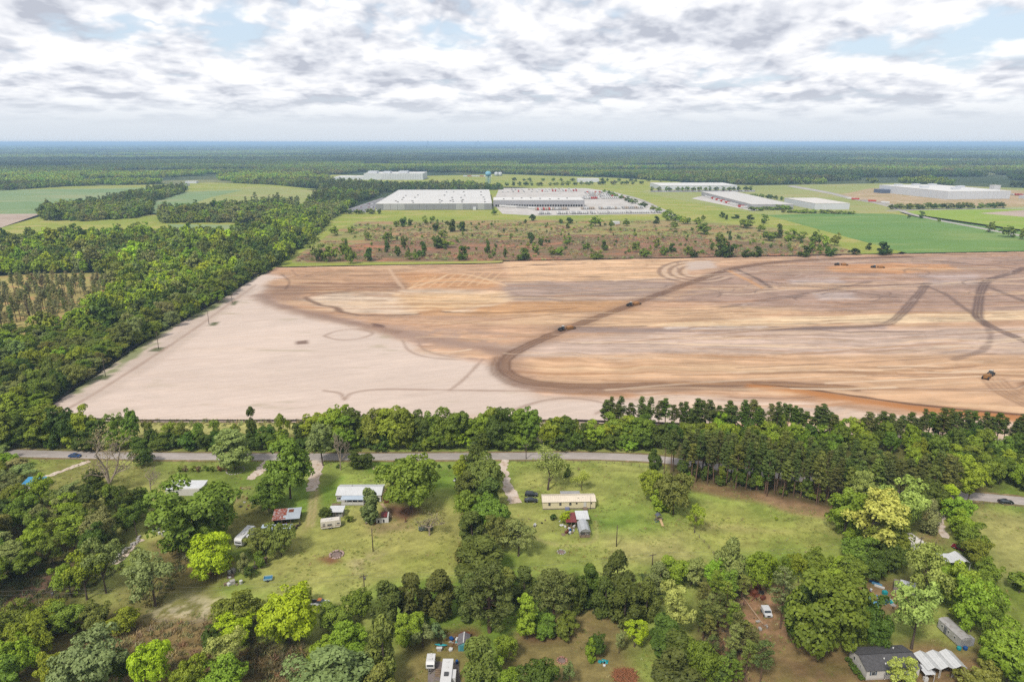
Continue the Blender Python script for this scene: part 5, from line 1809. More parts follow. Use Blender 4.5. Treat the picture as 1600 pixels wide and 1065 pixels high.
def build_belts():
    rng = np.random.default_rng(21)
    # wood at the lower left
    pts = scatter([(-60, 716), (40, 728), (40, 745), (60, 775), (130, 782), (180, 785), (228, 800), (226, 830), (190, 866), (150, 885), (100, 872), (20, 930), (-80, 985), (-140, 860)], 7.4, rng, 0.4)
    for x, y in pts:
        px, py = proj(x, y)
        if px < -40 or blocked(px, py, [(20, 74, 752, 776), (222, 270, 795, 830)]):
            continue
        c = _tr.choice(('mid', 'deep', 'grey', 'fresh', 'mid', 'olive'))
        plant(_tr.choice(('oak', 'airy', 'tall', 'airy')), x, y, _tr.uniform(7.5, 12.5) * (0.6 if py < 760 else 1), _tr.uniform(6, 9.5), c,
              'leafy tree in the dense wood at the lower left, above the dirt track', 'trees of the lower left wood')
    # row of broadleaf trees beyond the road
    x = -30.0
    i = 0
    while x < 1010:
        sparse = 140 < x < 470
        b = _tr.uniform(690, 701)
        if x < 140:
            t, w = _tr.uniform(634, 652), _tr.uniform(38, 54)
        elif sparse:
            t, w = _tr.uniform(634, 664), _tr.uniform(20, 34)
        elif x < 830:
            t, w = _tr.uniform(634, 650), _tr.uniform(36, 52)
        else:
            t, w = _tr.uniform(644, 662), _tr.uniform(32, 46)
        k = _tr.choice(('airy', 'tall', 'airy')) if sparse else _tr.choice(('tall', 'oak', 'tall', 'oak'))
        lab, grp = (('thin tree in the gappy stretch of the row beyond the road', 'thin trees in the row beyond the road') if sparse else
                    ('tree at the left end of the row beyond the road', 'trees at the left end of the row beyond the road') if x < 140 else
                    ('dense green tree in the unbroken middle of the row beyond the road', 'trees in the row beyond the road') if x < 830 else
                    ('green tree in the row beyond the road, left of the tall pine line', 'trees at the right end of the row beyond the road'))
        if not (835 < x < 858 or 892 < x < 906):
            tree_px(k, x, b, t, w, _tr.choice(('mid', 'deep', 'mid', 'fresh', 'mid')), lab, grp)
        x += _tr.uniform(20, 30) if sparse else _tr.uniform(12, 19)
    for x in np.arange(-20, 1010, 15):
        x = float(x + _tr.uniform(-4, 4))
        if 845 < x < 860:
            continue
        tree_px(_tr.choice(('shrub', 'shrub', 'oak')), x, _tr.uniform(698, 703), _tr.uniform(668, 686), _tr.uniform(24, 36), _tr.choice(('mid', 'deep', 'deep', 'fresh')),
                'bush along the foot of the tree row beyond the road', 'bushes under the row beyond the road')
    # line of tall pines at the edge of the field
    x = 944.0
    while x < 1640:
        f = (x - 948) / 652
        b = (672 if x < 1010 else 676) + 26 * max(0, (x - 1000) / 600) + _tr.uniform(-4, 6)
        t = 621 + 27 * f + _tr.uniform(-6, 12) + (9 if 1300 < x < 1400 else 0)
        if not (1300 < x < 1318 or 1330 < x < 1338):
            tree_px('pine', x, b, t, _tr.uniform(15, 25), _tr.choice(('pine', 'pine', 'pine2', 'deep')), 'tall bare-trunked pine in the line along the field edge', 'pines in the line along the field edge')
        x += _tr.choice((_tr.uniform(4, 8), _tr.uniform(8, 15)))
    # broadleaf understorey between that line and the road
    for x, y in scatter([(1000, 704), (1000, 684), (1100, 680), (1300, 690), (1640, 716), (1640, 775), (1500, 762), (1400, 752), (1200, 730), (1080, 712)], 6.6, rng, 0.4):
        px, py = proj(x, y)
        if 1040 < px < 1420 and py > 716:
            continue
        plant(_tr.choice(('oak', 'tall')), x, y, _tr.uniform(8, 13), _tr.uniform(6, 8.8), _tr.choice(('fresh', 'mid', 'mid', 'fresh', 'deep')), 'bright broadleaf tree between the pine stand and the field-edge pine line', 'broadleaf trees behind the pine stand')
    # the pine stand
    for x, y in scatter([(1030, 738), (1052, 746), (1100, 758), (1160, 770), (1230, 781), (1290, 790), (1330, 797), (1420, 800), (1470, 790), (1492, 780), (1400, 770), (1200, 747), (1075, 729)], 3.7, rng, 0.36):
        plant('pine', x, y, _tr.uniform(14.5, 19.5), _tr.uniform(3.6, 5.4), _tr.choice(('pine', 'pine2', 'pine2', 'olive')), 'slender pine in the dense stand between the road and the pasture', 'pines of the dense stand')
    for x, y in scatter([(1052, 742), (1100, 754), (1230, 777), (1290, 787), (1290, 780), (1230, 770), (1100, 744)], 3.3, rng, 0.45):
        plant(_tr.choice(('shrub', 'oak', 'tall')), x, y, _tr.uniform(3, 8.5), _tr.uniform(3, 4.8), _tr.choice(('deep', 'mid')), 'low green undergrowth tree beneath the pine stand', 'undergrowth of the pine stand', name='shrub')
    # thin pines over the lower right yard
    for x, y in scatter([(1085, 960), (1120, 935), (1150, 960), (1165, 1000), (1185, 1050), (1195, 1090), (1110, 1095), (1090, 1020)], 4.6, rng, 0.4):
        plant('thinpine', x, y, _tr.uniform(8, 12.5), _tr.uniform(3.8, 5.2), _tr.choice(('pine2', 'grey', 'olive', 'mid')), 'loose grey-green pine in the grove left of the dirt yard', 'pines of the grove by the dirt yard')
    # scrub trees on the waste land before the warehouse
    hand = [(498, 408, 372, 26, 'olive'), (516, 409, 382, 24, 'mid'), (540, 404, 370, 18, 'mid'), (578, 408, 386, 18, 'deep'), (548, 412, 385, 16, 'mid'), (660, 402, 376, 16, 'deep'), (607, 378, 361, 14, 'mid'), (604, 394, 374, 13, 'deep'),
            (633, 386, 367, 12, 'deep'), (621, 400, 382, 10, 'deep'), (640, 405, 389, 13, 'mid'), (650, 406, 391, 11, 'mid'), (575, 375, 359, 12, 'mid'), (722, 406, 383, 22, 'deep'), (682, 388, 366, 16, 'deep'), (693, 386, 372, 30, 'mid'),
            (522, 368, 351, 14, 'fresh'), (549, 366, 352, 10, 'fresh'), (704, 362, 341, 17, 'deep'), (722, 361, 345, 18, 'deep'), (682, 362, 346, 14, 'deep'), (692, 372, 358, 12, 'mid'), (630, 355, 338, 14, 'deep'), (642, 352, 341, 9, 'deep'), (620, 354, 344, 10, 'mid'),
            (665, 350, 337, 9, 'fresh'), (676, 346, 337, 9, 'fresh'), (772, 336, 326, 9, 'mid'), (832, 345, 334, 12, 'deep'), (821, 349, 342, 6, 'deep'), (876, 349, 341, 8, 'deep'), (889, 349, 339, 14, 'deep'), (930, 354, 337, 20, 'fresh'), (887, 357, 348, 6, 'deep'),
            (956, 356, 342, 8, 'mid'), (978, 353, 341, 10, 'mid'), (1025, 349, 337, 15, 'deep'), (1042, 345, 328, 12, 'fresh'), (1054, 358, 343, 12, 'mid'), (1068, 350, 338, 12, 'fresh'), (1088, 350, 338, 16, 'fresh'), (1099, 345, 335, 8, 'mid'),
            (829, 380, 362, 14, 'deep'), (845, 384, 370, 11, 'deep'), (885, 382, 367, 16, 'mid'), (837, 395, 379, 13, 'mid'), (944, 391, 374, 13, 'deep'), (917, 390, 379, 15, 'mid'), (994, 394, 376, 14, 'mid'), (1025, 388, 371, 13, 'mid'), (1036, 399, 383, 12, 'mid'),
            (820, 406, 387, 26, 'deep'), (762, 395, 376, 14, 'deep'), (771, 400, 386, 9, 'mid'), (789, 402, 387, 8, 'deep'), (873, 397, 385, 17, 'mid'), (862, 398, 386, 12, 'mid'), (932, 405, 393, 20, 'mid'), (1008, 401, 387, 16, 'mid'), (1050, 394, 379, 15, 'deep'),
            (1074, 398, 383, 12, 'mid'), (1086, 402, 390, 20, 'deep'), (1122, 401, 379, 22, 'deep'), (1140, 402, 376, 28, 'deep'), (1126, 385, 361, 16, 'mid'), (1100, 366, 345, 22, 'mid'), (1140, 375, 360, 8, 'deep'), (1182, 401, 384, 22, 'deep'), (1166, 402, 390, 20, 'deep'),
            (1165, 356, 342, 22, 'mid'), (1194, 349, 334, 15, 'mid'), (1217, 372, 349, 18, 'deep'), (1201, 376, 360, 22, 'mid'), (1232, 377, 356, 24, 'fresh'), (1250, 376, 361, 18, 'mid'), (1273, 385, 359, 20, 'mid'), (1290, 386, 366, 16, 'fresh'), (1268, 393, 375, 14, 'mid'),
            (1256, 401, 383, 22, 'deep'), (1297, 400, 384, 20, 'deep'), (1304, 384, 363, 16, 'mid'), (1335, 398, 387, 17, 'dark'), (1378, 398, 377, 29, 'dark'), (1358, 390, 379, 12, 'deep'), (1282, 396, 380, 12, 'mid'), (1232, 388, 379, 10, 'mid'),
            (1128, 340, 330, 10, 'deep'), (1135, 343, 335, 8, 'deep'), (1150, 341, 335, 14, 'deep'), (1172, 343, 335, 14, 'deep'), (1112, 391, 378, 7, 'deep'), (1152, 373, 366, 6, 'mid'), (1178, 380, 372, 8, 'mid'), (1188, 362, 350, 14, 'mid')]
    for x, b, t, w, c in hand:
        k = 'far_cedar' if c in ('deep', 'dark') else 'far_oak'
        tree_px(k, x, b, t, w, c, 'self-sown tree scattered over the rusty scrubland before the warehouse', 'trees scattered over the scrubland', z=-0.1, name='scrub_tree')
    for x, y in scatter([(500, 398), (560, 352), (700, 346), (900, 350), (1100, 360), (1250, 372), (1300, 396), (1000, 400), (700, 406)], 34, rng, 0.5):
        plant('far_cedar' if _tr.random() < 0.5 else 'far_oak', x, y, _tr.uniform(2.5, 5.5), _tr.uniform(3, 5), _tr.choice(('deep', 'mid', 'fresh')), 'small young bush on the rusty scrubland', 'young bushes on the scrubland', name='shrub', z=-0.1)
    # roadside and yard trees in the distance
    def far_line(p0, p1, n, h, w, cols, label, group):
        a, b = gp(*p0), gp(*p1)
        for i in range(n):
            f = (i + _tr.uniform(-0.3, 0.3)) / max(1, n - 1)
            p = a.lerp(b, f)
            plant('far_oak', p.x, p.y + _tr.uniform(-4, 4), _tr.uniform(*h), _tr.uniform(*w), _tr.choice(cols), label, group, z=-0.1, name='shade_tree')
    far_line((1394, 327), (1568, 325), 26, (9, 13), (11, 16), ('mid', 'deep', 'grey'), 'rounded tree in the line before the long white factory', 'trees before the white factory')
    far_line((1020, 298.5), (1175, 297.5), 18, (9, 12), (10, 14), ('deep', 'mid'), 'tree in the line before the low warehouse beyond the truck yard', 'trees before the low warehouse')
    far_line((945, 302), (1040, 336), 13, (8, 12), (10, 15), ('mid', 'deep', 'fresh'), 'tree along the lane at the right of the truck yard', 'trees along the truck yard lane')
    far_line((1040, 340), (1075, 350), 5, (8, 11), (10, 13), ('fresh', 'mid'), 'tree at the lower end of the truck yard lane', 'trees at the lane end')
    far_line((780, 291), (1000, 288), 24, (9, 14), (12, 18), ('mid', 'deep', 'grey'), 'shade tree in the row beyond the truck yard', 'trees beyond the truck yard')
    far_line((800, 283), (1060, 284), 18, (8, 13), (10, 16), ('mid', 'deep'), 'tree dotted over the airfield meadow', 'trees on the airfield meadow')
    far_line((1175, 329), (1235, 327), 12, (6, 10), (10, 14), ('fresh', 'mid'), 'bush before the long pale warehouse', 'bushes before the long pale warehouse')
    far_line((1225, 332), (1330, 334), 16, (4, 8), (10, 16), ('mid', 'fresh', 'olive'), 'bush on the mound before the small pale warehouse', 'bushes on the mound')
    far_line((1150, 306), (1260, 316), 14, (7, 10), (10, 14), ('mid', 'deep'), 'tree behind the long pale warehouse', 'trees behind the long pale warehouse')
    far_line((535, 334), (590, 334), 8, (7, 10), (9, 13), ('deep', 'mid'), 'tree round the car park left of the great warehouse', 'trees round the car park')
    for x, b, t, w in ((1420, 341, 335, 5), (1440, 341, 329, 11), (1467, 347, 341, 5), (1545, 363, 345, 15), (1575, 370, 351, 20), (1597, 374, 354, 12)):
        tree_px('far_oak', x, b, t, w, _tr.choice(('mid', 'deep')), 'lone round tree along the road by the green field', 'round trees along the road by the green field', z=-0.1)


build_belts()

# ================================================================== buildings and things
def stripes_mat(name, col, pitch=0.45, axis=0, rough=0.45, metal=0.0, dirt=None, dirt_amt=0.3, depth=0.02, var=0.08, dark=0.82):
    """Ribbed sheet metal or lapped siding: lines along one local axis, fine relief, and weathering."""
    if name in MATS:
        return MATS[name]
    m = mat(name, col, rough, var, 0.5, metal, 0.4, dirt, dirt_amt)
    t = m.node_tree
    b = t.nodes['Principled BSDF']
    tc = NN(t, 'ShaderNodeTexCoord')
    sp = NN(t, 'ShaderNodeSeparateXYZ')
    t.links.new(tc.outputs['Object'], sp.inputs[0])
    f = math_node(t, 'FRACT', math_node(t, 'DIVIDE', sp.outputs[axis], pitch))
    line = map_range(t, f, 0.80, 0.92)
    src = b.inputs['Base Color'].links[0].from_socket
    c = mix_rgb(t, 1.0, src, map_range(t, line, 0, 1, 1.0, dark, False), 'MULTIPLY')
    t.links.new(c, b.inputs['Base Color'])
    bp = NN(t, 'ShaderNodeBump')
    bp.inputs['Strength'].default_value = 0.6
    bp.inputs['Distance'].default_value = depth
    t.links.new(line, bp.inputs['Height'])
    t.links.new(bp.outputs[0], b.inputs['Normal'])
    return m


GLASS = mat('dark_glass', (0.05, 0.06, 0.07), 0.12, 0.2, 1.0, 0.0, 0.6)
TRIM = mat('white_trim', S(236, 232, 226), 0.6, 0.06)
TYRE = mat('tyre', (0.022, 0.022, 0.023), 0.9, 0.2, 2.0)
RIM = mat('rim', S(170, 170, 172), 0.35, 0.1, 2.0, 0.6)
STEEL = mat('steel', S(150, 148, 146), 0.5, 0.2, 1.0, 0.5)
WOOD = mat('weathered_wood', S(150, 128, 104), 0.9, 0.25, 1.5)
POLE = mat('pole_wood', S(104, 88, 76), 0.95, 0.25, 1.2)
DARKIN = mat('dark_interior', S(58, 54, 50), 0.95, 0.2)
CONC = mat('concrete', S(196, 190, 182), 0.9, 0.15, 0.8)
RUST = mat('rust', S(132, 74, 50), 0.9, 0.35, 1.5)
WROOF = stripes_mat('white_metal_roof', S(240, 240, 240), 0.6, 0, 0.4, 0.0, S(196, 190, 184), 0.1)
BLUEROOF = stripes_mat('pale_blue_metal_roof', S(206, 220, 234), 0.5, 0, 0.4, 0.0, S(180, 184, 186), 0.15)
CREAMROOF = stripes_mat('cream_metal_roof', S(252, 236, 212), 0.7, 0, 0.5, 0.0, S(222, 196, 160), 0.05)
YELLOW = stripes_mat('yellow_siding', S(255, 240, 200), 0.24, 2, 0.6, 0.0, S(210, 176, 120), 0.05, 0.01, 0.05, 0.9)
WHITES = stripes_mat('white_siding', S(240, 234, 226), 0.24, 2, 0.6, 0.0, S(196, 186, 174), 0.1, 0.01, 0.05, 0.9)
GREYS = stripes_mat('grey_siding', S(178, 178, 180), 0.3, 0, 0.7, 0.0, S(136, 132, 130), 0.2, 0.01)
SHINGLE = mat('grey_shingle', S(104, 102, 104), 0.95, 0.22, 1.2, 0, 0.15, S(126, 124, 122), 0.25)
TIN = stripes_mat('weathered_tin', S(214, 222, 230), 0.5, 0, 0.45, 0.2, S(150, 84, 58), 0.0)
REDROOF = stripes_mat('red_metal_roof', S(146, 62, 62), 0.5, 0, 0.5, 0.0, S(120, 70, 62), 0.2)
SILVER = stripes_mat('aluminium_skin', S(214, 212, 210), 0.5, 1, 0.4, 0.2, S(160, 148, 136), 0.25)
PLASTIC_T = mat('turquoise_plastic', S(40, 170, 176), 0.5, 0.08)
PLASTIC_B = mat('blue_plastic', S(38, 92, 160), 0.5, 0.08)
TARPB = mat('blue_tarp', S(110, 168, 206), 0.6, 0.15, 1.0)
WPLAST = mat('white_plastic', S(240, 238, 234), 0.5, 0.08)


def front(px0, py0, px1, py1):
    """Ground origin, turn and length of a front that runs from one pixel to another."""
    a, b = gp(px0, py0), gp(px1, py1)
    d = b - a
    return (a.x, a.y, 0.0), math.atan2(d.y, d.x), math.hypot(d.x, d.y)


def window(parent, face, a, z, w, h, off, shutters=None, name='window', frame=None):
    """A framed window with its own pane on the front (F), back (K), left (L) or right (R) wall."""
    def bx(a0, a1, z0, z1, d0, d1):
        if face == 'F':
            return B(a0, a1, off - d1, off - d0, z0, z1)
        if face == 'K':
            return B(a0, a1, off + d0, off + d1, z0, z1)
        if face == 'L':
            return B(off - d1, off - d0, a0, a1, z0, z1)
        return B(off + d0, off + d1, a0, a1, z0, z1)
    fr = bx(a, a + w, z, z + h, 0.0, 0.05).build(name, frame or TRIM, parent)
    bx(a + 0.09, a + w - 0.09, z + 0.09, z + h - 0.09, 0.052, 0.06).build('pane', GLASS, fr)
    if shutters:
        for s in (a - 0.36, a + w + 0.04):
            bx(s, s + 0.32, z, z + h, 0.0, 0.04).build('shutter', shutters, fr)
    return fr


def door(parent, face, a, z, w, h, off, m):
    if face == 'F':
        d = B(a, a + w, off - 0.06, off, z, z + h).build('door', m, parent)
        B(a + w - 0.2, a + w - 0.12, off - 0.12, off - 0.062, z + h * 0.45, z + h * 0.52).build('handle', STEEL, d)
    else:
        d = B(off - 0.06, off, a, a + w, z, z + h).build('door', m, parent)
        B(off - 0.12, off - 0.062, a + w - 0.2, a + w - 0.12, z + h * 0.45, z + h * 0.52).build('handle', STEEL, d)
    return d


def gable_body(L, D, h, rise, z0=0.0):
    return MB().prism([(0, z0), (D, z0), (D, h), (D / 2, h + rise), (0, h)], 0, L)


def gable_roof(L, D, h, rise, over=0.3, end=0.25, th=0.09):
    s = rise / (D / 2)
    y0, y1 = -over, D + over
    zl = h - over * s
    prof = [(y0, zl + 0.01), (D / 2, h + rise + 0.01), (y1, zl + 0.01), (y1, zl + th), (D / 2, h + rise + th + 0.03), (y0, zl + th)]
    return MB().prism(prof, -end, L + end)


def shed_roof(x0, x1, y0, y1, z0, z1, th=0.07):
    """Sloping sheet: z0 at the y0 edge, z1 at the y1 edge."""
    return MB().hexa([(x0, y0, z0), (x1, y0, z0), (x1, y1, z1), (x0, y1, z1)], [(x0, y0, z0 + th), (x1, y0, z0 + th), (x1, y1, z1 + th), (x0, y1, z1 + th)])


def posts(parent, pts, h, r=0.06, m=None):
    for x, y in pts:
        B(x - r, x + r, y - r, y + r, 0, h).build('post', m or WOOD, parent)


def yellow_home():
    org, rz, L = front(848, 796, 930, 794.5)
    t = empty('mobile_home', org, rz)
    tag(t, 'long yellow mobile home with a cream metal roof on the middle lawn', 'mobile home')
    D = 5.0
    gable_body(L, D, 3.0, 0.75, 0.45).build('wall', YELLOW, t)
    B(0.03, L - 0.03, 0.03, D - 0.03, -0.2, 0.448).build('skirting', mat('skirting_stone', S(150, 138, 130), 0.9, 0.3, 1.5), t)
    rf = gable_roof(L, D, 3.0, 0.75).build('roof', CREAMROOF, t)
    for x, y in ((12.2, 1.2), (13.8, 1.5), (15.4, 2.0)):
        MB().cyl((x, y, 3.2), 0.09, 0.55, 8).build('roof_vent', STEEL, rf)
    for x, w, z, h in ((1.9, 0.75, 1.5, 1.05), (5.6, 0.75, 1.5, 1.05), (9.0, 0.75, 1.5, 1.05), (11.2, 0.65, 1.95, 0.55), (16.3, 0.5, 1.9, 0.55)):
        window(t, 'F', x, z, w, h, -0.002, frame=mat('brown_frame', S(120, 88, 70), 0.7))
    door(t, 'F', 13.9, 0.85, 0.95, 2.0, -0.002, TRIM)
    st = B(13.7, 15.1, -1.3, -0.07, 0.0, 0.8).build('steps', WOOD, t)
    B(13.7, 15.1, -1.65, -1.302, 0.0, 0.5).build('tread', WOOD, st)
    B(13.7, 15.1, -2.0, -1.652, 0.0, 0.25).build('tread', WOOD, st)
    B(7.6, 9.0, -0.75, -0.07, 0.0, 0.95).build('air_conditioner', mat('ac_blue_grey', S(150, 156, 196), 0.6), t)
    window(t, 'L', 1.0, 1.5, 0.8, 1.0, -0.002)
    MB().tube([(16.2, -0.25, 0), (16.2, -0.25, 5.1)], 0.05, 6).build('service_mast', STEEL, t)
    # roofed porch on the far side
    p = empty('porch_roof', (0, 0, 0), 0, t)
    shed_roof(6.6, 13.5, D + 0.35, D + 3.2, 2.75, 2.4).build('sheet', mat('porch_tin', S(200, 198, 198), 0.5, 0.12, 0.6, 0.2), p)
    for x in (6.8, 10.0, 13.3):
        B(x - 0.06, x + 0.06, D + 2.9, D + 3.02, 0, 2.38).build('post', WOOD, p)


def barn_sheds():
    g = gp(906, 840)
    t = empty('barn_shed', (g.x, g.y, 0), R(3))
    tag(t, 'grey barn-shaped shed with a silver gambrel roof and a small front porch', 'shed')
    W, D = 3.3, 6.0
    prof = [(0, 0.25), (W, 0.25), (W, 2.1), (W * 0.82, 2.75), (W / 2, 3.15), (W * 0.18, 2.75), (0, 2.1)]
    MB().prism(prof, 1.3, D, 'y').build('wall', GREYS, t)
    rp = [(-0.15, 1.98), (W * 0.17, 2.77), (W / 2, 3.19), (W * 0.83, 2.77), (W + 0.15, 1.98), (W + 0.15, 2.06), (W * 0.83, 2.86), (W / 2, 3.28), (W * 0.17, 2.86), (-0.15, 2.06)]
    MB().prism(rp, -0.15, D + 0.1, 'y').build('roof', stripes_mat('barn_roof', S(214, 216, 220), 0.5, 1, 0.4, 0.15, S(176, 172, 170), 0.2), t)
    B(0, W, 0, 1.298, 0.1, 0.25).build('porch_floor', WOOD, t)
    gp_ = [(0.03, 2.1), (W - 0.03, 2.1), (W * 0.82, 2.72), (W / 2, 3.12), (W * 0.18, 2.72)]
    MB().prism(gp_, 0.02, 0.14, 'y').build('gable_board', GREYS, t)
    posts(t, [(0.08, 0.08), (W - 0.08, 0.08), (W / 2, 0.08)], 2.1)
    door(t, 'F', 1.9, 0.3, 0.95, 1.75, 1.297, WPLAST)
    window(t, 'F', 0.5, 1.1, 0.8, 0.75, 1.297)
    s = empty('open_shed', (g.x - 0.15, g.y + 6.35, 0), R(2))
    tag(s, 'open shed with a white metal roof joined behind the barn-shaped shed', 'shed')
    shed_roof(-0.4, 3.8, -0.2, 4.9, 2.9, 3.1).build('roof', WROOF, s)
    posts(s, [(-0.2, 0), (3.6, 0), (-0.2, 4.7), (3.6, 4.7)], 2.88)
    B(-0.1, 3.5, 4.5, 4.6, 0, 2.9).build('back_wall', GREYS, s)
    r = empty('lean_to', (g.x - 3.95, g.y + 5.6, 0), R(2))
    tag(r, 'lean-to with a red metal roof left of the barn-shaped shed', 'shed')
    shed_roof(-0.1, 3.4, -0.3, 5.0, 2.35, 2.85).build('roof', REDROOF, r)
    posts(r, [(0.1, 0), (1.7, 0), (3.1, 0), (0.1, 4.7), (3.1, 4.7)], 2.36)
    B(0.1, 3.1, 4.4, 4.5, 0, 2.5).build('back_wall', mat('dark_boards', S(92, 80, 74), 0.9, 0.2), r)
    rr = random.Random(4)
    for i in range(22):
        x, y = g.x - 4.4 + rr.uniform(0, 4.6), g.y + rr.uniform(1.6, 6.6)
        crate((x, y), rr.uniform(0.35, 0.9), rr.uniform(0.3, 0.6), rr.uniform(0.3, 0.9), rr.choice(('white_plastic', 'weathered_wood', 'rust', 'dark_interior', 'blue_plastic')), rr.uniform(0, 3),
              'household clutter stored under and before the red lean-to roof', 'clutter under the red lean-to')


def crate(xy, lx, ly, lz, m, rz, label, group, name='crate'):
    """A storage box with a lid lip and a recessed front, big enough to read as clutter."""
    mb = MB().box(-lx / 2, lx / 2, -ly / 2, ly / 2, 0, lz * 0.85)
    mb.hexa([(-lx / 2 - 0.04, -ly / 2 - 0.04, lz * 0.85), (lx / 2 + 0.04, -ly / 2 - 0.04, lz * 0.85), (lx / 2 + 0.04, ly / 2 + 0.04, lz * 0.85), (-lx / 2 - 0.04, ly / 2 + 0.04, lz * 0.85)],
            [(-lx / 2 + 0.03, -ly / 2 + 0.03, lz), (lx / 2 - 0.03, -ly / 2 + 0.03, lz), (lx / 2 - 0.03, ly / 2 - 0.03, lz), (-lx / 2 + 0.03, ly / 2 - 0.03, lz)])
    o = mb.build(name, MATS[m], None, (xy[0], xy[1], 0), rz)
    return tag(o, label, 'box', group)


def barrel(px, py, m, label, r=0.32, h=0.9, group=None):
    g = gp(px, py)
    o = MB().lathe([(r * 0.92, 0), (r, h * 0.08), (r * 0.97, h * 0.3), (r * 1.03, h * 0.34), (r * 0.97, h * 0.38), (r * 0.97, h * 0.66), (r * 1.03, h * 0.7), (r, h * 0.95), (r * 0.9, h)], 12).build('barrel', m, None, (g.x, g.y, 0))
    return tag(o, label, 'barrel', group)


def white_house():
    t = empty('house', (-60.9, 212.4, 0), R(0.5))
    tag(t, 'white house with a long white metal roof and a pale blue porch roof', 'house')
    L, D = 15.4, 7.2
    gable_body(L, D, 2.7, 1.1).build('wall', WHITES, t)
    rf = gable_roof(L, D, 2.7, 1.1, 0.35, 0.3).build('roof', WROOF, t)
    MB().cyl((4.6, 4.4, 3.5), 0.12, 0.7, 8).build('vent_pipe', STEEL, rf)
    window(t, 'F', 0.6, 0.9, 0.9, 1.0, -0.002, mat('dark_shutter', S(80, 84, 96), 0.7))
    window(t, 'F', 12.6, 1.0, 0.9, 1.0, -0.002)
    window(t, 'L', 2.4, 1.0, 1.0, 1.0, -0.002)
    p = empty('porch', (0, 0, 0), 0, t)
    shed_roof(2.0, 9.9, -2.6, -0.36, 2.15, 2.5).build('porch_roof', BLUEROOF, p)
    for x in (2.2, 4.1, 6.0, 7.9, 9.7):
        B(x - 0.06, x + 0.06, -2.5, -2.38, 0.3, 2.14).build('post', TRIM, p)
    B(2.0, 9.9, -2.55, -0.05, 0.05, 0.3).build('deck', CONC, p)
    B(2.1, 9.8, -2.44, -2.40, 0.35, 1.2).build('railing', TRIM, p)
    door(t, 'F', 5.2, 0.3, 0.95, 2.05, -0.002, mat('navy_door', S(44, 62, 112), 0.6))
    ram = B(-1.2, 1.9, -2.4, -1.3, 0, 0.2).build('ramp', WOOD, t)
    # open timber frame at the right end
    f = empty('pergola', (-45.1, 213.0, 0), R(0.5))
    tag(f, 'open timber frame of yellow rafters against the right end of the white house', 'pergola')
    ym = mat('pale_timber', S(212, 178, 112), 0.8, 0.15)
    posts(f, [(0, 0), (2.6, 0), (0, 5.6), (2.6, 5.6)], 2.6, 0.08, ym)
    for k in range(5):
        y = 0.2 + k * 1.3
        B(-0.2, 2.9, y, y + 0.12, 2.6, 2.75).build('rafter', ym, f)
    crate((-43.6, 212.0), 1.5, 1.0, 0.8, 'rust', 0.3, 'rusty trailer tub at the right end of the white house', None, 'tub')


def small_shed():
    t = empty('garden_shed', (-60.6, 202.4, 0), R(1))
    tag(t, 'little grey shed with a flat white roof above the cream camper', 'shed')
    B(0, 4.2, 0, 2.6, 0, 2.3).build('wall', GREYS, t)
    shed_roof(-0.35, 4.55, -1.0, 2.8, 2.32, 2.6).build('roof', WROOF, t)
    posts(t, [(-0.1, -0.85), (2.1, -0.85), (4.3, -0.85)], 2.3)
    door(t, 'F', 1.6, 0.05, 0.9, 2.0, -0.002, mat('grey_door', S(120, 122, 128), 0.7))
    window(t, 'F', 0.3, 0.9, 0.9, 0.9, -0.002)
    window(t, 'F', 3.0, 0.9, 0.8, 0.9, -0.002)


def rusty_shed():
    t = empty('tin_shed', (-77.6, 196.6, 0), R(9))
    tag(t, 'open tin shed whose roof is half rust red and half silver', 'shed')
    shed_roof(-0.4, 3.9, -0.3, 5.8, 2.3, 2.95).build('roof', mat('rust_tin', S(158, 78, 52), 0.85, 0.2, 0.7, 0, 0.2, S(206, 208, 210), 0.5), t)
    shed_roof(3.902, 8.4, -0.3, 5.8, 2.3, 2.95).build('roof', TIN, t).name = 'roof_sheet'
    shed_roof(4.4, 6.0, 3.4, 4.9, 2.78, 2.95, 0.06).build('rust_patch', RUST, t)
    shed_roof(3.0, 4.6, 0.6, 1.8, 2.44, 2.58, 0.06).build('silver_patch', TIN, t)
    posts(t, [(0, 0), (2.7, 0), (5.4, 0), (8.1, 0), (0, 5.4), (8.1, 5.4)], 2.28)
    B(0.0, 8.1, 5.2, 5.3, 0, 2.8).build('back_wall', mat('dark_boards', S(92, 80, 74), 0.9, 0.2), t)
    B(0.0, 0.1, 0.1, 5.2, 0, 2.4).build('side_wall', MATS['dark_boards'], t)
    b = empty('tin_shed', (-79.6, 190.6, 0), R(3))
    tag(b, 'low tin shed with a white roof and a blue end behind the olive trees', 'shed')
    B(0, 9.0, 0, 2.8, 0, 2.0).build('wall', GREYS, b)
    shed_roof(-0.2, 9.3, -0.3, 3.1, 2.02, 2.4).build('roof', BLUEROOF, b)
    B(9.0, 9.08, 0.1, 2.7, 0.2, 1.9).build('end_panel', PLASTIC_B, b)
    rr = random.Random(8)
    for i in range(16):
        crate((-77.0 + rr.uniform(0, 8.5), 195.0 + rr.uniform(0, 3.4)), rr.uniform(0.4, 1.1), rr.uniform(0.3, 0.7), rr.uniform(0.3, 1.0), rr.choice(('weathered_wood', 'rust', 'white_plastic', 'dark_interior', 'blue_plastic')), rr.uniform(0, 3),
              'scrap and boxes stored around the rusty-roofed shed', 'clutter at the rusty shed')


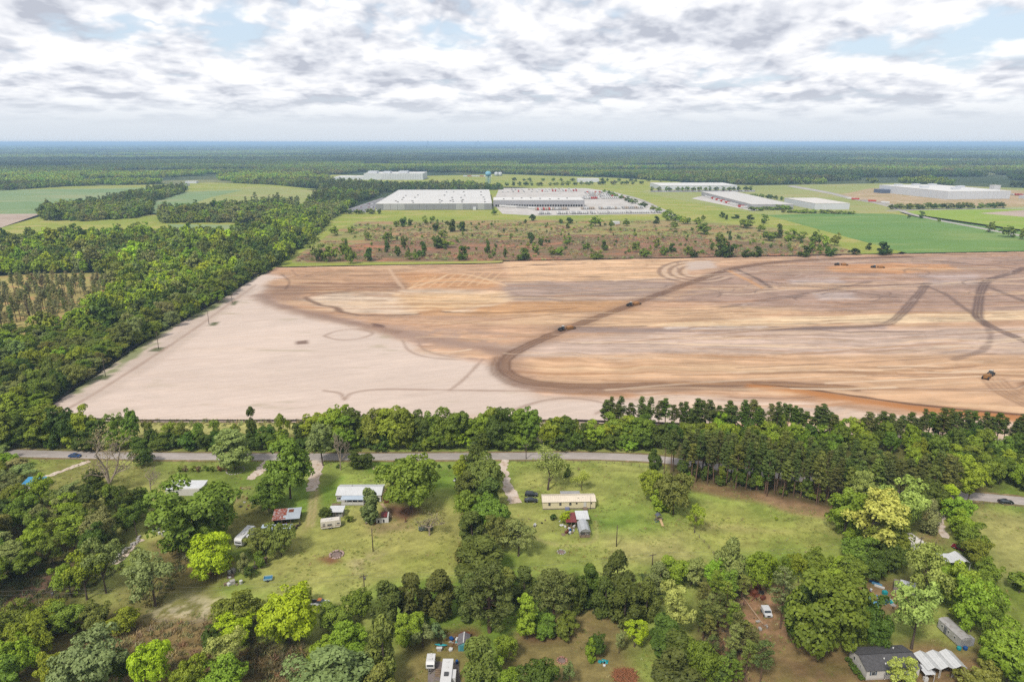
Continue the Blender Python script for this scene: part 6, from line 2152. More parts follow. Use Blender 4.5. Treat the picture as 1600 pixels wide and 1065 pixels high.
def camper(px0, py0, px1, py1, label, W=2.3, H=2.7, side='F', body='cream', slide=False, flip=False, name='camper'):
    """Travel trailer seen from its long side: rounded shell, stripe, windows, door, wheels, hitch, roof vents."""
    org, rz, L = front(px0, py0, px1, py1)
    t = empty(name, org, rz)
    tag(t, label, 'camper')
    bm = mat('camper_' + body, {'cream': S(246, 236, 220), 'white': S(244, 242, 240)}[body], 0.4, 0.05, 0.5, 0, 0.4, S(206, 192, 172), 0.05)
    z0 = 0.45
    prof = [(0.15, z0), (L - 0.5, z0), (L, z0 + 0.55), (L, H - 0.45), (L - 0.35, H), (0.3, H), (0, H - 0.3), (0, z0 + 0.2)]
    n = len(prof)
    mb = MB().add([(a, 0, z) for a, z in prof] + [(a, W, z) for a, z in prof], [tuple(range(n)), tuple(range(n, 2 * n))[::-1]] + [(i, n + i, n + (i + 1) % n, (i + 1) % n) for i in range(n)])
    body_o = mb.build('shell', bm, t)
    B(0.06, L - 0.12, -0.012, -0.002, 1.0, 1.16).build('stripe', mat('brown_stripe', S(150, 110, 84), 0.6), t)
    for a, w, z, h in ((L * 0.1, 0.8, 1.75, 0.45), (L * 0.1, 0.8, 1.22, 0.4), (L * 0.33, 1.5, 1.3, 0.62), (L * 0.8, 0.95, 1.5, 0.55)):
        window(t, 'F', a, z, w, h, -0.002, frame=mat('alu_frame', S(190, 178, 168), 0.5))
    door(t, 'F', L * 0.64, 0.6, 0.62, 1.75, -0.002, bm)
    for x in (L * 0.42, L * 0.54):
        wh = MB().cyl((x, -0.02, 0.34), 0.34, 0.22, 14, 'y').build('wheel', TYRE, t)
        MB().cyl((x, -0.04, 0.34), 0.17, 0.018, 10, 'y').build('rim', RIM, wh)
        wh = MB().cyl((x, W - 0.2, 0.34), 0.34, 0.22, 14, 'y').build('wheel', TYRE, t)
    MB().tube([(L - 0.4, W * 0.2, 0.5), (L + 1.0, W / 2, 0.5)], 0.05, 6).tube([(L - 0.4, W * 0.8, 0.5), (L + 1.0, W / 2, 0.5)], 0.05, 6).build('hitch', STEEL, t)
    for x in (L * 0.25, L * 0.6):
        B(x, x + 0.45, W * 0.4, W * 0.4 + 0.45, H + 0.002, H + 0.14).build('roof_vent', WPLAST, t)
    B(L * 0.42, L * 0.42 + 0.9, W * 0.35, W * 0.35 + 0.7, H + 0.002, H + 0.3).build('air_conditioner', WPLAST, t)
    return t


def end_camper(org, rz, W, L, H, label, slide=0.0, dark_ac=True):
    """Travel trailer seen end-on: its nose towards the camera, long axis along local y."""
    t = empty('camper', org, rz)
    tag(t, label, 'camper')
    z0 = 0.5
    prof = [(0.35, z0), (L, z0), (L, H - 0.2), (L - 0.2, H), (0.6, H), (0.1, H - 0.55), (0.0, z0 + 0.5)]
    bm = mat('camper_white', S(244, 242, 240), 0.4, 0.05, 0.5, 0, 0.4, S(206, 192, 172), 0.05)
    MB().prism(prof, 0, W).build('shell', bm, t)
    B(0.25, W - 0.25, 0.02, 0.09, 1.45, 1.95).build('front_window', GLASS, t)
    for a in (0.22 * L, 0.55 * L):
        window(t, 'L', a, 1.5, 0.9, 0.55, -0.002)
        window(t, 'R', a, 1.5, 0.9, 0.55, W + 0.002)
    for y in (L * 0.5, L * 0.66):
        for x, n in ((-0.03, 0), (W - 0.19, 0)):
            MB().cyl((x, y, 0.34), 0.34, 0.22, 14, 'x').build('wheel', TYRE, t)
    B(W * 0.3, W * 0.7, L * 0.32, L * 0.45, H + 0.002, H + 0.28).build('air_conditioner', mat('ac_dark', S(90, 90, 92), 0.6) if dark_ac else WPLAST, t)
    for y in (L * 0.62, L * 0.82):
        B(W * 0.4, W * 0.6, y, y + 0.4, H + 0.002, H + 0.12).build('roof_vent', WPLAST, t)
    MB().tube([(W * 0.25, 0.4, 0.5), (W / 2, -1.0, 0.5)], 0.05, 6).tube([(W * 0.75, 0.4, 0.5), (W / 2, -1.0, 0.5)], 0.05, 6).build('hitch', STEEL, t)
    MB().cyl((W * 0.36, -0.35, 0.55), 0.15, 0.5, 10).cyl((W * 0.62, -0.35, 0.55), 0.15, 0.5, 10).build('gas_bottles', STEEL, t)
    if slide:
        B(W + 0.004, W + slide, L * 0.3, L * 0.62, 0.8, H - 0.35).build('slide_out', bm, t)
    return t


def car_mesh(kind, L=4.6, W=1.8, H=1.45):
    """Profiles of the body sides, lofted across with tumblehome. Returns (body, glass) builders."""
    if kind == 'sedan':
        low = [(0, 0.35), (0.03, 0.62), (0.10, 0.80), (1.15, 0.93), (2.0, 0.95), (3.6, 0.98), (4.4, 0.95), (4.58, 0.72), (4.6, 0.35)]
        top = [(1.15, 0.93), (1.85, 1.40), (2.3, 1.45), (3.1, 1.43), (3.85, 0.98)]
    elif kind == 'suv':
        low = [(0, 0.35), (0.03, 0.70), (0.12, 0.92), (1.15, 1.02), (2.0, 1.02), (3.6, 1.05), (4.5, 1.05), (4.58, 0.8), (4.6, 0.35)]
        top = [(1.15, 1.02), (1.8, 1.58), (2.3, 1.66), (4.0, 1.64), (4.5, 1.06)]
    else:  # pickup
        low = [(0, 0.45), (0.03, 0.78), (0.12, 1.0), (1.35, 1.08), (2.0, 1.08), (3.1, 1.08), (3.2, 1.06), (5.15, 1.06), (5.2, 0.5)]
        top = [(1.35, 1.08), (1.9, 1.72), (2.3, 1.78), (3.05, 1.76), (3.2, 1.08)]
    body = MB()
    w = W / 2

    def loft(prof, w0, w1, wt):
        n = len(prof)
        zs = [z for _, z in prof]
        zmin, zmax = min(zs), max(zs)
        def hw(z):
            f = (z - zmin) / max(zmax - zmin, 1e-6)
            return w0 + (w1 - w0) * f
        v = [(x, -hw(z), z) for x, z in prof] + [(x, hw(z), z) for x, z in prof]
        f = [tuple(range(n)), tuple(range(n, 2 * n))[::-1]]
        f += [(i, n + i, n + (i + 1) % n, (i + 1) % n) for i in range(n)]
        return v, f
    body.add(*loft(low, w, w * 0.94, 0))
    glass = MB().add(*loft(top, w * 0.93, w * 0.74, 0))
    roof = MB().hexa([(top[1][0] + 0.05, -w * 0.73, top[1][1] + 0.002), (top[3][0], -w * 0.73, top[3][1] + 0.012), (top[3][0], w * 0.73, top[3][1] + 0.012), (top[1][0] + 0.05, w * 0.73, top[1][1] + 0.002)],
                     [(top[1][0] + 0.25, -w * 0.68, top[2][1] + 0.04), (top[3][0] - 0.1, -w * 0.68, top[2][1] + 0.04), (top[3][0] - 0.1, w * 0.68, top[2][1] + 0.04), (top[1][0] + 0.25, w * 0.68, top[2][1] + 0.04)])
    return body, glass, roof, low[-1][0], W


def car(loc, rz, kind, paint, label, patch=None):
    t = empty('car' if kind != 'pickup' else 'pickup_truck', (loc[0], loc[1], loc[2] if len(loc) > 2 else 0.0), rz)
    tag(t, label, 'car' if kind != 'pickup' else 'pickup')
    body, glass, roof, L, W = car_mesh(kind)
    bd = body.build('body', paint, t)
    glass.build('windows', GLASS, t)
    roof.build('roof', patch or paint, t)
    for x in (0.85, L - 0.95):
        for s in (-1, 1):
            y = s * (W / 2) - (0.0 if s < 0 else 0.22) - (0.02 if s < 0 else -0.02)
            wh = MB().cyl((x, y, 0.33), 0.33, 0.22, 14, 'y').build('wheel', TYRE, t)
            MB().cyl((x, y - 0.015 if s < 0 else y + 0.222, 0.33), 0.19, 0.014, 10, 'y').build('rim', RIM, wh)
    for s in (-1, 1):
        B(-0.015, 0.06, s * 0.62 - 0.18, s * 0.62 + 0.18, 0.62, 0.76).build('headlight', WPLAST, t)
        B(L - 0.05, L + 0.015, s * 0.66 - 0.14, s * 0.66 + 0.14, 0.66, 0.84).build('tail_light', mat('red_lens', S(150, 30, 26), 0.3), t)
    if kind == 'pickup':
        B(3.35, 5.1, -W / 2 + 0.15, W / 2 - 0.15, 1.062, 1.075).build('bed', DARKIN, t)
    return t


PAINT_BLACK = mat('black_paint', (0.018, 0.02, 0.024), 0.25, 0.1, 1.0, 0.1, 0.6)
PAINT_GREEN = mat('old_green_paint', S(92, 104, 92), 0.6, 0.2, 1.0, 0, 0.4, S(120, 112, 96), 0.3)
PAINT_WHITE = mat('white_car_paint', S(240, 240, 240), 0.3, 0.05, 1.0, 0, 0.5)
PAINT_RED = mat('maroon_paint', S(140, 36, 56), 0.35, 0.1, 1.0, 0, 0.5)
PAINT_SILV = mat('silver_paint', S(196, 198, 202), 0.3, 0.05, 1.0, 0.3, 0.5)


def put(px, py):
    g = gp(px, py)
    return (g.x, g.y, 0.0)


def vehicles():
    p = put(838, 782)
    car((p[0] + 0.4, p[1] - 0.6), R(178), 'sedan', PAINT_BLACK, 'black sedan parked left of the yellow home, nearer the camera')
    p = put(838, 774)
    car((p[0] + 0.5, p[1] - 0.2), R(176), 'suv', PAINT_BLACK, 'black car parked left of the yellow home, farther from the camera')
    p = put(654, 828)
    car((p[0], p[1]), R(8), 'sedan', PAINT_GREEN, 'old dark green car under the low spreading twiggy tree')
    p = put(511, 944)
    car((p[0] + 0.6, p[1] - 0.3), R(176), 'pickup', PAINT_WHITE, 'white pickup with a rust-orange cab roof at the foot of the left lawn', patch=mat('rust_orange', S(206, 130, 72), 0.8, 0.3, 2.0))
    p = put(1590, 789)
    car((p[0] - 1.0, p[1] + 1.0, 0.1), R(172), 'sedan', PAINT_BLACK, 'black car driving on the road at the right edge')
    p = put(1487, 853)
    car((p[0], p[1]), R(-50), 'sedan', PAINT_RED, 'maroon car at the end of the sandy track by the right-hand hedge')
    p = put(126, 714)
    car((p[0], p[1], 0.1), R(176), 'sedan', mat('blue_paint', S(60, 92, 150), 0.3, 0.05, 1, 0.1, 0.5), 'small blue car on the road behind the left trees')
    p = put(1446, 1052)
    car((98.4, 132.0), R(78), 'sedan', PAINT_SILV, 'silver car parked under the left white carport')
    car((104.9, 131.7), R(80), 'suv', PAINT_BLACK, 'dark car parked under the right white carport')


def fifth_wheel():
    t = end_camper((-85.6, 184.6, 0), R(-10), 2.5, 8.2, 3.0, 'large white fifth-wheel trailer at the left of the tin sheds', 0.7, False)
    end_camper((-20.3, 133.0, 0), R(0), 2.0, 3.4, 2.5, 'small white trailer on the gravel pad, left of the long one', 0, False)
    end_camper((-16.3, 125.6, 0), R(0), 2.5, 8.4, 3.1, 'long white travel trailer with a dark roof unit at the bottom edge', 0.9)
    st = empty('wooden_steps', (-18.0, 131.4, 0), 0)
    tag(st, 'wooden step frame between the two white trailers', 'steps')
    for k in range(4):
        B(0, 1.2, k * 0.42, k * 0.42 + 0.36, 0, 0.25 + 0.22 * k).build('step', WOOD, st)


def grey_home():
    t = empty('mobile_home', (82.2, 130.4, 0), R(4))
    tag(t, 'white double-wide home with a dark grey shingle roof at the bottom right', 'mobile home')
    L, D = 12.8, 7.2
    gable_body(L, D, 2.8, 1.15, 0.4).build('wall', WHITES, t)
    B(0.03, L - 0.03, 0.03, D - 0.03, -0.2, 0.398).build('skirting', mat('skirting_white', S(214, 206, 198), 0.8), t)
    rf = gable_roof(L, D, 2.8, 1.15, 0.3, 0.3).build('roof', SHINGLE, t)
    B(-0.3, L + 0.3, D / 2 - 0.12, D / 2 + 0.12, 4.035, 4.09).build('ridge_cap', mat('dark_cap', S(70, 68, 70), 0.9), rf)
    for x, y in ((5.2, 2.2), (9.6, 5.6), (4.9, 1.0)):
        MB().cyl((x, y, 2.9 + min(y, D - y) * 0.32), 0.16, 0.5, 8).build('roof_vent', WPLAST, rf)
    sh = mat('slate_shutter', S(96, 112, 130), 0.7)
    window(t, 'F', 1.1, 1.3, 0.95, 1.1, -0.002, sh)
    window(t, 'F', 5.0, 1.3, 0.95, 1.1, -0.002, sh)
    window(t, 'F', 10.6, 1.6, 0.6, 0.6, -0.002)
    window(t, 'L', 4.7, 1.4, 0.7, 0.9, -0.002)
    window(t, 'L', 2.2, 1.5, 0.35, 0.8, -0.002)
    door(t, 'F', 8.2, 0.5, 0.95, 2.05, -0.002, WPLAST)
    MB().tube([(4.3, -0.2, 0.3), (4.3, -0.2, 4.0)], 0.05, 6).build('service_mast', STEEL, t)
    p = empty('porch', (0, 0, 0), 0, t)
    shed_roof(6.2, 10.2, -2.6, -0.32, 2.3, 2.55).build('porch_roof', WROOF, p)
    for x in (6.3, 10.05):
        B(x - 0.05, x + 0.05, -2.5, -2.4, 0, 2.3).build('post', TRIM, p)
    # clipped hedge along its left end
    h = []
    for i in range(7):
        g = Vector((81.0 - 0.06 * i, 130.6 + 0.95 * i, 0))
        plant('shrub', g.x, g.y, 1.7, 1.7, 'deep', 'clipped green shrub in the hedge along the left end of the grey-roofed home', 'hedge along the grey-roofed home')


def carports():
    labs = ('white arched carport next to the grey-roofed home', 'white arched carport in the middle of the three', 'white arched carport farthest from the grey-roofed home')
    for i in range(3):
        t = empty('carport', (96.5 + 3.25 * i, 130.7 + 0.28 * i, 0), R(3))
        tag(t, labs[i], 'carport', 'white carports')
        W, D, h, r = 3.0, 5.6, 2.45, 0.75
        MB().prism([(-0.1, h - 0.05), (W / 2, h + r), (W + 0.1, h - 0.05), (W + 0.1, h + 0.02), (W / 2, h + r + 0.07), (-0.1, h + 0.02)], 0, D, 'y').build('canopy', WROOF, t)
        for y in (0.15, D / 2, D - 0.15):
            for x in (0.06, W - 0.06):
                B(x - 0.05, x + 0.05, y - 0.05, y + 0.05, 0, h - 0.02).build('leg', TRIM, t)
        for y in (0.15, D - 0.15):
            MB().tube([(0.06, y, h), (W / 2, y, h + r - 0.06), (W - 0.06, y, h)], 0.04, 5).build('rafter', TRIM, t)
    t = empty('patio_roof', (95.3, 129.6, 0), R(3))
    tag(t, 'low flat white patio roof joining the grey-roofed home to the carports', 'patio roof')
    B(0, 2.4, 0, 3.2, 2.2, 2.3).build('sheet', WROOF, t)
    for x in (0.1, 2.3):
        for y in (0.1, 3.1):
            B(x - 0.05, x + 0.05, y - 0.05, y + 0.05, 0, 2.198).build('post', TRIM, t)
    B(0.3, 1.2, 0.3, 1.0, 0, 1.0).build('cabinet', WPLAST, t)


def right_things():
    # long silver single-wide trailer
    t = empty('trailer_home', (110.5, 140.7, 0), R(8))
    tag(t, 'long weathered silver trailer at the right end of the dirt yard', 'trailer home')
    W, L = 2.9, 7.6
    MB().prism([(0, 0.35), (W, 0.35), (W, 2.75), (W * 0.75, 3.0), (W * 0.25, 3.0), (0, 2.75)], 0, L, 'y').build('wall', SILVER, t)
    MB().prism([(-0.06, 2.7), (W * 0.25, 3.01), (W * 0.75, 3.01), (W + 0.06, 2.7), (W + 0.06, 2.76), (W * 0.75, 3.09), (W * 0.25, 3.09), (-0.06, 2.76)], -0.1, L + 0.1, 'y').build('roof', mat('stained_roof', S(196, 192, 188), 0.7, 0.15, 0.5, 0, 0.3, S(140, 124, 110), 0.35), t)
    for y in (1.6, 3.6, 5.8):
        window(t, 'L', y, 1.4, 0.7, 0.7, -0.002)
    door(t, 'L', 4.7, 0.4, 0.8, 1.9, -0.002, mat('grey_door', S(120, 122, 128), 0.7))
    B(W + 0.02, W + 1.3, 0.4, 1.9, 0.0, 2.1).build('side_box', GREYS, t)
    for a, b, m, l in ((1498, 1014, PLASTIC_T, 'turquoise barrel at the near end of the silver trailer'), (1508, 1014, PLASTIC_B, 'dark blue barrel at the near end of the silver trailer')):
        barrel(a, b, m, l, 0.5, 0.8)
    # weathered lean-to in the junk yard
    g = gp(1392, 921)
    s = empty('weathered_shed', (g.x, g.y - 1.0, 0), R(-28))
    tag(s, 'weathered grey lean-to shed with a patchy white roof in the junk yard', 'shed')
    B(0, 1.5, 0, 3.0, 0, 2.5).build('closed_bay', mat('grey_boards', S(156, 144, 136), 0.9, 0.25), s)
    shed_roof(1.55, 5.6, -0.3, 3.3, 2.0, 2.55).build('roof', mat('patchy_roof', S(226, 226, 230), 0.6, 0.1, 0.6, 0, 0.3, S(130, 120, 112), 0.25), s)
    posts(s, [(1.8, -0.1), (3.6, -0.1), (5.4, -0.1), (5.4, 3.1)], 2.0)
    B(4.6, 5.4, 0.0, 1.0, 0, 1.7).build('white_cabinet', WPLAST, s)
    # white carport roof and cabin by the hedge
    c = empty('carport', (126.2, 173.0, 0), R(2))
    tag(c, 'white metal carport half hidden below the maroon car', 'carport')
    shed_roof(0, 4.0, 0, 4.3, 2.4, 2.6).build('flat_roof', WROOF, c)
    MB().prism([(4.1, 2.4), (5.8, 3.2), (7.4, 2.4), (7.4, 2.47), (5.8, 3.28), (4.1, 2.47)], -0.6, 4.6, 'y').build('canopy', WROOF, c)
    posts(c, [(0.1, 0.1), (0.1, 4.2), (4.2, 0.1), (4.2, 4.2), (7.3, -0.4), (7.3, 4.4)], 2.38, 0.05, TRIM)
    k = empty('cabin', (119.0, 181.8, 0), R(14))
    tag(k, 'small white cabin with a white hipped metal roof behind the dark evergreen', 'cabin')
    B(0, 7.4, 0, 5.0, 0, 2.5).build('wall', WHITES, k)
    mb = MB().add([(-0.4, -0.4, 2.45), (7.8, -0.4, 2.45), (7.8, 5.4, 2.45), (-0.4, 5.4, 2.45), (2.4, 2.5, 4.0), (5.2, 2.5, 4.0)], [(0, 1, 5, 4), (1, 2, 5), (2, 3, 4, 5), (3, 0, 4), (0, 3, 2, 1)])
    mb.build('roof', mat('pale_roof', S(238, 230, 218), 0.5, 0.08, 0.6, 0, 0.3, S(206, 190, 160), 0.1), k)
    window(k, 'F', 5.6, 1.0, 0.8, 0.9, -0.002)
    window(k, 'F', 1.2, 1.0, 0.8, 0.9, -0.002)
    window(k, 'R', 2.0, 1.0, 0.8, 0.9, 7.402)
    door(k, 'F', 3.4, 0.1, 0.9, 2.0, -0.002, WPLAST)
    # white utility truck among the trunks
    g = gp(1201, 966)
    u = empty('utility_vehicle', (g.x, g.y, 0), R(0))
    tag(u, 'white boxy utility vehicle parked on the dirt yard', 'vehicle')
    MB().prism([(0, 0.45), (0, 1.0), (0.9, 1.1), (1.2, 1.65), (3.4, 1.65), (3.5, 0.45)], -1.0, 1.0).build('body', PAINT_WHITE, u)
    MB().prism([(0.92, 1.12), (1.19, 1.6), (1.13, 1.6), (0.86, 1.12)], -0.85, 0.85).build('windscreen', GLASS, u)
    B(-0.4, 0.4, -0.06, -0.002, 0.6, 0.95).build('grille', DARKIN, u)
    for x in (-1.08, 0.86):
        for y in (0.65, 2.8):
            MB().cyl((x, y, 0.38), 0.38, 0.22, 14, 'x').build('wheel', TYRE, u)
    # blue-covered boats / loungers
    for i, (px, py) in enumerate(((1370, 913), (1374, 917), (1366, 910))):
        g = gp(px, py)
        o = MB().hexa([(-1.2, -0.25, 0), (1.2, -0.3, 0), (1.2, 0.3, 0), (-1.2, 0.25, 0)], [(-1.3, -0.32, 0.45), (1.3, -0.36, 0.4), (1.3, 0.36, 0.4), (-1.3, 0.32, 0.45)]).build('boat', (TARPB, WPLAST, PLASTIC_B)[i], None, (g.x, g.y, 0), R(-34))
        tag(o, ('pale blue', 'white', 'dark blue')[i] + ' upturned boat lying in the junk yard', 'boat', 'upturned boats in the junk yard')


JUNKM = ('white_plastic', 'weathered_wood', 'rust', 'dark_interior', 'blue_plastic', 'turquoise_plastic', 'steel', 'concrete', 'blue_tarp')


def junk(px0, px1, py0, py1, n, seed, label, group, size=(0.3, 1.1), mats_=JUNKM):
    rr = random.Random(seed)
    for i in range(n):
        g = gp(rr.uniform(px0, px1), rr.uniform(py0, py1))
        k = rr.random()
        a = rr.uniform(*size)
        m = MATS[rr.choice(mats_)]
        if k < 0.45:
            crate((g.x, g.y), a, a * rr.uniform(0.5, 0.9), a * rr.uniform(0.4, 0.9), m.name, rr.uniform(0, 3), label, group)
        elif k < 0.65:
            o = MB().lathe([(a * 0.3, 0), (a * 0.34, a * 0.1), (a * 0.33, a * 0.7), (a * 0.36, a * 0.75), (a * 0.3, a * 0.76)], 10).build('tub', m, None, (g.x, g.y, 0))
            tag(o, label, 'tub', group)
        elif k < 0.85:
            L = a * rr.uniform(1.4, 2.6)
            o = MB().hexa([(-L / 2, -0.12, 0.02), (L / 2, -0.12, 0.02), (L / 2, 0.12, 0.02), (-L / 2, 0.12, 0.02)], [(-L / 2, -0.12, 0.1), (L / 2, -0.1, 0.16), (L / 2, 0.1, 0.16), (-L / 2, 0.12, 0.1)]).build('plank', m, None, (g.x, g.y, 0), rr.uniform(0, 3))
            tag(o, label, 'plank', group)
        else:
            v, f = [], []
            for q in range(5):
                for s in range(5):
                    v.append(((q - 2) * a * 0.5, (s - 2) * a * 0.4, 0.05 + rr.uniform(0, 0.35) * (1 if 0 < q < 4 and 0 < s < 4 else 0.1)))
            for q in range(4):
                for s in range(4):
                    f.append((q * 5 + s, q * 5 + s + 5, q * 5 + s + 6, q * 5 + s + 1))
            o = MB().add(v, f).build('tarp', m, None, (g.x, g.y, 0), rr.uniform(0, 3))
            tag(o, label, 'tarp', group)


def yard_things():
    # turquoise shed at the bottom
    t = empty('garden_shed', (-13.2, 139.8, 0), R(0))
    tag(t, 'turquoise-fronted garden shed with a grey gable roof at the bottom centre', 'shed')
    W, D = 2.6, 3.6
    MB().prism([(0, 0), (W, 0), (W, 1.9), (W / 2, 2.6), (0, 1.9)], 0.0, D, 'y').build('wall', mat('turquoise_boards', S(120, 186, 190), 0.7, 0.12), t)
    MB().prism([(-0.2, 1.8), (W / 2, 2.62), (W + 0.2, 1.8), (W + 0.2, 1.88), (W / 2, 2.71), (-0.2, 1.88)], -0.15, D + 0.15, 'y').build('roof', mat('grey_felt', S(138, 132, 136), 0.9, 0.2), t)
    B(W / 2 - 0.13, W / 2 + 0.13, -0.1, D + 0.1, 2.705, 2.74).build('ridge_cap', WPLAST, t)
    for a in (0.35, 1.33):
        B(a, a + 0.92, -0.04, -0.002, 0.1, 1.75).build('door', mat('teal_door', S(84, 160, 168), 0.7, 0.1), t)
    p = B(0, 2.2, 0, 1.2, 1.6, 1.7)
    r = empty('rusty_rack', (-13.0, 143.6, 0), 0)
    tag(r, 'rust-red topped rack behind the turquoise shed', 'rack')
    B(0, 2.3, 0, 1.3, 1.5, 1.6).build('top', RUST, r)
    for x in (0.06, 2.2):
        for y in (0.06, 1.2):
            B(x, x + 0.08, y, y + 0.08, 0, 1.498).build('leg', WOOD, r)
    # kayak on a table
    g = gp(687, 1012)
    k = empty('table', (g.x, g.y - 0.6, 0), 0)
    tag(k, 'small grey table in front of the turquoise kayak', 'table')
    B(-0.7, 0.7, -0.5, 0.3, 0.7, 0.78).build('top', WPLAST, k)
    B(-0.5, 0.5, -0.52, -0.48, 0.0, 0.68).build('front_panel', CONC, k)
    for x in (-0.6, 0.55):
        for y in (-0.42, 0.2):
            B(x, x + 0.06, y, y + 0.06, 0, 0.698).build('leg', STEEL, k)
    prof = []
    v, f = [], []
    n = 12
    for i in range(n + 1):
        s = i / n * 2 - 1
        w = 0.36 * (1 - abs(s) ** 2.2)
        zb = 0.12 * abs(s) ** 2
        for a in range(8):
            th = 2 * math.pi * a / 8
            v.append((s * 1.7, math.cos(th) * w, 0.2 + zb + math.sin(th) * (0.19 * (1 - abs(s) ** 3) + 0.01)))
    for i in range(n):
        for a in range(8):
            f.append((i * 8 + a, i * 8 + (a + 1) % 8, (i + 1) * 8 + (a + 1) % 8, (i + 1) * 8 + a))
    ky = empty('kayak', (g.x + 0.3, g.y + 0.35, 0.5), R(-6))
    tag(ky, 'turquoise kayak lying across trestles', 'kayak')
    MB().add(v, f, True).build('hull', PLASTIC_T, ky)
    MB().lathe([(0.2, 0), (0.26, 0.03), (0.24, 0.06)], 12, (0, 0, 0.38)).build('cockpit', DARKIN, ky)
    for x in (-0.8, 0.8):
        B(x - 0.05, x + 0.05, -0.35, 0.35, -0.5, 0.04).build('trestle', WOOD, ky)
    barrel(714, 1036, PLASTIC_B, 'blue barrel beside the long white travel trailer', 0.36, 0.95)
    junk(700, 714, 996, 1006, 8, 41, 'odds and ends left of the turquoise shed', 'odds and ends by the turquoise shed')
    junk(701, 708, 1014, 1018, 3, 42, 'white clutter before the turquoise shed', 'white clutter before the turquoise shed', (0.5, 0.8), ('white_plastic',))
    # fire rings, one built of stones
    def ring(px, py, rad, n, label, fill=True, m=None, sr=0.22):
        g = gp(px, py)
        t = empty('fire_pit' if fill else 'stone_ring', (g.x, g.y, 0), 0)
        tag(t, label, 'fire pit' if fill else 'stone ring')
        rr = random.Random(int(px))
        me = MB().lathe([(sr * 0.8, 0), (sr, sr * 0.3), (sr * 0.8, sr * 0.75), (sr * 0.35, sr * 0.95)], 7).mesh('stone', m or CONC)
        for i in range(n):
            a = 2 * math.pi * i / n + rr.uniform(-0.1, 0.1)
            o = mesh_obj('stone', me, t, (rad * math.cos(a), rad * math.sin(a), -0.02), rr.uniform(0, 6))
            o.scale = (rr.uniform(0.8, 1.4), rr.uniform(0.8, 1.3), rr.uniform(0.8, 1.3))
        if fill:
            MB().lathe([(rad * 0.9, 0.0), (rad * 0.6, 0.12), (rad * 0.1, 0.2)], 12).build('ash_bed', mat('ash', S(150, 128, 118), 0.95, 0.3, 2.0), t)
    ring(526, 866, 2.0, 16, 'stone fire pit on the left lawn', True, mat('pink_stone', S(196, 168, 156), 0.9, 0.2), 0.4)
    ring(878, 1031, 1.15, 13, 'stone fire pit in the bottom clearing', True, mat('rust_stone', S(196, 146, 124), 0.9, 0.2), 0.26)
    ring(877, 862, 1.2, 10, 'low ring of rubble on the lawn below the yellow home', True, None, 0.25)
    ring(368, 735, 3.2, 34, 'ring of pale stones round the grey-green roadside tree', False, None, 0.26)
    ring(588, 731, 1.2, 16, 'small ring of pale stones by the road', False, mat('cream_stone', S(224, 206, 164), 0.9, 0.1), 0.25)
    # flatbed trailer
    g = gp(412, 909)
    t = empty('utility_trailer', (g.x, g.y, 0), R(12))
    tag(t, 'small pale blue utility trailer alone on the left lawn', 'trailer')
    B(0, 2.3, 0, 1.6, 0.5, 0.62).build('deck', mat('trailer_blue', S(60, 130, 170), 0.6, 0.1), t)
    for x0, x1, y0, y1 in ((0, 2.3, -0.06, -0.002), (0, 2.3, 1.602, 1.66), (-0.06, -0.002, 0, 1.6), (2.302, 2.36, 0, 1.6)):
        B(x0, x1, y0, y1, 0.45, 0.95).build('side_board', mat('pale_blue_board', S(176, 206, 216), 0.7, 0.1), t)
    for y in (-0.3, 1.68):
        MB().cyl((1.1, y, 0.3), 0.3, 0.2, 12, 'y').build('wheel', TYRE, t)
    MB().tube([(-0.05, 0.8, 0.5), (-1.1, 0.8, 0.4)], 0.05, 6).build('hitch', STEEL, t)
    # ride-on mower at the hedgerow, white tank on the lawn
    g = gp(711, 751)
    t = empty('ride_on_mower', (g.x, g.y, 0), R(70))
    tag(t, 'small white ride-on mower beside the middle hedgerow', 'mower')
    B(-0.8, 0.7, -0.35, 0.35, 0.3, 0.65).build('body', PAINT_WHITE, t)
    B(-0.1, 0.35, -0.28, 0.28, 0.66, 1.15).build('seat', DARKIN, t)
    B(-0.6, 0.5, -0.6, 0.6, 0.12, 0.28).build('cutting_deck', DARKIN, t)
    for x, r in ((-0.65, 0.2), (0.5, 0.28)):
        for y in (-0.52, 0.36):
            MB().cyl((x, y, r), r, 0.18, 12, 'y').build('wheel', TYRE, t)
    g = gp(835, 823)
    t = empty('dog_kennel', (g.x, g.y, 0), R(-15))
    tag(t, 'little white-topped kennel on the lawn left of the sheds', 'kennel')
    MB().prism([(-0.35, 0), (0.35, 0), (0.35, 0.6), (0, 0.95), (-0.35, 0.6)], 0, 0.9, 'y').build('wall', GREYS, t)
    MB().prism([(-0.45, 0.52), (0, 0.97), (0.45, 0.52), (0.45, 0.6), (0, 1.06), (-0.45, 0.6)], -0.1, 1.0, 'y').build('roof', WPLAST, t)
    B(-0.18, 0.18, -0.02, -0.002, 0.05, 0.45).build('opening', DARKIN, t)
    # remnant of a white hut with a red roof, and its plank path
    g = gp(588, 817)
    t = empty('broken_hut', (g.x, g.y, 0), R(6))
    tag(t, 'tumbledown white hut with a red sheet roof right of the grey-green cedar', 'hut')
    B(0, 4.0, 0, 0.15, 0, 1.7).build('front_wall', WPLAST, t)
    B(0.5, 1.0, -0.02, -0.002, 0.1, 1.1).build('dark_opening', DARKIN, t)
    B(2.2, 2.7, -0.02, -0.002, 0.1, 1.2).build('dark_opening', DARKIN, t)
    B(3.6, 4.0, 0.16, 3.6, 0, 1.9).build('side_wall', WPLAST, t)
    shed_roof(1.5, 3.5, 0.6, 3.4, 1.75, 2.1).build('roof', REDROOF, t)
    a, b = gp(596, 786), gp(612, 808)
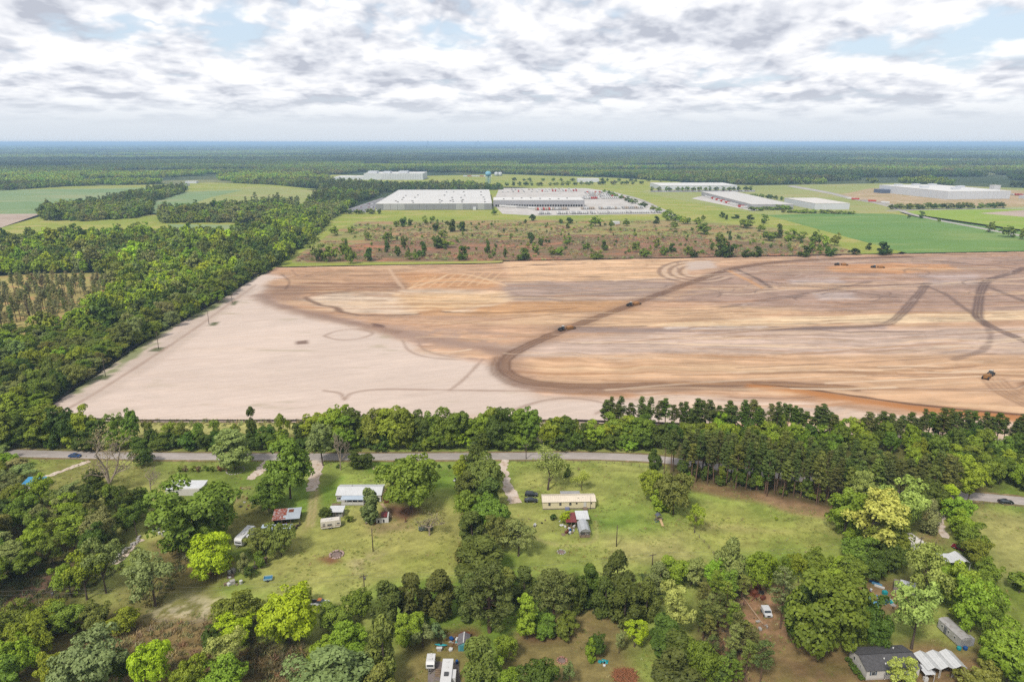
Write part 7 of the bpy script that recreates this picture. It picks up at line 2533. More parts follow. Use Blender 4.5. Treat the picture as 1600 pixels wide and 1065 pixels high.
    ribbon('plank_path', [(a.x, a.y), ((a.x + b.x) / 2, (a.y + b.y) / 2), (b.x, b.y)], 0.9, mat('path_boards', S(206, 176, 140), 0.9, 0.2), 0.09, 0.1, 5)
    junk(571, 588, 814, 819, 14, 43, 'broken brick and scrap at the foot of the grey-green cedar', 'scrap below the grey-green cedar', (0.25, 0.6), ('concrete', 'rust', 'weathered_wood'))
    # water pump, play set, odds and ends
    g = gp(634, 815)
    t = empty('hand_pump', (g.x, g.y, 0), 0)
    tag(t, 'old brown hand pump on the lawn right of the tumbledown hut', 'pump')
    MB().cyl((0, 0, 0), 0.16, 1.5, 8).build('column', RUST, t)
    B(-0.5, 0.5, -0.35, 0.35, 0, 0.12).build('base', WOOD, t)
    MB().tube([(0, 0, 1.4), (0.5, 0, 1.65), (0.9, 0, 1.1)], 0.05, 5).build('handle', RUST, t)
    g = gp(1030, 816)
    t = empty('play_set', (g.x, g.y, 0), R(10))
    tag(t, 'climbing frame with a dark roof and tan slide beside the round clump', 'play set')
    posts(t, [(-0.8, 0), (0.8, 0), (-0.8, 1.5), (0.8, 1.5)], 2.3)
    MB().prism([(-0.95, 2.25), (0, 2.9), (0.95, 2.25), (0.95, 2.32), (0, 2.98), (-0.95, 2.32)], -0.15, 1.65, 'y').build('roof', mat('slate_canvas', S(110, 112, 124), 0.8), t)
    B(-0.8, 0.8, 0.0, 1.5, 1.1, 1.2).build('platform', WOOD, t)
    shed_roof(-0.1, 0.7, -2.4, -0.05, 0.1, 1.15, 0.08).build('slide', mat('tan_plastic', S(222, 188, 140), 0.5), t)
    junk(1022, 1032, 800, 816, 9, 44, 'scattered toys beside the climbing frame', 'toys by the climbing frame', (0.3, 0.8), ('turquoise_plastic', 'white_plastic', 'blue_plastic'))
    # junk heaps
    junk(352, 378, 890, 915, 12, 45, 'white scrap on the heap at the lawn fence', 'scrap on the heap at the lawn fence', (0.5, 1.5), ('white_plastic', 'white_plastic', 'weathered_wood', 'concrete'))
    junk(384, 420, 868, 896, 12, 46, 'old boards along the fence above the utility trailer', 'boards along the lawn fence', (0.4, 1.2), ('weathered_wood', 'concrete', 'weathered_wood'))
    junk(1352, 1402, 918, 950, 34, 47, 'mixed junk spread over the yard before the weathered lean-to', 'junk before the weathered lean-to', (0.4, 1.3))
    junk(1175, 1215, 915, 938, 12, 48, 'rusty machine part at the top of the dirt yard', 'machine parts at the top of the dirt yard', (0.6, 1.9), ('rust', 'dark_interior', 'white_plastic', 'rust'))
    junk(1160, 1200, 965, 985, 14, 49, 'broken boards strewn across the dirt yard', 'boards across the dirt yard', (0.3, 1.1), ('concrete', 'weathered_wood'))
    junk(1315, 1335, 1003, 1010, 4, 50, 'toys on the mat beside the massive oak', 'toys beside the massive oak', (0.4, 0.9), ('turquoise_plastic', 'dark_interior'))
    junk(935, 945, 1028, 1040, 8, 51, 'toys heaped beside the small cone tree', 'toys beside the small cone tree', (0.3, 0.9), ('turquoise_plastic', 'dark_interior', 'white_plastic'))
    junk(822, 890, 805, 838, 9, 52, 'yard litter left of the barn-shaped shed', 'yard litter by the barn-shaped shed', (0.3, 0.8), ('white_plastic', 'dark_interior', 'weathered_wood'))
    junk(370, 395, 762, 800, 10, 53, 'yard clutter left of the leaning leafy tree', 'clutter by the leaning tree', (0.4, 1.0), ('concrete', 'rust', 'weathered_wood', 'dark_interior'))
    junk(230, 262, 815, 845, 10, 54, 'clutter under the pale canopy beside the large oak', 'clutter under the pale canopy', (0.5, 1.3), ('concrete', 'white_plastic', 'blue_tarp'))
    # fallen poles
    a, b = gp(1157, 930), gp(1192, 975)
    o = MB().tube([(a.x, a.y, 0.5), (b.x, b.y, 0.2)], [0.16, 0.12], 7).build('fallen_log', mat('pale_log', S(206, 176, 146), 0.9, 0.2), None)
    tag(o, 'long pale fallen trunk lying across the dirt yard', 'log')
    # brown brush heap
    rr = random.Random(3)
    g = gp(977, 1056)
    mb = MB()
    for i in range(520):
        q = 2.9 * math.sqrt(rr.random())
        w = rr.uniform(0, 6.28)
        h = 0.9 * (1 - (q / 3.1) ** 2) * rr.random() + 0.06
        L = rr.uniform(0.3, 1.1)
        d = Vector((rr.uniform(-1, 1), rr.uniform(-1, 1), rr.uniform(-0.25, 0.35))).normalized() * L
        p = Vector((q * math.cos(w), q * math.sin(w) * 0.9, h))
        mb.tube([p - d, p + d], rr.uniform(0.02, 0.06), 3, False)
    o = mb.build('brush_pile', mat('red_brush', S(198, 132, 92), 0.95, 0.35, 2.5), None, (g.x, g.y, 0))
    tag(o, 'red-brown heap of cut brush at the bottom of the clearing', 'brush pile', kind='stuff')
    # low white house behind the large oak, canopy, blue-tarped house
    t = empty('house', (-122.4, 216.6, 0), R(1))
    tag(t, 'low white flat-roofed house half hidden by the large oak', 'house')
    B(0, 12.5, 0, 5.5, 0, 2.6).build('wall', WHITES, t)
    shed_roof(-0.3, 5.6, -0.3, 5.8, 2.62, 3.0).build('roof', WROOF, t)
    shed_roof(6.4, 12.8, 0.5, 5.8, 2.62, 2.95).build('roof_sheet', WROOF, t)
    window(t, 'F', 1.2, 1.0, 1.0, 0.9, -0.002)
    window(t, 'F', 3.6, 1.0, 1.0, 0.9, -0.002)
    t = empty('canopy', (-118.3, 195.2, 0), R(0))
    tag(t, 'pale blue-white canopy on posts left of the large oak', 'canopy')
    shed_roof(0, 7.0, 0, 3.2, 2.3, 2.7).build('roof', BLUEROOF, t)
    posts(t, [(0.1, 0.1), (3.5, 0.1), (6.9, 0.1), (0.1, 3.1), (6.9, 3.1)], 2.3)
    t = empty('house', (-175.6, 220.6, 0), R(2))
    tag(t, 'little house with a blue tarp roof at the left edge of the wood', 'house')
    B(0, 6.2, 0, 4.0, 0, 2.2).build('wall', WHITES, t)
    shed_roof(-0.3, 6.5, -0.3, 4.4, 2.22, 3.0).build('roof', mat('bright_tarp', S(74, 160, 210), 0.6, 0.15), t)
    window(t, 'F', 1.0, 0.8, 0.9, 0.9, -0.002)
    door(t, 'F', 3.0, 0.05, 0.9, 1.95, -0.002, mat('grey_door', S(120, 122, 128), 0.7))
    # ornamental grasses by the road
    for i in range(8):
        px = 281 + i * 10.2
        tree_px('shrub', px, 736.5, 727, 9.5, ('mid', (0.20, 0.14, 0.06))[i in (1, 3, 6, 7)], ('brown' if i in (1, 3, 6, 7) else 'green') + ' clump of tall grass in the row by the road', 'grass clumps in the row by the road', name='grass_clump', cat='plant')
    # wheelie bin, mailbox, hedge plants on the verge
    barrel(418, 733, PLASTIC_B, 'blue bin beside the first sandy drive', 0.5, 1.1)
    for px in (666, 676, 686, 702, 528, 596, 604):
        tree_px('shrub', px, 731, 725, 6.5, 'deep', 'small clipped shrub in the line along the road verge', 'clipped shrubs along the verge')


yellow_home()
barn_sheds()
white_house()
small_shed()
rusty_shed()
camper(501.5, 828, 533, 824, 'cream camper with a brown stripe parked on the left lawn', 2.3, 2.9)
fifth_wheel()
grey_home()
carports()
right_things()
vehicles()
yard_things()

# ================================================================== the industrial park in the distance
PANEL_D = mat('grey_panel', S(166, 166, 166), 0.7, 0.04, 0.05)
PANEL_L = mat('light_grey_panel', S(196, 196, 194), 0.7, 0.04, 0.05)
FROOF = mat('white_membrane_roof', S(250, 246, 240), 0.7, 0.05, 0.03, 0, 0.2, S(226, 216, 204), 0.05)
FWALL = mat('white_factory_wall', S(236, 238, 242), 0.6, 0.04, 0.04)
FGREY = mat('factory_grey_wall', S(190, 188, 190), 0.7, 0.05, 0.05)


def big_box(name, label, x, y, rz, L, D, h, wall, roof, panels=0, lights=(), cat='warehouse', parapet=0.8):
    """Flat-roofed industrial hall: wall, roof sheet inside a parapet, separate wall panels on the front, rooftop units."""
    t = empty(name, (x, y, -0.3), rz)
    tag(t, label, cat)
    B(0, L, 0, D, 0, h).build('wall', wall, t)
    rf = B(0.5, L - 0.5, 0.5, D - 0.5, h + 0.02, h + 0.5).build('roof', roof, t)
    for x0, x1, y0, y1 in ((-0.2, L + 0.2, -0.2, 0.45), (-0.2, L + 0.2, D - 0.45, D + 0.2), (-0.2, 0.45, 0.46, D - 0.46), (L - 0.45, L + 0.2, 0.46, D - 0.46)):
        B(x0, x1, y0, y1, h + 0.01, h + parapet).build('parapet', roof, t)
    if panels:
        w = L / panels
        for i in range(panels):
            B(i * w + 0.25, (i + 1) * w - 0.25, -0.35, -0.01, 0.6, h - 0.2).build('panel', PANEL_L if i in lights else wall, t)
    return t, rf


def hall_units(rf, spots, h, size=2.5, m=None):
    for x, y in spots:
        B(x - size * 0.7, x + size * 0.7, y - size * 0.5, y + size * 0.5, h + 0.52, h + 2.0).build('rooftop_unit', m or mat('unit_grey', S(146, 142, 138), 0.7), rf)


def industrial_park():
    rr = random.Random(12)
    t, rf = big_box('warehouse', 'enormous grey warehouse with a white roof beyond the scrubland', -250, 1272, R(2.6), 213, 372, 11.4, PANEL_D, FROOF, 16, (1, 2, 3, 11, 14))
    spots = []
    for fx in (0.17, 0.30, 0.55, 0.64, 0.74, 0.92):
        for fy in (0.06, 0.14, 0.22, 0.35, 0.52, 0.8):
            if rr.random() < 0.8:
                spots.append((fx * 213 + rr.uniform(-5, 5), fy * 372 + rr.uniform(-8, 8)))
    hall_units(rf, spots, 11.4)
    for i in range(1, 12):
        B(0.6, 212.4, i * 31 - 0.35, i * 31 + 0.35, 11.921, 12.15).build('roof_seam', FGREY, rf)
    B(178, 184, -4, -0.4, 0, 5.5).build('porch', FWALL, t)
    B(8, 9, -0.6, -0.4, 0, 3).build('door', DARKIN, t)
    t, rf = big_box('warehouse', 'long low dock building with lorries backed against it right of the great warehouse', -36, 1338, R(1.0), 176, 70, 12.5, FGREY, FROOF)
    hall_units(rf, [(20 + 18 * i, 30 + rr.uniform(-14, 14)) for i in range(8)], 12.5, 2.4)
    for i in range(34):
        B(4 + i * 5.0, 7.4 + i * 5.0, -0.3, -0.01, 0.4, 4.4).build('dock_door', DARKIN, t)
    # second white plant, far left centre
    t, rf = big_box('factory', 'stepped white factory far behind the great warehouse', -490, 2320, R(0.5), 195, 130, 20, FWALL, FROOF, 0, (), 'factory')
    for x0, x1, z in ((10, 40, 27), (60, 84, 26), (112, 142, 27)):
        B(x0, x1, 20, 60, 20.6, z).build('roof_block', FWALL, rf)
    for i in range(24):
        B(60 + i * 5.5, 61 + i * 5.5, -0.2, -0.01, 2, 18).build('rib', FGREY, t)
    t, rf = big_box('factory_annex', 'low white annex left of the stepped factory', -590, 2330, R(0.5), 98, 80, 9, FWALL, FROOF, 0, (), 'factory')
    t, rf = big_box('warehouse', 'low warehouse behind a line of dark trees', 388, 1835, R(1.2), 205, 120, 10.5, FWALL, FROOF)
    t, rf = big_box('warehouse', 'long pale warehouse running away beside the scrubland', 446, 1290, R(0.5), 78, 340, 8.6, FGREY, mat('pale_tan_roof', S(232, 226, 218), 0.7, 0.05, 0.03))
    for i in range(26):
        B(-0.3, -0.01, 60 + i * 9, 64 + i * 9, 0.4, 4.4).build('dock_door', DARKIN, t)
    t, rf = big_box('warehouse', 'small pale warehouse beside the green crop field', 560, 1282, R(3), 66, 130, 11, FWALL, mat('warm_white_roof', S(244, 236, 226), 0.7, 0.05, 0.03))
    t, rf = big_box('factory', 'large new white factory on bare soil at the far right', 946, 1512, R(7), 150, 235, 17, FWALL, FROOF, 14, (), 'factory')
    for x, y in ((20, 200), (70, 205), (110, 200), (120, 120), (60, 60), (28, 120)):
        B(x, x + 18, y, y + 9, 17.52, 21.5).build('rooftop_unit', FWALL, rf)
    B(-22, -0.5, 190, 222, 0, 9).build('blue_wing', mat('dark_blue_panel', S(110, 120, 142), 0.6), t)
    t, rf = big_box('annex', 'low white annex right of the new factory', 1130, 1520, R(3), 120, 30, 6, FWALL, FROOF, 0, (), 'annex')
    t, rf = big_box('silo_house', 'white block house standing behind the new factory', 1215, 1760, R(4), 17, 16, 15, FWALL, FROOF, 0, (), 'tower')
    t, rf = big_box('hangar', 'white hangar on the meadow beyond the truck yard', 205, 2180, R(0), 66, 40, 10, FWALL, FROOF, 0, (), 'hangar')
    t, rf = big_box('barn', 'white roofed barn beyond the left crop field', -960, 1990, R(0), 34, 20, 5, FWALL, FROOF, 0, (), 'barn')
    t, rf = big_box('farmhouse', 'small white farmhouse among the far left trees', -990, 2120, R(0), 34, 14, 6, FWALL, FROOF, 0, (), 'house')
    for i, (px, py, L) in enumerate(((75, 344, 7), (85, 344, 6), (94, 344, 9))):
        g = gp(px, py)
        t, rf = big_box('farm_shed', ('first', 'second', 'third')[i] + ' tiny white shed from the left before the grove in the left field', g.x, g.y, 0, L, 5, 3.2, FWALL, FROOF, 0, (), 'shed')
    g = gp(957, 351)
    t, rf = big_box('pump_house', 'tiny white hut among bushes below the truck yard', g.x, g.y, 0, 11, 8, 4, FWALL, FROOF, 0, (), 'hut')
    # water tower
    g = gp(763, 291)
    t = empty('water_tower', (g.x, g.y, -0.3), 0)
    tag(t, 'pale blue water tower on legs behind the great warehouse', 'water tower')
    wb = mat('tower_blue', S(140, 200, 220), 0.5, 0.05, 0.05)
    MB().lathe([(1.5, 27), (5.0, 28), (8.2, 31), (8.8, 34.5), (8.2, 38), (5.0, 40.8), (0.8, 41.8)], 20).build('tank', wb, t)
    for a in range(6):
        w = a * math.pi / 3
        MB().tube([(7.0 * math.cos(w), 7.0 * math.sin(w), -0.3), (6.2 * math.cos(w), 6.2 * math.sin(w), 31)], 0.55, 6).build('leg', wb, t)
    MB().cyl((0, 0, 0), 1.2, 28, 10).build('riser', wb, t)
    for i, px in enumerate((775.5, 781.5)):
        g = gp(px, 275)
        t = empty('storage_tank', (g.x, g.y, -1), 0)
        tag(t, ('left' if i == 0 else 'right') + ' one of the two white storage tanks beyond the water tower', 'tank')
        MB().lathe([(7.0, 0), (7.0, 13), (6.4, 14), (0.5, 15.5)], 20).build('shell', FWALL, t)
        MB().tube([(7.15, 0, 0), (7.15, 0, 14)], 0.25, 4).build('ladder', FGREY, t)
    for i in range(7):
        g = gp(727 + i * 6.4, 276)
        o = MB().box(-7.5, 7.5, -1.5, 1.5, 1.2, 4.6).box(-7.3, 7.3, -1.2, 1.2, 0.5, 1.19).build('railway_wagon', (FWALL, mat('wagon_orange', S(206, 150, 120), 0.7))[i % 3 == 1], None, (g.x, g.y, -0.3))
        tag(o, 'wagon of the goods train standing beyond the meadow', 'wagon', 'wagons of the goods train')
    # chimneys of a distant power station on the horizon
    t = empty('power_station', (-1150, 24000, 0), 0)
    tag(t, 'faint chimney and blocks of a power station on the horizon', 'power station')
    dk = mat('horizon_block', S(90, 96, 104), 0.9)
    MB().cyl((0, 0, 0), 9, 175, 8, r2=6).build('chimney', dk, t)
    B(-110, -40, 0, 60, 0, 120).build('boiler_house', dk, t)
    B(40, 100, 0, 60, 0, 112).build('boiler_house', dk, t)
    t = empty('tower_block', (-2900, 24500, 0), 0)
    tag(t, 'faint dark tower standing on the horizon left of the power station', 'tower')
    MB().hexa([(-40, 0, 0), (40, 0, 0), (40, 40, 0), (-40, 40, 0)], [(-22, 0, 140), (22, 0, 140), (22, 40, 140), (-22, 40, 140)]).build('shaft', dk, t)
    MB().cyl((0, 20, 140), 5, 25, 6).build('mast', dk, t)

    # lorry trailers in the yard
    cols = [mat('trailer_white', S(246, 244, 240), 0.5, 0.04), mat('trailer_grey', S(206, 204, 202), 0.5, 0.05), mat('trailer_red', S(214, 74, 56), 0.5, 0.05), mat('trailer_tan', S(214, 196, 176), 0.5, 0.05)]
    def lorry(m):
        mb = MB().box(-1.28, 1.28, 0, 15.5, 1.15, 4.05).box(-0.5, 0.5, 0.4, 15.2, 0.85, 1.14)
        for y in (11.6, 13.0):
            mb.cyl((-1.25, y, 0.5), 0.5, 2.5, 10, 'x')
        mb.box(-0.7, 0.7, 3.2, 3.35, 0, 0.84)
        return mb.mesh('semi_trailer', m)
    LM = [lorry(m) for m in cols]
    def row(p0, p1, n, label, group, rz=0.0, mix=(0, 0, 0, 1), skip=0.08):
        a, b = gp(*p0), gp(*p1)
        for i in range(n):
            if rr.random() < skip:
                continue
            p = a.lerp(b, i / (n - 1))
            o = mesh_obj('semi_trailer', LM[rr.choice(mix)], None, (p.x, p.y, -0.05), rz + rr.uniform(-0.02, 0.02))
            tag(o, label, 'trailer', group)
    row((842, 335.3), (1032, 333.2), 66, 'white lorry trailer in the front row of the truck yard', 'front row of lorry trailers', R(2), skip=0.04)
    row((790, 320.6), (906, 320.0), 32, 'lorry trailer backed up to the dock building', 'trailers at the docks', R(180), skip=0.18)
    row((838, 328.8), (888, 328), 18, 'trailer in the left middle row of the truck yard', 'left middle row of trailers', R(2), (0, 1, 3, 3, 2))
    row((910, 327.6), (1005, 326), 32, 'trailer in the right middle row of the truck yard', 'right middle row of trailers', R(2), (0, 0, 1, 3))
    row((792, 323.8), (838, 326.5), 6, 'trailer standing askew before the docks', 'trailers askew before the docks', R(70), (2, 0, 0, 1))
    row((914, 308.9), (968, 307.8), 16, 'trailer in the inner row of the rear yard', 'inner row of the rear yard', R(2), (0, 0, 1, 2))
    row((918, 304), (956, 303.4), 14, 'trailer in the farther inner row of the rear yard', 'farther inner row of the rear yard', R(2), (0, 3, 1, 0))
    row((912, 311.5), (975, 310.2), 20, 'trailer in the near row of the rear yard', 'near row of the rear yard', R(2), (0, 0, 2, 1))
    row((920, 306.5), (962, 305.5), 14, 'trailer in the second row of the rear yard', 'second row of the rear yard', R(2), (0, 0, 3, 1))
    row((915, 302), (950, 301.5), 12, 'trailer in the third row of the rear yard', 'third row of the rear yard', R(2), (0, 1, 2, 0))
    row((785, 300.5), (905, 299), 30, 'trailer parked beyond the dock building', 'trailers beyond the dock building', R(2), (0, 0, 1, 2), 0.25)
    row((800, 297.3), (900, 296.2), 20, 'trailer in the farthest row of the truck yard', 'farthest row of trailers', R(2), (0, 0, 1, 3), 0.25)
    row((1112, 308), (1170, 325), 16, 'trailer at the side docks of the long pale warehouse', 'trailers at the long pale warehouse', R(92), (0, 0, 0, 2), 0.15)
    row((1570, 305), (1640, 307), 16, 'trailer beside the annex of the new factory', 'trailers by the new factory', R(0), (0, 0, 3, 2))
    row((1330, 311), (1390, 318), 10, 'lorry on the building site road before the new factory', 'lorries on the building site', R(60), (0, 2, 3, 0), 0.4)
    # cars in the car parks
    CM = []
    for m in (PAINT_WHITE, PAINT_SILV, PAINT_BLACK, PAINT_RED):
        mb = MB().hexa([(-2.2, -0.9, 0.2), (2.2, -0.9, 0.2), (2.2, 0.9, 0.2), (-2.2, 0.9, 0.2)], [(-2.1, -0.85, 0.85), (2.1, -0.85, 0.85), (2.1, 0.85, 0.85), (-2.1, 0.85, 0.85)])
        mb.hexa([(-1.2, -0.8, 0.86), (1.5, -0.8, 0.86), (1.5, 0.8, 0.86), (-1.2, 0.8, 0.86)], [(-0.5, -0.65, 1.45), (0.9, -0.65, 1.45), (0.9, 0.65, 1.45), (-0.5, 0.65, 1.45)])
        CM.append(mb.mesh('parked_car', m))
    def cars(p0, p1, n, label, group):
        a, b = gp(*p0), gp(*p1)
        for i in range(n):
            if rr.random() < 0.25:
                continue
            p = a.lerp(b, i / (n - 1))
            o = mesh_obj('parked_car', CM[rr.choice((0, 0, 1, 1, 2, 3))], None, (p.x, p.y, -0.04), R(90) + rr.uniform(-0.05, 0.05))
            tag(o, label, 'car', group)
    for k, (y, x0, x1) in enumerate(((329, 545, 588), (324, 562, 596), (319, 575, 604), (314, 592, 610))):
        cars((x0, y), (x1, y), 18 - 3 * k, 'car in the ' + ('first', 'second', 'third', 'fourth')[k] + ' row of the car park left of the great warehouse', 'car park row %d' % (k + 1))
    cars((1022, 299.2), (1172, 298.6), 44, 'car parked before the low warehouse behind its trees', 'cars before the low warehouse')


industrial_park()


# ================================================================== earth-moving machines
def scraper(px, py, rz, label, load=True):
    """Articulated tractor pulling a scraper pan."""
    g = gp(px, py)
    t = empty('earth_scraper', (g.x, g.y, -0.1), rz)
    t.scale = (0.86, 0.86, 0.86)
    tag(t, label, 'scraper')
    yel = mat('machine_yellow', S(172, 122, 66), 0.7, 0.2, 0.6, 0, 0.3, S(150, 118, 84), 0.3)
    blk = mat('machine_black', S(52, 50, 50), 0.7, 0.2)
    cabw = mat('cab_white', S(226, 220, 208), 0.5, 0.08)
    MB().hexa([(-6.6, -0.8, 1.1), (-3.6, -1.0, 1.1), (-3.6, 1.0, 1.1), (-6.6, 0.8, 1.1)], [(-6.4, -0.7, 2.3), (-3.6, -0.9, 2.7), (-3.6, 0.9, 2.7), (-6.4, 0.7, 2.3)]).build('bonnet', blk, t)
    cb = MB().hexa([(-3.55, -1.0, 1.2), (-1.9, -1.0, 1.2), (-1.9, 1.0, 1.2), (-3.55, 1.0, 1.2)], [(-3.4, -0.9, 3.5), (-2.0, -0.9, 3.5), (-2.0, 0.9, 3.5), (-3.4, 0.9, 3.5)]).build('cab', GLASS, t)
    B(-3.6, -1.85, -1.05, 1.05, 3.51, 3.7).build('cab_roof', cabw, cb)
    MB().cyl((-5.6, 0.45, 2.4), 0.12, 1.3, 6).build('exhaust', STEEL, t)
    for x in (-5.6, -2.4):
        for y in (-1.75, 1.05):
            wh = MB().cyl((x, y, 0.95), 0.95, 0.7, 16, 'y').build('wheel', TYRE, t)
            MB().cyl((x, y - 0.02 if y < 0 else y + 0.702, 0.95), 0.42, 0.018, 10, 'y').build('rim', yel, wh)
    MB().tube([(-1.9, 0, 1.4), (-0.3, 0, 2.3), (1.2, 0, 1.9)], 0.28, 8).build('gooseneck', yel, t)
    bw = MB().prism([(1.0, 0.5), (5.6, 0.5), (6.6, 1.2), (6.4, 2.5), (1.0, 2.2)], 0, 1)
    bw.v = [(a, -1.7 + b * 3.4, c) for b, a, c in bw.v]
    bw.build('bowl', yel, t)
    if load:
        MB().hexa([(1.2, -1.5, 2.25), (6.2, -1.5, 2.45), (6.2, 1.5, 2.45), (1.2, 1.5, 2.25)], [(2.2, -0.8, 2.95), (5.2, -0.8, 3.05), (5.2, 0.8, 3.05), (2.2, 0.8, 2.95)]).build('load', mat('load_soil', S(190, 136, 88), 0.95, 0.3, 1.2), t)
    for y in (-1.9, 1.2):
        wh = MB().cyl((7.4, y, 0.95), 0.95, 0.7, 16, 'y').build('wheel', TYRE, t)
        MB().cyl((7.4, y - 0.02 if y < 0 else y + 0.702, 0.95), 0.42, 0.018, 10, 'y').build('rim', yel, wh)
    B(6.3, 8.2, -1.1, 1.1, 0.9, 1.5).build('rear_frame', yel, t)


scraper(884, 515, R(32), 'earth scraper on the haul road, nearer of the two')
scraper(989, 477, R(32), 'earth scraper on the haul road, farther of the two')
scraper(1545, 588, R(222), 'earth scraper turning on the orange sand at the right', False)
scraper(1313, 414.5, R(-3), 'left earth scraper at the far side of the field')
scraper(1370, 418.5, R(-3), 'right earth scraper at the far side of the field')

# ================================================================== poles, wires, fences
def pole(px, pb, pt, label, arm=True, can=False, group=None, rz=0.3):
    g = gp(px, pb)
    h = height_at(px, pb, pt)
    t = empty('utility_pole', (g.x, g.y, 0), rz)
    tag(t, label, 'utility pole', group)
    MB().tube([(0, 0, -0.5), (0, 0, h)], [0.17, 0.12], 8).build('shaft', POLE, t)
    if arm:
        B(-1.1, 1.1, -0.07, 0.07, h - 0.6, h - 0.45).build('crossarm', POLE, t)
        for x in (-1.0, 0, 1.0):
            MB().cyl((x, 0, h - 0.448), 0.05, 0.2, 6).build('insulator', WPLAST, t)
    if can:
        MB().lathe([(0.2, 0), (0.24, 0.05), (0.24, 0.75), (0.12, 0.85)], 10, (0.32, 0, h - 1.7)).build('transformer', STEEL, t)
    return g, h


p1 = pole(86, 955, 921, 'utility pole with a white transformer in the lower left wood', True, True)
p2 = pole(570, 928, 897, 'short utility pole at the foot of the left lawn', True, True)
p3 = pole(583, 861, 825, 'bare light pole in the middle of the left lawn', False)
p4 = pole(963, 853, 820, 'bare light pole on the lawn below the yellow home', False)
p5 = pole(1019, 884, 864, 'short utility pole behind the belt of trees below the yellow home', True)
p6 = pole(1435, 866, 838, 'utility pole before the small white cabin', True)
p7 = pole(1459, 866, 846, 'small service pole right of the white cabin', False)
pole(822, 717, 694, 'utility pole on the road verge behind the yellow home', True)
for i_, (x_, b_, t_) in enumerate(((55, 637, 611), (165, 588, 561), (248, 545, 518), (326.5, 506, 485), (363, 474, 456))):
    pole(x_, b_, t_, ('first', 'second', 'third', 'fourth', 'fifth')[i_] + ' utility pole from the left along the edge of the pale sand', True)


def wire(a, ha, b, hb, label, sag=0.9, off=(0, 0)):
    n = 14
    P = []
    for i in range(n + 1):
        f = i / n
        P.append((a.x + (b.x - a.x) * f + off[0], a.y + (b.y - a.y) * f + off[1], ha + (hb - ha) * f - sag * 4 * f * (1 - f)))
    o = MB().tube(P, 0.018, 4, False).build('power_line', mat('cable', S(150, 146, 140), 0.6), None)
    tag(o, label, 'wire')


left_off = gp(-150, 965)
right_off = gp(1720, 850)
for k_ in (-0.9, 0.9):
    s_ = 'upper' if k_ > 0 else 'lower'
    wire(left_off, 8, p1[0], p1[1] - 0.2, s_ + ' power line leaving the left edge from the pole in the wood', 0.8, (0, k_))
    wire(p1[0], p1[1] - 0.2, p2[0], p2[1] - 0.2, s_ + ' power line across the left pasture between two poles', 1.8, (0, k_))
    wire(p2[0], p2[1] - 0.2, p5[0], p5[1] - 0.2, s_ + ' power line over the belt of trees in the middle', 1.8, (0, k_))
    wire(p5[0], p5[1] - 0.2, p6[0], p6[1] - 0.2, s_ + ' power line across the foot of the pasture to the cabin', 1.8, (0, k_))


def silt_fence(pts, label, h=0.9):
    w = smooth_line(W2(pts), 8)
    t = empty('silt_fence', (w[0][0], w[0][1], 0), 0)
    tag(t, label, 'fence')
    ox, oy = w[0]
    v, f = [], []
    for i, (x, y) in enumerate(w):
        v += [(x - ox, y - oy, -0.4), (x - ox, y - oy, h)]
        if i:
            f.append((2 * i - 2, 2 * i, 2 * i + 1, 2 * i - 1))
    o = MB().add(v, f).build('fabric', mat('black_fabric', S(66, 58, 56), 0.9, 0.2, 0.4), t)
    sol = o.modifiers.new('thickness', 'SOLIDIFY')
    sol.thickness = 0.03
    me = B(-0.04, 0.04, -0.04, 0.04, -0.4, h + 0.15).mesh('post', WOOD)
    d = 0.0
    for i in range(1, len(w)):
        x0, y0 = w[i - 1]
        x1, y1 = w[i]
        L = math.hypot(x1 - x0, y1 - y0)
        while d < L:
            q = d / L
            mesh_obj('post', me, t, (x0 + (x1 - x0) * q - ox, y0 + (y1 - y0) * q - oy - 0.07, 0))
            d += 6.0
        d -= L


silt_fence([(62, 650), (200, 657.5), (400, 658), (650, 658), (905, 658)], 'black silt fence along the near edge of the pale sand')
silt_fence([(432, 418.2), (560, 415.5), (700, 413.2), (778, 411.6), (786, 408.6)], 'black silt fence along the far left edge of the earthworks')
silt_fence([(786, 408.2), (1000, 404.4), (1200, 400.6), (1400, 396.9), (1600, 393.2)], 'dark silt fence along the far right edge of the earthworks')
silt_fence([(75, 640), (118, 604), (165, 574), (245, 519), (330, 475), (398, 431), (430, 416)], 'black silt fence between the wood and the pale sand', 0.8)
silt_fence([(905, 658), (1080, 664), (1250, 676), (1450, 690), (1620, 702)], 'black silt fence below the tall pine line')


def wire_fence(pts, label, step=3.0, h=1.25, rails=(0.5, 1.1), m=None):
    w = W2(pts)
    t = empty('field_fence', (w[0][0], w[0][1], 0), 0)
    tag(t, label, 'fence')
    ox, oy = w[0]
    me = B(-0.06, 0.06, -0.06, 0.06, -0.3, h).mesh('post', m or WOOD)
    for i in range(1, len(w)):
        (x0, y0), (x1, y1) = w[i - 1], w[i]
        n = max(1, int(math.hypot(x1 - x0, y1 - y0) / step))
        for k in range(n + (i == len(w) - 1)):
            mesh_obj('post', me, t, (x0 + (x1 - x0) * k / n - ox, y0 + (y1 - y0) * k / n - oy, 0), 0.3 * k)
    for z in rails:
        MB().tube([(x - ox, y - oy, z) for x, y in w], 0.02, 4, False).build('wire', STEEL, t)


wire_fence([(796, 722), (870, 722.5), (960, 724), (1012, 731)], 'post and wire fence along the road before the yellow home')
wire_fence([(1085, 832), (1100, 848), (1115, 866)], 'post and wire fence down the edge of the pasture')
wire_fence([(612, 729), (712, 730)], 'post fence along the road beside the broad oak')
wire_fence([(1520, 786), (1620, 796)], 'post and wire fence along the right-hand road')
wire_fence([(244, 940), (262, 905), (290, 880), (300, 862)], 'old fence across the rough left pasture')
wire_fence([(240, 972), (300, 976), (340, 966)], 'old fence at the foot of the straw pasture')

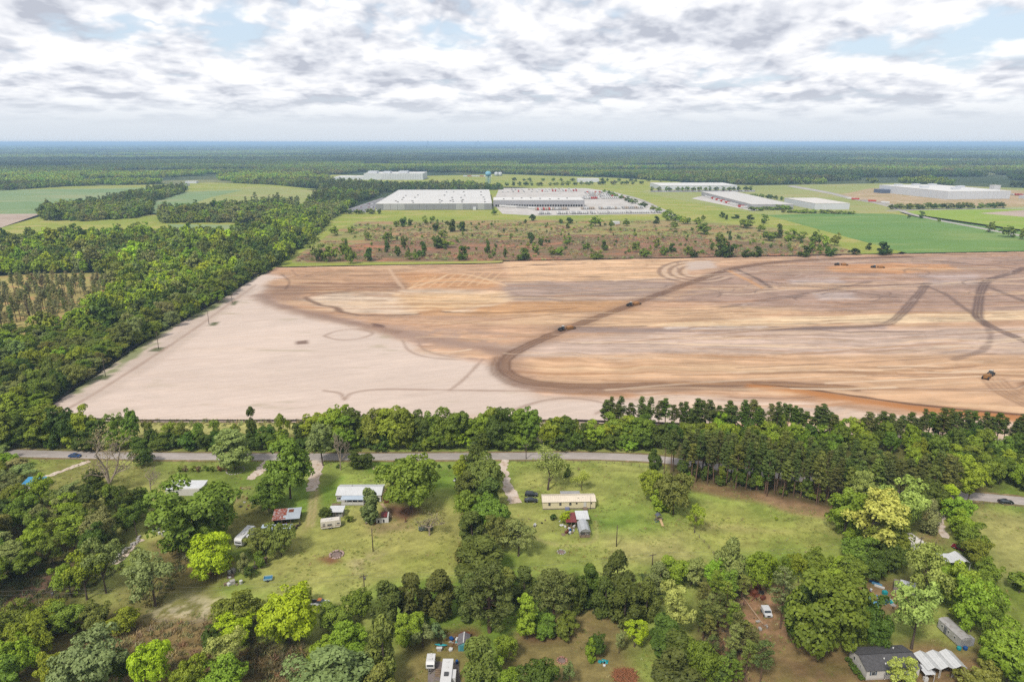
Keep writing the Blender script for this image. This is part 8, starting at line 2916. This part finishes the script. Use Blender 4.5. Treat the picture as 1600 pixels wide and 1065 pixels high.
# broken masonry wall at the lower left wood
w_ = [gp(x, y) for x, y in ((176, 880), (186, 868), (200, 858), (212, 848), (220, 838))]
t_ = empty('broken_wall', (w_[0].x, w_[0].y, 0), 0)
tag(t_, 'broken line of pale masonry beside the lower left wood', 'wall')
rr_ = random.Random(6)
for i_ in range(30):
    f_ = i_ / 30 * 4
    a_ = w_[int(f_)].lerp(w_[min(int(f_) + 1, 4)], f_ % 1) - w_[0]
    o_ = B(-0.4, 0.4, -0.25, 0.25, -0.1, rr_.uniform(0.2, 0.7)).build('block', CONC, t_, (a_.x + rr_.uniform(-0.6, 0.6), a_.y + rr_.uniform(-0.4, 0.4), 0), rr_.uniform(0, 3))


# ================================================================== grass and weeds
def tuft_mesh(name, seed, n, h, spread, w):
    rng = np.random.default_rng(seed)
    V, F, T = [], [], []
    for i in range(n):
        a, q = rng.uniform(0, 6.28), spread * math.sqrt(rng.random())
        p = np.array([q * math.cos(a), q * math.sin(a), 0])
        d = np.array([rng.normal(0, 0.45), rng.normal(0, 0.45), 1.0]) * h * rng.uniform(0.5, 1.1)
        s = np.array([math.sin(a * 3), math.cos(a * 3), 0]) * w
        k = len(V)
        V += [p - s, p + s, p + d * 0.6 + s * 0.8, p + d - s * 0.2]
        F.append((k, k + 1, k + 2, k + 3))
        T += [rng.uniform(0.3, 0.9)] * 4
    return crown_mesh(name, np.array(V), np.array(F), np.array(T), LEAF_M)


def build_grass():
    rng = np.random.default_rng(55)
    tufts = [bpy.data.objects.new('g_%d' % i, tuft_mesh('tuft', 500 + i, 16, 0.34, 0.42, 0.06)) for i in range(4)]
    tufts += [bpy.data.objects.new('g_%d' % (4 + i), tuft_mesh('weed', 520 + i, 26, 0.95, 0.9, 0.11)) for i in range(3)]
    N = 30000
    X = rng.uniform(-200, 215, N)
    Y = rng.uniform(118, 280, N)
    ok = np.abs(X) < Y * 0.84 + 12
    nz = Noise(71)
    q = nz.fbm(X / 9, Y / 9, 4)
    ok &= rng.random(N) < smooth(0.40, 0.62, q)
    rd, _ = seg_dist(X, Y, [tuple(p) for p in ROAD])
    ok &= rd > 4.6
    for pts, w in (([(424, 719), (404, 738), (389, 749)], 3.0), ([(497, 718), (491, 750), (487, 767)], 3), ([(792, 718), (786, 728), (789, 748), (798, 768), (806, 786)], 2.6)):
        d, _ = seg_dist(X, Y, W2(pts))
        ok &= d > w
    X, Y, q = X[ok], Y[ok], q[ok]
    col = np.array([(0.24, 0.25, 0.07), (0.28, 0.265, 0.10), (0.19, 0.235, 0.05), (0.31, 0.28, 0.15)])[rng.choice(4, len(X), p=(0.4, 0.28, 0.25, 0.07))]
    pick = rng.integers(0, 4, len(X))
    s = rng.uniform(0.6, 1.2, (len(X), 1)) * np.ones((1, 3))
    # rank weeds along fences, wood edges and in the brush field
    weeds = []
    for poly, sp, c in (([(150, 975), (340, 972), (350, 1010), (480, 1010), (480, 1075), (60, 1075), (90, 1030)], 1.9, (0.25, 0.20, 0.10)), ([(330, 965), (390, 945), (480, 1000), (470, 1060), (390, 1060)], 1.7, (0.14, 0.13, 0.06)),
                        ([(60, 655), (480, 656), (900, 657), (900, 663), (480, 664), (60, 668)], 2.2, (0.24, 0.23, 0.10)), ([(200, 940), (260, 880), (300, 868), (285, 900), (250, 950)], 1.8, (0.13, 0.13, 0.05)),
                        ([(720, 905), (1100, 890), (1110, 905), (1000, 960), (720, 960)], 1.8, (0.10, 0.12, 0.04)), ([(-20, 900), (110, 860), (220, 850), (180, 900), (60, 960), (-20, 990)], 2.0, (0.09, 0.10, 0.04)),
                        ([(1100, 900), (1160, 905), (1170, 1065), (1100, 1075)], 1.7, (0.16, 0.12, 0.07))):
        p = scatter(poly, sp, rng, 0.5)
        weeds.append((p, np.array(c)))
    for p, c in weeds:
        X = np.concatenate([X, p[:, 0]])
        Y = np.concatenate([Y, p[:, 1]])
        col = np.concatenate([col, c * rng.uniform(0.7, 1.3, (len(p), 1))])
        pick = np.concatenate([pick, rng.integers(4, 7, len(p))])
        s = np.concatenate([s, rng.uniform(0.6, 1.3, (len(p), 1)) * np.ones((1, 3))])
    instanced_mass('grass', np.stack([X, Y, np.full(len(X), -0.02)], 1), s, rng.uniform(0, 6.28, len(X)), pick, col * rng.uniform(0.85, 1.15, col.shape), tufts, 'rough grass and weeds over the lawns and pastures', 'grass')

    # brush over the scrubland
    brush = [bpy.data.objects.new('b_%d' % i, tuft_mesh('brush', 540 + i, 34, 1.5, 1.7, 0.22)) for i in range(4)]
    P = scatter([(462, 408), (500, 384), (560, 350), (760, 346), (1060, 346), (1210, 357), (1270, 374), (1345, 397), (1100, 401), (786, 407)], 6.0, rng, 0.5)
    q = nz.fbm(P[:, 0] / 40, P[:, 1] / 26, 4)
    k = rng.random(len(P)) < smooth(0.34, 0.66, q)
    P, q = P[k], q[k]
    col = np.array([(0.26, 0.20, 0.12), (0.23, 0.23, 0.09), (0.30, 0.19, 0.12), (0.19, 0.22, 0.06), (0.32, 0.30, 0.13)])[rng.choice(5, len(P), p=(0.36, 0.18, 0.22, 0.08, 0.16))]
    instanced_mass('brush', np.stack([P[:, 0], P[:, 1], np.full(len(P), -0.1)], 1), rng.uniform(0.5, 1.4, (len(P), 1)) * np.ones((1, 3)), rng.uniform(0, 6.28, len(P)), rng.integers(0, 4, len(P)),
                   col * rng.uniform(0.8, 1.2, col.shape), brush, 'low dry brush and tall grass over the scrubland', 'brush')


build_grass()

# ================================================================== the air
def build_haze():
    m = bpy.data.materials.new('haze')
    m.use_nodes = True
    t = m.node_tree
    for n in list(t.nodes):
        t.nodes.remove(n)
    out = NN(t, 'ShaderNodeOutputMaterial')
    pv = NN(t, 'ShaderNodeVolumePrincipled')
    pv.inputs['Color'].default_value = (0.48, 0.71, 0.98, 1)
    pv.inputs['Density'].default_value = HAZE_DENSITY
    pv.inputs['Anisotropy'].default_value = 0.0
    t.links.new(pv.outputs[0], out.inputs['Volume'])
    o = B(-74000, 74000, -74000, 74000, LAND_Z - 1.0, CAM_H + 8).build('haze', m)
    tag(o, 'thin blue haze over the whole landscape', 'haze', kind='stuff')


HAZE_DENSITY = 0.9e-4
build_haze()


# ================================================================== labels: count along rows from the left
def number_rows():
    def ordinal(n):
        return '%d%s' % (n, 'th' if 10 < n % 100 < 14 else {1: 'st', 2: 'nd', 3: 'rd'}.get(n % 10, 'th'))
    groups = {}
    for o in COL.objects:
        if o.parent is None and o.get('group') and o.get('label'):
            groups.setdefault((o['group'], o['label']), []).append(o)
    rows = ('line along the field edge', 'row beyond the road', 'row of lorry', 'row of trailers', 'before the low warehouse')
    for (g, lab), obs in groups.items():
        if len(obs) < 2 or not (len(obs) <= 46 or any(r in g for r in rows)):
            continue
        obs.sort(key=lambda o: proj(o.location.x, o.location.y)[0])
        for i, o in enumerate(obs):
            t = '%s, %s from left' % (lab, ordinal(i + 1))
            while len(t.split()) > 16 and ' the ' in t:
                t = t.replace(' the ', ' ', 1)
            o['label'] = t


number_rows()
